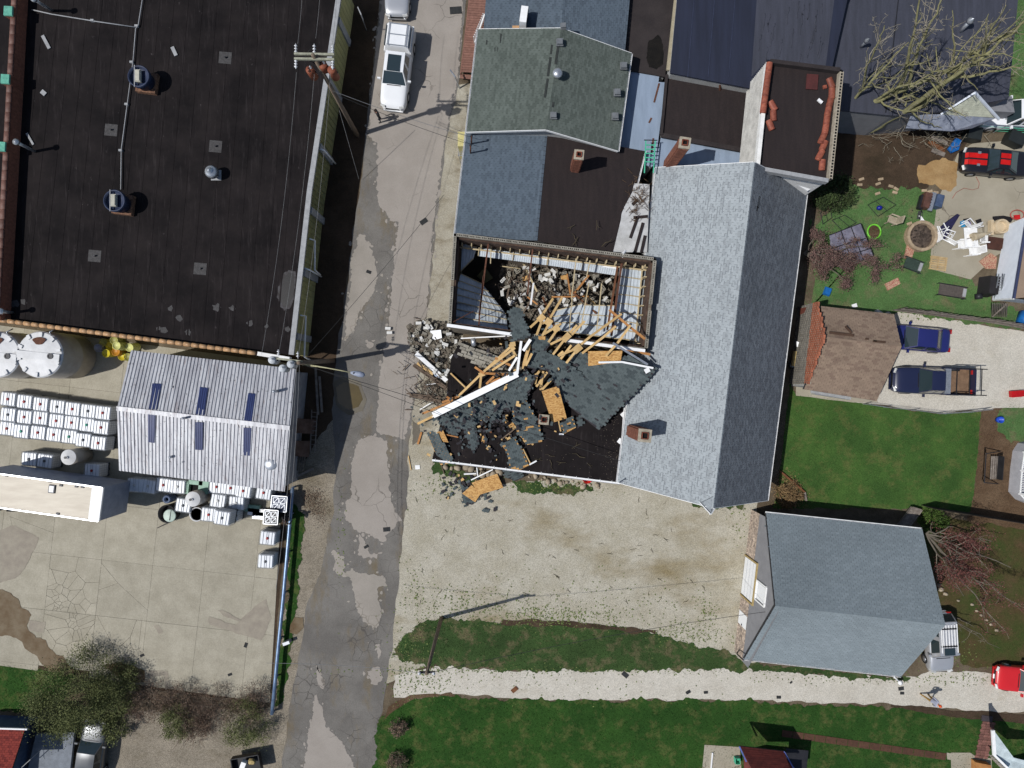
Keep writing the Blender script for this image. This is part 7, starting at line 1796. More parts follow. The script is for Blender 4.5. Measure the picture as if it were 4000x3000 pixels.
# muscle car with stripes
t, X, w = car('car', 'black coupe with two wide red stripes on the concrete patio', P(3893, 632, .8).xy.to_3d(), 174, blackc, L_=4.75, W_=1.9, hood=.98, belt=.98, roof=1.38, xa=.34, xb=.46, xc=.62, xd=.82, deck=1.05)
stripe = M('stripe_red', C(222, 30, 24), None, rough=.35, bump=0, fine=0, coat=.4)
for s_ in (-1, 1):
 part('hood_stripe', MB().add([(X(.06), s_ * .06, .925), (X(.06), s_ * .42, .905), (X(.325), s_ * .42, 1.01), (X(.325), s_ * .06, 1.015)], [(0, 1, 2, 3)]), stripe, t)
 part('nose_stripe', MB().add([(X(.02), s_ * .06, .79), (X(.02), s_ * .42, .775), (X(.055), s_ * .42, .9), (X(.055), s_ * .06, .92)], [(0, 1, 2, 3)]), stripe, t)
 part('roof_stripe', MB().add([(X(.465), s_ * .05, 1.4), (X(.465), s_ * .4, 1.395), (X(.615), s_ * .4, 1.395), (X(.615), s_ * .05, 1.4)], [(0, 1, 2, 3)]), stripe, t)
 part('hood_scoop', MB().box((X(.2), s_ * .44, 1.0), (.2, .16, .05)), galv, t)
# white truck top right, silver suv, red car, grey car, small trailer
t, X, w = car('pickup_truck', 'white pickup at the right edge under the bare tree', P(3980, 448, .8).xy.to_3d(), 180, white_car, L_=5.7, W_=1.95, hood=1.1, belt=1.12, roof=1.8, xa=.3, xb=.4, xc=.58, xd=.64, kind='pickup')
part('bed', MB().box((X(.82), 0, .8), (2.0, 1.9, .7)), white_car, t)
t, X, w = car('suv', 'silver suv with roof rack beside the blue grey roofed house', P(3672, 2507, .8).xy.to_3d(), -87, silver, L_=4.4, W_=1.82, hood=1.05, belt=1.05, roof=1.75, xa=.27, xb=.36, xc=.90, xd=.97, deck=1.05, kind='suv')
for s_ in (-1, 1): part('rack_rail', MB().tube([(X(.42), s_ * .55, 1.8), (X(.88), s_ * .55, 1.8)], .03, 6), white_paint, t)
for k in range(5): part('roof_rib', MB().box((X(.68), -.4 + k * .2, 1.77), (1.6, .05, .03)), white_paint, t)
for f in (.52, .8): part('rack_bar', MB().box((X(f), 0, 1.8), (.08, 1.2, .04)), black_trim, t)
part('sunroof', MB().box((X(.43), 0, 1.765), (.5, .75, .014)), car_glass, t)
t, X, w = car('car', 'red coupe with pale plate at the right edge of the gravel drive', P(4008, 2655, .6).xy.to_3d(), 175, redc, L_=4.4, W_=1.84, hood=.85, belt=.86, roof=1.3, xa=.34, xb=.47, xc=.66, xd=.86)
part('plate', MB().box((X(-.002), 0, .48), (.03, .32, .14), (0, rad(-30), 0)), white_paint, t)
car('car', 'dark grey car parked at the lower edge beside the brush', P(356, 2940, .8).xy.to_3d(), 82, greyc, L_=4.6, hood=.95)
ut = thing('utility_trailer', 'small black utility trailer with junk at the lower edge', 'trailer', P(965, 2985))
c = P(968, 2982, .6)
part('bed', MB().box((c.x, c.y, .55), (2.0, 1.3, .06), rad(10)), black_trim, ut)
for dx, dy, sx, sy in ((0, .65, 2.0, .06), (0, -.65, 2.0, .06), (1.0, 0, .06, 1.3), (-1.0, 0, .06, 1.3)):
 v_ = Matrix.Rotation(rad(10), 3, 'Z') @ Vector((dx, dy, 0)); part('side', MB().box((c.x + v_.x, c.y + v_.y, .75), (sx, sy, .4), rad(10)), black_trim, ut)
part('drawbar', MB().tube([(c.x - .9, c.y - .2, .5), (c.x - 1.7, c.y - .7, .4)], .05, 6), black_trim, ut)
single('cardboard_box', MB().box(P(952, 2985, .95), (.35, .45, .35), rad(-20)), white_paint, 'white box lying in the small black trailer', 'box')
single('feed_sack', MB().blob(P(985, 2975, .9), (.6, .45, .35), 8, .2, 3), tim, 'tan sack lying in the small black trailer', 'sack')
# toy car and barrels on the right
single('toy_wagon', MB().box(P(3972, 1538, .25), (.95, .45, .25), rad(4)).box(P(3972, 1538, .1), (.7, .5, .1), rad(4)), M('toy_red', C(205, 30, 34), None, rough=.35), 'red toy wagon at the right end of the gravel parking', 'wagon')
# ------------------------------------------------------------------ utility poles, wires, lamp
pole_wood = M('pole_wood', C(140, 124, 108), C(112, 98, 84), rough=.95, scale=3, stretch=(6, 6, .6), fine=.12, bump=.2)
arm_wood = M('arm_wood', C(178, 178, 158), C(150, 150, 132), rough=.9, scale=4)
porcelain = M('porcelain', (.75, .76, .78, 1), None, rough=.15, bump=0)
wire_m = M('wire', (.03, .03, .03, 1), None, rough=.6, bump=0); wire_l = M('wire_bright', (.22, .22, .22, 1), None, rough=.4, bump=0)
rust_can = M('transformer_rust', C(158, 92, 66), C(132, 72, 52), rough=.7, scale=4)
steel_can = M('transformer_grey', C(214, 218, 222), C(190, 194, 198), rough=.5, scale=3)
def insulator(parent, p0, d, n=3):
 d = Vector(d).normalized(); mb = MB(); mb.tube([p0, p0 + d * (.16 * n + .1)], .025, 6)
 for k in range(n): c = p0 + d * (.1 + .16 * k); mb.tube([c, c + d * .03, c + d * .09], [.05, .1, .05], 10)
 part('insulator', mb, porcelain, parent, True)
def transformer(parent, c, m, r_=.24, h=.75):
 o = part('transformer', MB().lathe([(r_, 0), (r_, h), (r_ * .9, h + .06), (0, h + .1)], c, 16), m, parent, True)
 part('bushing', MB().lathe([(.04, h), (.07, h + .12), (.04, h + .2), (.06, h + .28), (0, h + .36)], (c[0] + .1, c[1] + .06, c[2]), 8), porcelain, o, True)
 part('bracket', MB().box((c[0], c[1], c[2] + h * .7), (r_ * 2.3, .08, .1)), dark_metal, o)
# pole beside the factory
b1, t1 = P(1397, 530, 0), P(1222, 214, 9.9)
p1 = thing('utility_pole', 'utility pole with double crossarm and rusty transformers leaning beside the factory', 'utility pole', b1)
part('pole', MB().tube([b1, b1 + (t1 - b1) * .5, t1], [.17, .14, .11], 10), pole_wood, p1, True)
arms = []
for y in (211, 230):
 a, b = P(1150, y, 9.6), P(1306, y + 3, 9.6); arms.append((a, b)); part('crossarm', MB().board(a, b, .12, .14), arm_wood, p1)
for f in (.04, .5, .96): insulator(p1, arms[0][0] + (arms[0][1] - arms[0][0]) * f, (0, 1, .05))
for f in (.04, .96): insulator(p1, arms[1][0] + (arms[1][1] - arms[1][0]) * f, (0, -1, .05))
for px, py, z, m_, h in ((1228, 300, 8.0, rust_can, .8), (1312, 302, 8.1, rust_can, .85), (1272, 272, 8.4, rust_can, .5)): transformer(p1, P(px, py, z), m_, .25, h)
part('jumper', MB().tube([P(1196, 212, 9.8), P(1190, 240, 9.5), P(1210, 275, 9.0), P(1225, 290, 8.9)], .015, 5).tube([P(1240, 170, 9.6), P(1205, 200, 9.7), P(1197, 214, 9.6)], .015, 5), wire_m, p1, True)
part('brace', MB().board(P(1180, 222, 9.5), b1 + (t1 - b1) * .9, .05, .05).board(P(1270, 224, 9.5), b1 + (t1 - b1) * .9, .05, .05), dark_metal, p1)
# pole at the shed corner
b3, t3 = P(1302, 1409, 0), P(1166, 1417, 7.7)
p3 = thing('utility_pole', 'utility pole with pale transformers at the corner of the ribbed shed', 'utility pole', b3)
part('pole', MB().tube([b3, b3 + (t3 - b3) * .5, t3], [.17, .15, .12], 10), pole_wood, p3, True)
for px, py, z in ((1120, 1440, 6.6), (1080, 1408, 6.7), (1152, 1424, 6.9)): transformer(p3, P(px, py, z), steel_can, .24, .7)
part('crossarm', MB().board(P(1080, 1400, 7.4), P(1180, 1412, 7.4), .12, .14), arm_wood, p3)
for f in ((1088, 1392), (1164, 1400)): insulator(p3, P(*f, 7.5), (0, 1, .1), 2)
la = thing('street_lamp', 'street lamp on a long tube arm over the alley', 'street lamp', P(1190, 1420, 6.6))
arm = [P(1178, 1420, 6.4), P(1260, 1434, 6.7), P(1330, 1447, 6.7), P(1376, 1456, 6.6)]
part('arm', MB().tube(arm, .035, 8), M('arm_cream', C(196, 190, 150), None, rough=.5), la, True)
part('brace', MB().tube([P(1180, 1425, 6.0), P(1300, 1441, 6.65)], .025, 6), MATS['arm_cream'], la, True)
hd = (arm[3] - arm[2]).normalized(); c = arm[3]
part('head', MB().tube([c - hd * .1, c + hd * .15, c + hd * .45, c + hd * .7, c + hd * .78], [.07, .15, .19, .16, .05], 12), M('lamp_grey', C(170, 178, 196), C(150, 158, 178), rough=.4), la, True)
part('photocell', MB().lathe([(.05, 0), (.05, .08), (0, .09)], c + hd * .12 + Vector((0, 0, .12)), 8), dark_metal, la)
# pole on the grass strip
b2, t2 = P(1724, 2414, 0), P(1666, 2632, 8.6)
p2 = thing('utility_pole', 'bare utility pole leaning over the grass strip', 'utility pole', b2)
part('pole', MB().tube([b2, b2 + (t2 - b2) * .5, t2], [.15, .125, .1], 10), pole_wood, p2, True)
part('crossarm', MB().board(t2 + Vector((-.45, 0, -.2)), t2 + Vector((.45, 0, -.2)), .1, .1), dark_metal, p2)
for s_ in (-.42, .42): insulator(p2, t2 + Vector((s_, 0, -.15)), (0, 0, 1), 1)
def wire(a, b, sag, r_, label, mat=wire_m, n=14):
 pts = [Vector(a) + (Vector(b) - Vector(a)) * (i / n) - Vector((0, 0, sag * 4 * (i / n) * (1 - i / n))) for i in range(n + 1)]
 return single('overhead_wire', MB().tube(pts, r_, 5, False), mat, label, 'wire')
wire(P(1186, -120, 9.6), P(1163, 172, 9.6), .1, .009, 'left overhead wire running out of the top edge from the crossarm', wire_l)
wire(P(1256, -120, 9.6), P(1233, 150, 9.6), .1, .009, 'middle overhead wire running out of the top edge from the crossarm', wire_l)
wire(P(1322, -120, 9.6), P(1298, 180, 9.6), .1, .009, 'right overhead wire running out of the top edge from the crossarm', wire_l)
wire(P(1158, 282, 9.6), P(1022, 1385, 7.5), .5, .009, 'left wire strung over the factory roof between the two poles', wire_l)
wire(P(1228, 290, 8.9), P(1088, 1388, 7.6), .5, .009, 'middle wire strung over the factory roof between the two poles', wire_l)
wire(P(1292, 285, 9.6), P(1164, 1398, 7.6), .5, .009, 'right wire strung over the factory edge between the two poles', wire_l)
wire(P(1300, 355, 7.6), P(1826, 532, 4.6), .3, .014, 'upper service wire from the factory pole to the green building', wire_l)
wire(P(1298, 362, 7.4), P(1822, 560, 4.4), .35, .014, 'lower service wire from the factory pole to the green building', wire_m)
wire(P(1325, 430, 5.5), P(1402, 700, .3), .0, .014, 'guy wire from the factory pole down to the verge', wire_l)
wire(P(1180, 1424, 6.8), P(2422, 1800, 3.6), .6, .018, 'dark cable from the shed pole to the grey house corner', wire_m, 24)
wire(P(1182, 1420, 6.4), P(1900, 1690, 3.0), .5, .016, 'second dark cable drooping onto the thrown-off roof', wire_m, 20)
wire(P(1180, 1412, 7.2), P(1735, 760, 3.8), .4, .012, 'thin cable from the shed pole to the slate slope', wire_m)
wire(P(1160, 1418, 7.5), P(1078, 2300, 8.0), .4, .012, 'left wire running south over the blue rail', wire_l)
wire(P(1170, 1420, 7.5), P(1100, 2300, 8.0), .4, .012, 'right wire running south over the blue rail', wire_l)
wire(P(1666, 2632, 8.5), P(1040, 2590, 8.8), .3, .012, 'wire crossing the alley to the leaning pole', wire_l)
wire(P(1666, 2632, 8.4), P(2990, 2390, 5.0), .6, .014, 'long wire from the leaning pole to the blue grey house', wire_m, 24)
# service masts on the eave of the slate slope
for i, (x, y, lb) in enumerate(((1842, 568, 'upper service mast at the slate eave'), (1838, 605, 'lower service mast at the slate eave'))):
 m_ = thing('service_mast', lb, 'mast', P(x, y, 3.3)); part('tube', MB().tube([P(x, y, 3.0), P(x, y - 36, 4.9)], .05, 8), rust, m_, True); part('head', MB().tube([P(x, y - 36, 4.9), P(x, y - 40, 4.85)], .08, 8), dark_metal, m_, True)
ac = thing('wall_platform', 'yellow cabinet on a steel grate platform at the slate eave', 'cabinet', P(1808, 560, 0))
c = P(1806, 545, 2.4); part('cabinet', MB().box((c.x, c.y, 1.3), (.62, 1.0, 2.4)), M('cabinet_yellow', C(226, 214, 150), C(206, 194, 130), rough=.6), ac)
g = MB(); c = P(1810, 580, 1.6)
for k in range(7): g.board((c.x - .35, c.y - .5 + k * .16, 1.6), (c.x + .35, c.y - .5 + k * .16, 1.6), .03, .03); g.board((c.x - .36 + k * .12, c.y - .55, 1.62), (c.x - .36 + k * .12, c.y + .5, 1.62), .03, .03)
part('grate', g, galv, ac)
for dx in (-.33, .33): part('leg', MB().box((c.x + dx, c.y - .45, .8), (.05, .05, 1.6)), galv, ac)
# small road sign, mailbox strip
sg = thing('road_sign', 'pale square sign on a thin post in the factory shade', 'sign', P(1432, 118))
part('post', MB().tube([P(1432, 118, 0), P(1412, 62, 2.3)], .03, 6), galv, sg); part('plate', MB().box(P(1408, 52, 2.3), (.06, .6, .6), rad(25)), grey_trim, sg)
single('bent_post', MB().tube([P(1795, 345, 0), P(1778, 300, 1.3), P(1758, 272, 1.5)], .06, 6), galv, 'bent grey bollard post near the deck', 'post')
single('guide_post', MB().box(P(1122, 2508, .3), (.5, .22, .5), rad(20)), galv, 'pale grey stub box on the grass beside the blue rail', 'box')

# ------------------------------------------------------------------ people
skin = M('skin', C(214, 160, 132), None, rough=.6, bump=0)
def person(label, foot, heading, shirt, trousers, hair, stride=.0, scale=1.0, boots=None, arms_out=.0, lean=0.0, hat=None):
 """one continuous body grown over a skeleton; clothing colours follow the body's height"""
 t = thing('person', label, 'person', foot, None, rad(heading), world=False)
 J = {'pel': (0, 0, .95), 'sp': (.02 + lean * .3, 0, 1.15), 'ch': (.03 + lean * .7, 0, 1.36), 'nk': (.04 + lean, 0, 1.52), 'hd': (.06 + lean, 0, 1.62), 'tp': (.06 + lean, 0, 1.74)}
 for s_, k in ((1, 'l'), (-1, 'r')):
  st = stride * s_
  J['hip' + k] = (0, s_ * .1, .9); J['kn' + k] = (st * .5 + .03, s_ * .1, .5); J['an' + k] = (st, s_ * .11, .09); J['to' + k] = (st + .17, s_ * .12, .05)
  J['sh' + k] = (.02 + lean * .9, s_ * .19, 1.43); J['el' + k] = (-st * .4 - .02 + lean * .8, s_ * (.25 + arms_out), 1.14); J['wr' + k] = (-st * .5 + .1 + lean * .8, s_ * (.24 + arms_out * .4), .92)
  for i, (dx, dy, dz) in enumerate(((.05, .0, -.13), (.07, .015, -.15), (.02, -.01, -.15), (-.01, -.02, -.13), (.09, -.03 * s_, -.06))): w_ = J['wr' + k]; J['f%d%s' % (i, k)] = (w_[0] + dx, w_[1] + dy * s_, w_[2] + dz)
 rad_ = {'pel': .14, 'sp': .135, 'ch': .15, 'nk': .06, 'hd': .095, 'tp': .07, 'hip': .095, 'kn': .062, 'an': .045, 'to': .04, 'sh': .075, 'el': .05, 'wr': .034}
 E = [('pel', 'sp'), ('sp', 'ch'), ('ch', 'nk'), ('nk', 'hd'), ('hd', 'tp')]
 for k in 'lr': E += [('pel', 'hip' + k), ('hip' + k, 'kn' + k), ('kn' + k, 'an' + k), ('an' + k, 'to' + k), ('ch', 'sh' + k), ('sh' + k, 'el' + k), ('el' + k, 'wr' + k)] + [('wr' + k, 'f%d%s' % (i, k)) for i in range(5)]
 names = list(J); me = bpy.data.meshes.new('body'); me.from_pydata([tuple(c * scale for c in J[n]) for n in names], [(names.index(a), names.index(b)) for a, b in E], [])
 o = link('body', me, t)
 m, nt_, p = nt('clothes'); pos = nt_.nodes.new('ShaderNodeTexCoord').outputs['Object']
 sx = nt_.nodes.new('ShaderNodeSeparateXYZ'); nt_.links.new(pos, sx.inputs[0])
 stops = [(0, boots or (.03, .025, .02, 1)), (.06, trousers), (.52, shirt), (.835, skin_c), (.93, hair)]
 r_ = nt_.nodes.new('ShaderNodeValToRGB'); r_.color_ramp.interpolation = 'CONSTANT'; e = r_.color_ramp.elements
 while len(e) < len(stops): e.new(.5)
 for i, (q_, c_) in enumerate(stops): e[i].position = q_; e[i].color = c_
 nt_.links.new(_map(nt_, sx.outputs[2], 0, 1.82 * scale), r_.inputs[0]); nt_.links.new(r_.outputs[0], p.inputs['Base Color']); p.inputs['Roughness'].default_value = .9
 me.materials.append(m)
 sk = o.modifiers.new('skin', 'SKIN'); sk.use_smooth_shade = True
 for i, n in enumerate(names):
  b = n if n in rad_ else n[:-1]; r0 = rad_.get(b, .011) * scale
  me.skin_vertices[0].data[i].radius = (r0, r0); me.skin_vertices[0].data[i].use_root = (n == 'pel')
 o.modifiers.new('smooth', 'SUBSURF').render_levels = 2
 part('hair', MB().lathe([(.1 * scale, 0), (.108 * scale, .05 * scale), (.08 * scale, .11 * scale), (0, .13 * scale)], ((.05 + lean) * scale, 0, 1.66 * scale), 14), hat or M('hair_brown', (.04, .025, .018, 1), None, rough=.8), t, True)
 fx = (.155 + lean) * scale
 part('face', MB().blob((fx, 0, 1.63 * scale), (.03, .03, .045), 6, .05, 1).blob((fx - .02, .035, 1.66 * scale), (.02, .03, .018), 6, .05, 2).blob((fx - .02, -.035, 1.66 * scale), (.02, .03, .018), 6, .05, 3).blob((fx - .015, 0, 1.585 * scale), (.02, .055, .014), 6, .05, 4), skin, t, True)
 return t
skin_c = C(214, 160, 132)
person('person in grey shirt, tan trousers and orange cap walking on the gravel drive', P(3606, 2709, 0), -28, C(176, 180, 200), C(168, 130, 62), C(236, 98, 40), stride=.26, boots=C(196, 150, 60), hat=M('cap_orange', C(240, 96, 40), None, rough=.7))
person('person in dark clothes standing at the front of the white pickup', P(1489, 472, 0), 200, (.02, .02, .022, 1), (.03, .032, .05, 1), (.03, .02, .015, 1), stride=.06, arms_out=.06)
person('person in black clothes standing at the blue pipe rail', P(1140, 2018, 0), 40, (.02, .018, .02, 1), (.015, .016, .022, 1), (.05, .03, .02, 1), stride=.12, arms_out=.14)
# ------------------------------------------------------------------ trees and shrubs
TW = [.013, .008]      # thinnest twig
class Tubes:
 """fast collector of tapering twig tubes"""
 def __init__(s): s.V = []; s.F = []; s.n = 0
 def add(s, pts, r0, r1, k=4):
  pts = np.array([tuple(p) for p in pts]); m = len(pts)
  d = np.gradient(pts, axis=0); d /= np.linalg.norm(d, axis=1)[:, None] + 1e-9
  ref = np.array([0, 0, 1.]) if abs(d[0][2]) < .9 else np.array([1., 0, 0])
  u = np.cross(d, ref); u /= np.linalg.norm(u, axis=1)[:, None] + 1e-9; w = np.cross(d, u)
  r = np.linspace(r0, r1, m)[:, None]
  ring = np.stack([pts + (u * math.cos(2 * PI * j / k) + w * math.sin(2 * PI * j / k)) * r for j in range(k)], 1)
  s.V.append(ring.reshape(-1, 3)); i = np.arange(m - 1)[:, None] * k; j = np.arange(k)[None]
  a = (i + j); b = (i + (j + 1) % k)
  s.F.append(np.stack([a, b, b + k, a + k], 2).reshape(-1, 4) + s.n); s.n += m * k
 def mesh(s, name, mat): return np_mesh(name, np.concatenate(s.V), np.concatenate(s.F), mat, True)
def wander(rr_, p, d, length, n=5, bend=.25, up=.05):
 pts = [Vector(p)]; d = Vector(d).normalized()
 for i in range(n):
  d = (d + Vector((rr_.gauss(0, bend), rr_.gauss(0, bend), rr_.gauss(up, bend * .6)))).normalized(); pts.append(pts[-1] + d * length / n)
 return pts
def sprout(big, fine, rr_, pts, r0, r1, depth, per_m, spread=.9, lf=.42, zmin=.15, dens=1.0):
 """limb with side branches, and theirs in turn"""
 (big if r0 > .035 else fine).add(pts, r0, r1, 7 if r0 > .05 else 4 if r0 > .012 else 3)
 if depth == 0: return
 L_ = sum((pts[i + 1] - pts[i]).length for i in range(len(pts) - 1)); n = max(1, int(L_ * per_m * dens))
 for i in range(n):
  f = rr_.uniform(.22, 1.0); k = min(len(pts) - 2, int(f * (len(pts) - 1))); g = f * (len(pts) - 1) - k
  p = pts[k] + (pts[k + 1] - pts[k]) * g; d = (pts[k + 1] - pts[k]).normalized()
  side = Vector((rr_.gauss(0, 1), rr_.gauss(0, 1), rr_.gauss(.1, .7))).normalized()
  nd = (d * rr_.uniform(.3, .9) + side * spread).normalized()
  ln = L_ * lf * rr_.uniform(.45, 1.1) * (1.15 - f * .6)
  r_ = (r0 + (r1 - r0) * f) * rr_.uniform(.4, .62)
  q = wander(rr_, p, nd, ln, 5)
  q = [Vector((v.x, v.y, max(zmin, v.z))) for v in q]
  sprout(big, fine, rr_, q, max(r_, TW[0]), max(r_ * .3, TW[1]), depth - 1, per_m * 1.35, spread, lf, zmin, dens)
def leaf_cloud(rg_, centres, n, size, sig):
 c = np.array(centres)[rg_.integers(0, len(centres), n)] + rg_.normal(0, 1, (n, 3)) * np.array(sig)
 c[:, 2] = np.maximum(c[:, 2], .03)
 a = rg_.normal(0, 1, (n, 3)); a /= np.linalg.norm(a, axis=1)[:, None]; b = np.cross(a, rg_.normal(0, 1, (n, 3))); b /= np.linalg.norm(b, axis=1)[:, None] + 1e-9
 s_ = rg_.uniform(.6, 1.4, n)[:, None] * size
 v = np.stack([c - a * s_, c + b * s_ * .5, c + a * s_, c - b * s_ * .5], 1).reshape(-1, 3)
 return v, np.arange(n * 4).reshape(-1, 4)
bark_moss = M('mossy_bark', C(150, 147, 106), C(122, 118, 86), rough=.95, scale=3, fine=.15, bump=.3)
bark_grey = M('grey_bark', C(118, 110, 98), C(92, 86, 76), rough=.95, scale=3, fine=.12)
twig_m = M('twig_bark', C(168, 160, 142), C(138, 130, 114), rough=.95, scale=2, bump=0)
# large bare tree, top right
rt = random.Random(17); big, fine = Tubes(), Tubes()
LIMBS = [([(3276, 462, .3), (3400, 402, 3.0), (3560, 335, 5), (3720, 272, 7), (3900, 150, 9), (4040, 70, 10)], .26, .07), ([(3278, 440, 1.5), (3365, 362, 3), (3388, 262, 5), (3430, 170, 7), (3455, 100, 8)], .13, .04), ([(3290, 440, 2), (3390, 335, 4.5), (3490, 220, 6.5), (3550, 165, 7.5)], .14, .04), ([(3395, 515, .2), (3490, 462, 2.5), (3600, 385, 4.8), (3750, 280, 7.5), (3880, 195, 9), (4030, 60, 11)], .28, .08), ([(3690, 318, 6.2), (3820, 290, 7.5), (3920, 268, 8.5), (4040, 255, 9)], .13, .04), ([(3500, 365, 4.2), (3545, 250, 7), (3570, 110, 9), (3600, -50, 11)], .16, .05), ([(3550, 330, 5.2), (3585, 190, 8), (3640, 80, 9.5), (3700, -50, 11)], .13, .04), ([(3480, 400, 3.8), (3560, 372, 4.4), (3650, 400, 4), (3740, 440, 3.4)], .1, .03), ([(3800, 240, 8), (3860, 130, 9.5), (3930, 20, 11)], .11, .03), ([(3560, 440, 3.6), (3620, 480, 3), (3680, 500, 2.4)], .08, .02), ([(3700, 300, 6.5), (3730, 180, 8.5), (3720, 40, 10)], .11, .03)]
for pts, r0, r1 in LIMBS:
 w = [P(*q) for q in pts]; fine_pts = []
 for a, b in zip(w, w[1:]):
  for k in range(4): fine_pts.append(a + (b - a) * (k / 4) + Vector((rt.gauss(0, .05), rt.gauss(0, .05), rt.gauss(0, .05))))
 fine_pts.append(w[-1])
 sprout(big, fine, rt, fine_pts, r0 * .8, r1 * .7, 3, 2.1, 1.0, .36, .2)
t = thing('bare_tree', 'large leafless tree with mossy limbs sprawling over the charcoal roof', 'tree', P(3290, 465))
part('trunk', big.mesh('trunk', bark_moss), None, t); part('crown', fine.mesh('crown', twig_m), None, t)
# fallen brush under it
TW[:] = [.008, .006]
rt = random.Random(5); big, fine = Tubes(), Tubes()
for i in range(46):
 p = P(rt.gauss(3600, 110), rt.gauss(545, 22), rt.uniform(.2, .8)); sprout(big, fine, rt, wander(rt, p, (rt.gauss(0, 1), rt.gauss(0, .6), rt.uniform(0, .4)), rt.uniform(.8, 1.9), 5, .35), .018, .006, 2, 2.2, .9, .5, .05)
struct('brushwood', fine.mesh('brushwood', twig_m), None, 'stuff')
def small_tree(name, label, base, tips, r0, per_m, leaf_mat, nleaf, lsize, sig, seed, bark, depth=2, lf=.45, cat='tree', leaf_z=None):
 rr_ = random.Random(seed); rg_ = np.random.default_rng(seed); big, fine = Tubes(), Tubes(); cs = []
 for tip in tips:
  a, b = P(*base), P(*tip); L_ = (b - a).length
  pts = [a + (b - a) * (k / 6) + Vector((rr_.gauss(0, .08), rr_.gauss(0, .08), rr_.gauss(0, .06))) * (k > 0) for k in range(7)]
  sprout(big, fine, rr_, pts, r0, r0 * .25, depth, per_m, .95, lf, .1)
 t = thing(name, label, cat, P(base[0], base[1], 0))
 if big.V: part('trunk', big.mesh('trunk', bark), None, t)
 if fine.V:
  fv = np.concatenate(fine.V); part('crown', fine.mesh('crown', twig_m), None, t)
  if nleaf:
   v, f = leaf_cloud(rg_, fv[rg_.integers(0, len(fv), 900)], nleaf, lsize, (sig,) * 3); part('leaves', np_mesh('leaves', v, f, leaf_mat), None, t, kind='stuff')
 return t
plum = M('plum_buds', C(132, 104, 98), C(104, 82, 74), rough=.9, isl=.3, bump=0); redbud = M('red_buds', C(130, 80, 74), C(100, 66, 60), rough=.9, isl=.35, bump=0)
green_l = M('young_leaf', C(128, 134, 84), C(98, 104, 62), rough=.9, isl=.35, bump=0); ever = M('evergreen', C(70, 86, 46), C(48, 62, 34), rough=.9, isl=.35, bump=0); dry = M('dry_leaf', C(150, 124, 86), C(118, 94, 66), rough=.95, isl=.3, bump=0); dusk = M('brush_brown', C(146, 124, 106), C(112, 92, 78), rough=.95, isl=.3, bump=0)
small_tree('plum_tree', 'toppled small tree with pinkish buds lying on the yard lawn', (3140, 990, .8), [(3270, 960, 1.2), (3330, 1050, 1.3), (3240, 1080, 1.2), (3400, 960, 1.0), (3210, 890, 1.2), (3330, 1110, 1.0), (3450, 1040, .8), (3280, 1010, 2.0)], .07, 1.9, plum, 15000, .05, .16, 41, bark_grey, 2, .4)
small_tree('redbud_tree', 'red budded bare tree right of the blue grey roofed house', (3618, 2085, 2.0), [(3780, 2180, 4.0), (3880, 2110, 4.5), (3950, 2220, 5.0), (3860, 2330, 4.5), (3760, 2320, 4.0), (3990, 2380, 4.5), (3720, 2060, 3.6), (3900, 2450, 3.5)], .075, 1.35, redbud, 12000, .045, .2, 42, bark_grey, 3, .4)
small_tree('bare_shrub', 'spreading leafless shrub at the east gable of the blue grey house', (3682, 2395, .3), [(3760, 2470, 1.2), (3800, 2440, 1.4), (3840, 2500, 1.6), (3720, 2440, 1.5), (3720, 2500, 1.2), (3900, 2530, 1.4)], .05, 1.0, None, 0, 0, 0, 43, bark_grey, 2, .35, cat='shrub')
def bush(name, label, px, r_, h, n, mat, seed, size=.05, cat='shrub', stem=None, flat=1.0):
 """rounded shrub: twigs from the ground with leaves gathered in uneven clumps"""
 rg_ = np.random.default_rng(seed); rr_ = random.Random(seed); c = P(px[0], px[1], h * .5)
 t = thing(name, label, cat, (c.x, c.y, 0)); fine = Tubes()
 cl = []
 for i in range(48):
  a = rr_.uniform(0, 2 * PI); f = rr_.uniform(.05, 1) ** .6 * r_; z = h * rr_.uniform(.25, 1) * (1 - .5 * (f / r_) ** 2)
  q = Vector((c.x + math.cos(a) * f, c.y + math.sin(a) * f * flat, z)); cl.append(tuple(q))
  fine.add(wander(rr_, (c.x + math.cos(a) * r_ * .1, c.y + math.sin(a) * r_ * .1, 0), q - Vector((c.x, c.y, 0)), (q - Vector((c.x, c.y, 0))).length, 5, .2, 0), .016, .005, 3)
 part('stems', fine.mesh('stems', stem or twig_m), None, t)
 v, f = leaf_cloud(rg_, cl, n, size, (r_ * .13, r_ * .13 * flat, h * .1)); part('foliage', np_mesh('foliage', v, f, mat), None, t, kind='stuff')
bush('evergreen_shrub', 'dense olive evergreen shrub at the corner of the grey house', (3262, 748), 1.35, 1.5, 6000, ever, 51, .07)
bush('lawn_shrub', 'upper small brown shrub on the lower lawn', (1556, 2846), .62, 1.1, 1500, dusk, 52, .045)
bush('lawn_shrub', 'lower small brown shrub on the lower lawn', (1552, 2985), .7, 1.2, 1700, dusk, 53, .045)
bush('green_shrub', 'bright green shrub behind the blue grey roofed house', (3655, 2042), .95, .9, 4200, M('bright_leaf', C(96, 122, 52), C(70, 94, 40), rough=.9, isl=.3, bump=0), 54, .06)
bush('dry_shrub', 'dry tan shrub bed at the south-east corner of the grey house', (3082, 1930), .95, .5, 3600, dry, 55, .06)
bush('yard_tree', 'airy green tree beside the red roofed house', (280, 2735), 3.0, 3.6, 30000, green_l, 56, .045, 'tree', bark_grey)
bush('yard_bush', 'second airy green bush at the brush edge', (430, 2700), 1.8, 2.2, 12000, green_l, 57, .045, 'bush')
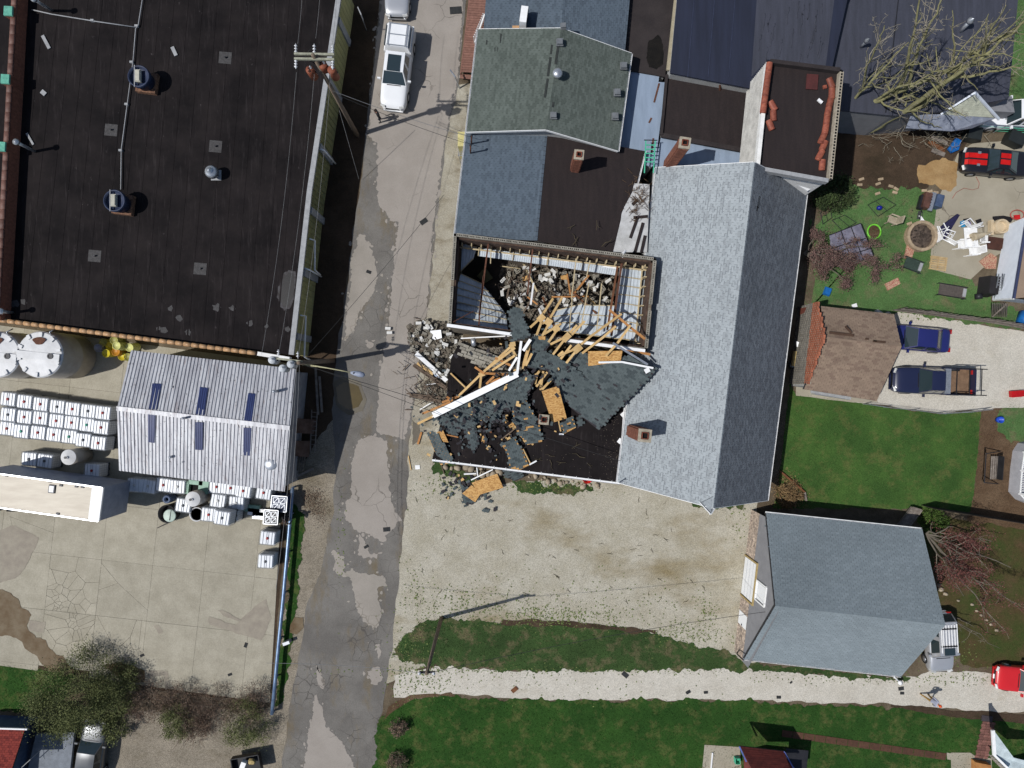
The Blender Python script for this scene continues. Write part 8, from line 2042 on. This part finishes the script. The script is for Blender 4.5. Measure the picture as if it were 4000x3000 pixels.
bush('yard_bush', 'green bush in the middle of the brush row', (690, 2815), 1.3, 1.5, 7000, green_l, 58, .04, 'bush')
bush('yard_bush', 'green bush at the right end of the brush row', (960, 2840), 1.7, 1.8, 9500, green_l, 59, .04, 'bush')
bush('yard_bush', 'green bush overhanging the dark grey car', (440, 2850), 1.0, 1.8, 2600, green_l, 60, .055, 'bush')
for i, (x, y, r_, lb) in enumerate(((560, 2740, 1.6, 'brown leafless brush right of the airy green tree'), (700, 2740, 1.5, 'brown leafless brush above the middle green bush'), (830, 2765, 1.6, 'brown leafless brush left of the right green bush'), (980, 2745, 1.4, 'brown leafless brush at the end of the blue rail'), (760, 2830, 1.2, 'low brown brush between two green bushes'))):
 bush('brush', lb, (x, y), r_, 1.5, 4200, dusk, 70 + i, .035, 'brush')
 rt = random.Random(90 + i); fine = Tubes(); big = Tubes()
 for k in range(60): p = P(x + rt.gauss(0, 34), y + rt.gauss(0, 24), .1); sprout(big, fine, rt, wander(rt, p, (rt.gauss(0, .8), rt.gauss(0, .8), .8), rt.uniform(.8, 1.7), 5, .3), .014, .005, 1, 2.0, .9, .5, .05)
 struct('brush_stems', fine.mesh('brush_stems', M('brush_stem', C(158, 136, 118), C(120, 100, 86), rough=.95, bump=0)), None, 'stuff')
# leaf litter on the planting bed and under shrubs
rg = np.random.default_rng(8)
v, f = leaf_cloud(rg, [tuple(P(*q, .03)) for q in ((3060, 1880), (3080, 1910), (3110, 1940), (3090, 1960), (3060, 1940))], 1800, .05, (.5, .5, .02)); struct('leaf_litter', np_mesh('leaf_litter', v, f, dry), None, 'stuff')
v, f = leaf_cloud(rg, [tuple(P(*q, .03)) for q in ((1225, 1930), (1240, 1960), (1220, 1980), (1250, 2010), (1200, 1940))], 1500, .04, (.4, .4, .03)); struct('leaf_litter', np_mesh('leaf_litter', v, f, dusk), None, 'stuff')
# twigs on the lot
rt = random.Random(2)
tw = [MB().tube([Vector((-.25, 0, .02)), Vector((-.05, .04, .03)), Vector((.1, -.02, .02)), Vector((.26, .03, .02))], [.014, .016, .012, .006], 5).mesh('twig', M('twig_dark', C(96, 86, 66), C(76, 68, 52), rough=.95, bump=0)), MB().tube([Vector((-.2, 0, .02)), Vector((0, .02, .03)), Vector((.22, 0, .02))], [.012, .014, .006], 5).tube([Vector((0, .02, .03)), Vector((.12, .14, .02))], .008, 4).mesh('twig', MATS['twig_dark'])]
for i in range(64):
 o = link('twig', rt.choice(tw)); o.location = P(rt.uniform(1620, 2820), rt.uniform(1940, 2380), .02); o.rotation_euler = (0, 0, rt.uniform(0, 6.28)); o.scale = (rt.uniform(.4, 1.1),) * 3
 tag(o, 'thin dark twig lying on the pale gravel lot', 'twig', 'twigs on the gravel lot')
for i in range(14):
 o = link('twig', tw[i % 2]); o.location = P(rt.uniform(2100, 2400), rt.uniform(860, 960) if i < 7 else rt.uniform(1740, 1840), 3.75 if i < 7 else 2.64); o.rotation_euler = (0, 0, rt.uniform(0, 6.28)); o.scale = (rt.uniform(1, 2),) * 3
 tag(o, 'pale twig lying on the brown tar slope' if i < 7 else 'twig lying on the low black roof', 'twig', 'twigs on the roofs')
sc_ = M('scrap_shingle', C(58, 60, 60), C(46, 47, 48), rough=.95, scale=5)
for i, (x, y, a_, s_, lb) in enumerate(((1510, 2068, 5, .5, 'dark shingle lying alone on the pale alley patch'), (1430, 2136, 30, .32, 'small shingle scrap on the alley below'), (1655, 865, 35, .55, 'green shingle lying on the upper alley'), (2442, 2636, -40, .5, 'dark shingle on the gravel drive'), (2010, 2694, 40, .5, 'brown shingle scrap at the left of the gravel drive'), (2688, 2704, 30, .35, 'folded shingle scrap in the middle of the gravel drive'), (2757, 2705, 5, .3, 'square shingle scrap beside the folded one'), (3042, 2724, 0, .32, 'shingle scrap at the lower edge of the drive'), (3090, 2666, 40, .2, 'tiny shingle scrap below the house corner'), (3520, 2690, 8, .4, 'larger of two shingle scraps near the walking person'), (3524, 2708, 0, .3, 'smaller of two shingle scraps near the walking person'), (1440, 1062, -20, .35, 'shingle scrap on the crazed alley patch'), (555, 2560, 20, .3, 'shingle scrap on the concrete yard'), (960, 2520, 70, .35, 'shingle scrap near the yard corner'), (898, 2635, 20, .3, 'shingle scrap at the brush edge of the yard'), (1780, 40, 4, .85, 'long dark shingle strip on the upper alley'))):
 single('shingle_scrap', MB().box(P(x, y, .05), (s_, s_ * .62, .02), rad(a_)), sc_ if x != 2010 else pine_old, lb, 'shingle')
for i, (x, y, z, lb) in enumerate(((1631, 1825, .05, 'white square tile lying on the lot beside the alley'), (2437, 1508, 3.9, 'white square sheet on the largest shingle panel'), (2528, 1447, 5.0, 'white square sheet at the tip of the largest shingle panel'), (2435, 1619, 2.75, 'white square sheet at the foot of the grey roof'), (2422, 1723, 2.75, 'beige square sheet at the foot of the grey roof'))):
 single('white_tile', MB().box(P(x, y, z), (.34, .3, .02), rad(5 + i * 12)), white_paint, lb, 'tile')
# ------------------------------------------------------------------ back yard furniture and clutter
pit_stone = M('pit_stone', C(188, 168, 140), C(160, 138, 112), rough=.95, scale=4, rnd=.18, fine=.1, bump=.3, world=False)
fp = thing('fire_pit', 'round stone fire pit full of ash on the yard lawn', 'fire pit', P(3600, 922))
cpt = P(3600, 922, .3)
sme = MB().box((0, 0, 0), (.3, .22, .13)).mesh('stone', pit_stone)
for j in range(3):
 n = 21
 for k in range(n):
  a = 2 * PI * (k + .5 * (j % 2)) / n; o = part('stone', sme, None, fp); o.location = (cpt.x + 1.0 * math.cos(a), cpt.y + 1.0 * math.sin(a), .07 + j * .135); o.rotation_euler = (0, 0, a + PI / 2 + R.uniform(-.05, .05))
ash = MB(); rp2 = random.Random(9)
ash.lathe([(.92, .1), (.6, .2), (.3, .26), (0, .28)], (cpt.x, cpt.y, 0), 20)
for i in range(160):
 a, r_ = rp2.uniform(0, 6.28), rp2.uniform(0, .82); s_ = rp2.uniform(.04, .12); ash.box((cpt.x + r_ * math.cos(a), cpt.y + r_ * math.sin(a), .27 - r_ * .14), (s_, s_ * 1.8, s_), (rp2.uniform(0, 1), 0, rp2.uniform(0, 3)))
part('ash', ash, M('ash', C(92, 80, 70), C(66, 56, 50), rough=1, scale=6, isl=.5), fp, kind='stuff')
def chair(label, px, rz, mat=white_paint, rock=True, tip=0.0, cat='chair'):
 t = thing('rocking_chair', label, cat, P(px[0], px[1], 0), None, rad(rz), world=False)
 if tip: t.rotation_euler = (rad(tip), 0, rad(rz)); t.location.z = .3
 for s_ in (-1, 1):
  part('front_leg', MB().box((.26, s_ * .27, .3), (.05, .05, .6)), mat, t); part('back_post', MB().board((-.24, s_ * .25, .05), (-.4, s_ * .25, 1.1), .05, .05), mat, t)
  part('arm', MB().box((-.02, s_ * .29, .62), (.62, .09, .03)), mat, t)
  if rock: part('rocker', MB().tube([(.5, s_ * .27, .08), (.2, s_ * .27, .03), (-.2, s_ * .27, .03), (-.55, s_ * .27, .1)], .025, 6), mat, t)
 for k in range(6): part('seat_slat', MB().box((.26 - k * .1, 0, .4), (.08, .52, .025)), mat, t)
 for k in range(7): y = -.21 + k * .07; part('back_slat', MB().board((-.25, y, .46), (-.39, y, 1.05), .05, .015), mat, t)
 part('top_rail', MB().board((-.4, -.27, 1.08), (-.4, .27, 1.08), .06, .06), mat, t)
 return t
chair('white rocking chair left of the white table', (3742, 958), 185); chair('white rocking chair below the white table', (3786, 985), 185); chair('white rocking chair tipped against the fire pit', (3672, 916), 60, tip=70); chair('white chair right of the white table', (3826, 938), 0, rock=False); chair('white scrolled chair above the white table', (3748, 892), 130, rock=False, tip=25)
chair('second white chair lying on the fire pit rim', (3652, 886), 20, rock=False, tip=80)
chair('beige striped lawn chair standing on the grass', (3472, 865), 160, M('beige_mesh', C(196, 182, 158), None, rough=.8), rock=False)
chair('black metal chair upturned above the fire pit', (3568, 838), 80, dark_metal, False, tip=140)
tb_ = thing('table', 'long white slatted table on the concrete patio', 'table', P(3792, 926))
for k in range(7):
 x0 = 3768 + k * 7.4; part('top_slat', MB().board(P(x0, 890, .75), P(x0 + 6, 966, .75), .125, .03), white_paint, tb_)
for x, y in ((3775, 897), (3810, 893), (3782, 958), (3818, 956)): q = P(x, y, 0); part('leg', MB().box((q.x, q.y, .37), (.07, .07, .74)), white_paint, tb_)
um = thing('parasol', 'closed beige parasol lying across the white table', 'parasol', P(3830, 922, .8))
a, b = P(3796, 928, .95), P(3872, 908, 1.0); d = b - a
part('canopy', MB().tube([a, a + d * .1, a + d * .5, b], [.3, .32, .2, .05], 9), M('parasol_beige', C(206, 192, 164), C(184, 168, 140), rough=.9, scale=3), um); part('pole', MB().tube([a - d * .25, b + d * .05], .025, 6), old_wood, um)
single('side_table', MB().box(P(3886, 951, .5), (1.0, .9, .05), rad(-8)).box(P(3886, 951, .25), (.85, .75, .45), rad(-8)), M('dark_brown', C(84, 52, 42), C(68, 42, 34), rough=.7, scale=3), 'dark brown square table by the pale sided house', 'table')
single('tub_chair', MB().lathe([(.5, 0), (.56, .3), (.52, .5), (.4, .5), (.35, .3), (0, .28)], P(3895, 890, .05), 18).box(P(3870, 890, .25), (.2, 1.1, .3)), M('beige_resin', C(222, 202, 170), C(204, 184, 152), rough=.5), 'beige plastic tub seat at the pale sided house', 'seat', smooth=False)
pp = make_pallet('pale wooden pallet lying at the patio corner', pal_wood); pp.location = P(3662, 1030, .03); pp.rotation_euler = (0, 0, rad(172))
def rug(px, label, mat): single('patterned_cushion', MB().slab([P(x, y, .14) for x, y in px], .12), mat, label, 'cushion')
flor = M('floral_cloth', C(206, 176, 146), C(168, 96, 84), rough=.9, scale=16, lo=.42, hi=.58, fine=.1, bump=.2)
rug([(3545, 955), (3577, 962), (3560, 1015), (3533, 1008)], 'floral cushion between the fire pit and the green lounger', flor); rug([(3458, 1108), (3508, 1084), (3518, 1108), (3470, 1134)], 'floral cushion lying alone on the yard lawn', flor); rug([(3828, 1020), (3870, 988), (3895, 1005), (3890, 1050), (3855, 1050)], 'large floral cushion at the foot of the pale sided house', flor)
def lounger(label, a, b, wd, mat, z=.35):
 t = thing('lounger', label, 'lounger', P((a[0] + b[0]) / 2, (a[1] + b[1]) / 2)); A_, B_ = P(*a, z), P(*b, z); d = (B_ - A_).normalized(); n_ = Vector((-d.y, d.x, 0)) * wd / 2
 part('sling', MB().board(A_, B_, wd * .9, .04), mat, t)
 for s_ in (-1, 1): part('side_rail', MB().tube([A_ + n_ * s_ - d * .1, B_ + n_ * s_ + d * .1], .03, 6), dark_metal, t)
 for q in (A_, B_):
  for s_ in (-1, 1): p_ = q + n_ * s_; part('leg', MB().tube([(p_.x, p_.y, 0), (p_.x, p_.y, z)], .025, 6), dark_metal, t)
 part('head_rest', MB().board(B_ - d * .12 - n_ * .7 + Vector((0, 0, .05)), B_ - d * .12 + n_ * .7 + Vector((0, 0, .05)), .22, .06), grey_trim, t)
lounger('dark green slatted lounger on the lawn below the fire pit', (3535, 1022), (3600, 1046), .85, M('sling_green', C(62, 78, 68), C(46, 60, 52), rough=.8, scale=6)); lounger('grey brown sling lounger near the pale sided house', (3668, 1128), (3772, 1145), .85, M('sling_brown', C(98, 90, 84), C(82, 75, 70), rough=.8, scale=6))
gr_ = thing('gas_grill', 'overturned steel gas grill at the patio edge', 'grill', P(3630, 790))
part('hood', MB().box(P(3615, 785, .5), (.5, 1.1, .5), rad(-15)), M('grill_brown', C(112, 78, 66), C(82, 58, 50), rough=.5), gr_); part('panel', MB().box(P(3640, 788, .62), (.3, 1.35, .12), rad(-15)), galv, gr_); part('cabinet', MB().box(P(3660, 788, .35), (.5, .9, .6), rad(-15)), blue_shade, gr_); part('shelf', MB().box(P(3597, 790, .4), (.3, 1.0, .3), rad(-15)), dark_metal, gr_)
for k in range(4): part('knob', MB().lathe([(.04, 0), (.04, .06), (0, .06)], P(3640 - k * 3, 770 + k * 11, .7), 8), dark_metal, gr_)
hp = thing('kiddie_pool', 'lime green hoop ring lying on the yard lawn', 'pool', P(3414, 905)); q = P(3414, 905, .08)
part('ring', MB().tube([(q.x + .48 * math.cos(i * PI / 14), q.y + .52 * math.sin(i * PI / 14), .1) for i in range(29)], .06, 7), M('lime', C(130, 222, 70), None, rough=.4), hp, True); part('basin', MB().lathe([(.46, .04), (0, .03)], (q.x, q.y, 0), 18), mulch, hp)
cg = M('canopy_net', C(136, 134, 150), C(108, 106, 122), rough=.85, scale=2, fine=.1)
cn = thing('collapsed_canopy', 'collapsed grey canopy sheet with bent frame under the toppled tree', 'canopy', P(3320, 960))
part('sheet', MB().slab([P(3240, 918, .5), P(3362, 872, .6), P(3412, 998, .4), P(3290, 1052, .4), P(3250, 1010, .3)], .02), cg, cn)
for a, b in (((3240, 918), (3362, 872)), ((3362, 872), (3412, 998)), ((3285, 902), (3330, 1030)), ((3325, 888), (3372, 1015)), ((3262, 965), (3385, 930)), ((3275, 1010), (3400, 970))): part('frame_bar', MB().tube([P(*a, .62), P(*b, .6)], .03, 6), dark_metal, cn)
for i, q in enumerate(([(3250, 860), (3300, 840), (3345, 870), (3290, 900)], [(3390, 800), (3450, 770), (3500, 800), (3430, 845)], [(3205, 830), (3240, 800), (3250, 850), (3215, 875)])):
 t = thing('open_wire_panel', ['open wire panel lying above the collapsed canopy', 'open wire panel lying by the blue ball', 'open wire panel lying by the evergreen shrub'][i], 'wire panel', P(*q[0]))  # single wire panels lying flat, not a whole pen
 for a, b in zip(q, q[1:] + q[:1]): part('rail', MB().tube([P(*a, .1), P(*b, .1)], .022, 5), dark_metal, t)
 part('bar', MB().tube([P((q[0][0] + q[1][0]) / 2, (q[0][1] + q[1][1]) / 2, .1), P((q[2][0] + q[3][0]) / 2, (q[2][1] + q[3][1]) / 2, .1)], .018, 5), dark_metal, t)
blue_p = M('blue_plastic', C(38, 118, 196), C(28, 96, 168), rough=.4)
navy_cl = M('navy_cloth', C(46, 44, 82), C(34, 32, 62), rough=.95, scale=4, bump=.3); blk_cl = M('black_cloth', C(34, 32, 36), None, rough=.95)
single('blue_tarp', MB().slab([P(3705, 580, .4), P(3735, 538, .5), P(3757, 548, .45), P(3745, 585, .35), P(3720, 596, .3)], .15), blue_p, 'bright blue slide piece on the planks', 'plastic')
single('blue_ball', MB().blob(P(3435, 812, .2), (.42, .36, .36), 12, .02, 1), M('ball_blue', C(30, 40, 150), None, rough=.3), 'dark blue ball on the yard lawn', 'ball', smooth=True)
single('blue_crate', MB().box(P(3233, 1138, .12), (.5, .62, .2), rad(-20), taper=.8), blue_p, 'blue plastic bin lying on the lawn above the garage', 'bin')
single('blue_drum', MB().tube([P(3984, 1238, .3), P(4012, 1246, .3)], .5, 16), blue_p, 'blue drum lying at the right edge behind the fence', 'drum', smooth=True)
single('blue_bucket', MB().lathe([(.2, 0), (.24, .35), (.2, .35), (.18, .05), (0, .05)], P(3896, 1639, 0), 16), M('bucket_blue', C(34, 84, 206), None, rough=.4), 'blue bucket on the mulch strip', 'bucket', smooth=True)
single('navy_sleeping_bag', MB().slab([P(3676, 885, .12), P(3695, 868, .2), P(3740, 835, .15), P(3750, 840, .1), P(3722, 885, .15), P(3690, 938, .12)], .12), navy_cl, 'navy quilted sleeping bag spread on the patio', 'sleeping bag')
for px_, m_, lb in (([(3765, 855), (3785, 852), (3788, 880), (3770, 885)], blk_cl, 'black garment above the white table'), ([(3752, 866), (3766, 860), (3772, 884), (3758, 888)], M('cyan_cloth', C(40, 150, 205), None, rough=.9), 'cyan garment behind the scrolled chair'), ([(3776, 865), (3788, 862), (3800, 888), (3780, 885)], M('purple_cloth', C(84, 50, 150), None, rough=.9), 'purple garment behind the scrolled chair'), ([(3812, 860), (3832, 853), (3838, 875), (3826, 882)], blk_cl, 'black square cloth lying alone on the patio'), ([(3880, 845), (3920, 842), (3960, 850), (3950, 868), (3882, 860)], blk_cl, 'black clothes heap at the corner of the pale sided house'), ([(3890, 862), (3915, 862), (3912, 872), (3888, 870)], MATS['cyan_cloth'], 'cyan cloth under the black clothes heap'), ([(3962, 840), (3985, 838), (3986, 855), (3965, 856)], M('red_cloth', C(215, 30, 36), None, rough=.9), 'red garment at the corner of the pale sided house'), ([(3590, 842), (3600, 845), (3612, 862), (3600, 868)], white_paint, 'white towel above the fire pit'), ([(3328, 1190), (3346, 1184), (3350, 1198), (3332, 1202)], white_paint, 'white rag on the lawn north of the garage')):
 single('garment' if 'garment' in lb else 'cloth', MB().slab([P(x, y, .1 + R.uniform(0, .05)) for x, y in px_], .08), m_, lb, 'garment' if 'garment' in lb else 'cloth')
single('hoop_toy', MB().tube([(P(3965, 842, 0).x + .5 * math.cos(i * PI / 10), P(3965, 842, 0).y + .35 * math.sin(i * PI / 10), .2) for i in range(21)], .035, 6), M('hoop_red', C(196, 92, 80), None, rough=.5), 'red hoop behind the clothes heap', 'hoop', smooth=True)
gm = thing('barrel_grill', 'black barrel grill and cover at the pale sided house', 'grill', P(3850, 1110)); part('cover', MB().box(P(3862, 1118, .6), (.75, 1.4, 1.1), rad(-8), taper=.9), M('cover_black', (.02, .018, .02, 1), None, rough=.7), gm); part('barrel', MB().tube([P(3822, 1148, .5), P(3824, 1168, .5)], .24, 12), dark_metal, gm, True)
for i, (x, y, w_, h_, lb) in enumerate(((3795, 528, .9, .8, 'black plastic bin at the chain fence'), (3960, 545, 1.1, .8, 'dark wheelie bin lying behind the striped coupe'))): single('waste_bin', MB().box(P(x, y, .4), (w_, h_, .8), rad(-10 - i * 15), taper=1.08), M('bin_dark', (.02, .024, .024, 1), None, rough=.5), lb, 'bin')
for i, (a, b, lb) in enumerate((((3640, 530), (3700, 562), 'upper weathered plank under the bare branches'), ((3628, 552), (3690, 590), 'middle brown plank under the bare branches'), ((3640, 585), (3690, 605), 'lower weathered plank under the bare branches'))): single('plank', MB().board(P(*a, .2), P(*b, .15), .3, .06), old_wood if i != 1 else pine_old, lb, 'plank')
rb2 = random.Random(6)
for i, (x, y) in enumerate(((3365, 700), (3430, 718), (3358, 722), (3480, 728), (3500, 738), (3440, 700), (3610, 745), (3632, 748), (3655, 752), (3428, 756), (3495, 752), (3552, 873), (3560, 882))): single('paver', MB().box(P(x, y, .05), (.36, .18, .08), rb2.uniform(-.6, .6)), pit_stone, 'tan paving brick lying at the edge of the bare dirt' if i < 11 else 'tan brick lying beside the fire pit', 'paver', 'loose paving bricks')
# picket fence along the gravel parking, chain fence, steps
fn = thing('picket_fence', 'grey wooden picket fence behind the gravel parking', 'fence', P(3750, 1250)); fpts = [P(3480, 1212, 0), P(3560, 1222, 0), P(3700, 1240, 0), P(3870, 1262, 0), P(4080, 1300, 0)]
pk_me = MB().box((0, 0, .7), (.13, .025, 1.4)).mesh('picket', old_wood)
for a, b in zip(fpts, fpts[1:]):
 L_ = (b - a).length; n = int(L_ / .155)
 for k in range(n): o = part('picket', pk_me, None, fn); o.location = a + (b - a) * (k + .5) / n; o.rotation_euler = (R.uniform(-.03, .03), 0, math.atan2((b - a).y, (b - a).x)); o.scale = (1, 1, R.uniform(.96, 1.03))
 for z in (.4, 1.1): part('rail', MB().board(a + Vector((0, -.05, z)), b + Vector((0, -.05, z)), .04, .09), old_wood, fn)
gt = thing('gate', 'grey board gate standing open by the pale sided house', 'gate', P(3895, 1225))
for k in range(9): part('board', MB().board(P(3875 + k * 7, 1238, .1), P(3878 + k * 7, 1186, 1.5), .1, .025), old_wood, gt)
part('brace', MB().board(P(3876, 1238, .4), P(3932, 1188, 1.4), .1, .03), old_wood, gt)
f2 = thing('board_fence', 'dark board fence along the south side of the right lawn', 'fence', P(3800, 2020)); a, b = P(3595, 1972, 0), P(4080, 2052, 0); n = int((b - a).length / .16); pk2 = MB().box((0, 0, .75), (.14, .03, 1.5)).mesh('picket', M('dark_board', C(72, 64, 56), C(58, 50, 44), rough=.95, rnd=.15, world=False))
for k in range(n): o = part('picket', pk2, None, f2); o.location = a + (b - a) * (k + .5) / n; o.rotation_euler = (0, 0, math.atan2((b - a).y, (b - a).x))
stp = thing('timber_steps', 'grey timber ramp steps behind the blue grey roofed house', 'steps', P(3555, 2015))
for k in range(7): part('tread', MB().board(P(3565 - k * 8, 1985 + k * 10, .5 - k * .05), P(3598 - k * 8, 1995 + k * 10, .5 - k * .05), .22, .04), old_wood, stp)
for s_ in (0, 1): part('stringer', MB().board(P(3562 + s_ * 38, 1980 + s_ * 12, .45), P(3508 + s_ * 38, 2050 + s_ * 12, .15), .06, .2), old_wood, stp)
ch = thing('wire_fence', 'low wire fence with posts along the lower edge of the gravel parking', 'fence', P(3600, 1605)); cp = [P(x, y, 0) for x, y in ((3370, 1578), (3450, 1590), (3560, 1602), (3660, 1614), (3760, 1608), (3840, 1598))]
for p_ in cp: part('post', MB().tube([(p_.x, p_.y, 0), (p_.x, p_.y, .9)], .03, 6), galv, ch)
for z in (.3, .6, .88): part('wire', MB().tube([(p_.x, p_.y, z) for p_ in cp], .012, 4), galv, ch)
c2 = thing('chain_fence', 'green chain fence rail above the dirt yard', 'fence', P(3900, 510)); cp = [P(x, y, 0) for x, y in ((3790, 512), (3880, 518), (4060, 528))]
for p_ in cp: part('post', MB().tube([(p_.x, p_.y, 0), (p_.x, p_.y, 1.2)], .03, 6), galv, c2)
part('top_rail', MB().tube([(p_.x, p_.y, 1.2) for p_ in cp], .03, 6), galv, c2); part('mesh', MB().tube([(p_.x, p_.y, .6) for p_ in cp], .02, 4).tube([(p_.x, p_.y, .9) for p_ in cp], .02, 4).tube([(p_.x, p_.y, .3) for p_ in cp], .02, 4), gl_m, c2)
single('garden_hose', MB().tube([P(3812, 690, .03), P(3825, 715, .03), P(3822, 735, .03), P(3800, 742, .03), P(3765, 735, .03), P(3735, 752, .03), P(3720, 775, .03)], .02, 5), M('hose_red', C(170, 96, 80), None, rough=.6), 'reddish hose curling over the patio', 'hose', smooth=True)
edge = thing('bed_edging', 'dark timber edging of the dry shrub bed', 'edging', P(3090, 1880)); part('timber', MB().board(P(3046, 1840, .1), P(3142, 1922, .1), .12, .2), pine_old, edge); part('timber', MB().board(P(3142, 1922, .1), P(3148, 1955, .1), .12, .2), old_wood, edge)
for i, (x, y, r_) in enumerate(((3670, 2300, .35), (3690, 2318, .3), (3662, 2285, .3), (3795, 2360, .22), (3812, 2385, .2), (3830, 2402, .2), (3850, 2420, .22), (3868, 2438, .22), (3890, 2460, .25), (3740, 2345, .2))):
 o = link('white_stone', stone_mes[i % 5]); o.location = P(x, y, 0); o.scale = (r_ * 2.4,) * 3; tag(o, 'pale edging stone in the curved border under the redbud', 'stone', 'pale edging stones under the redbud')
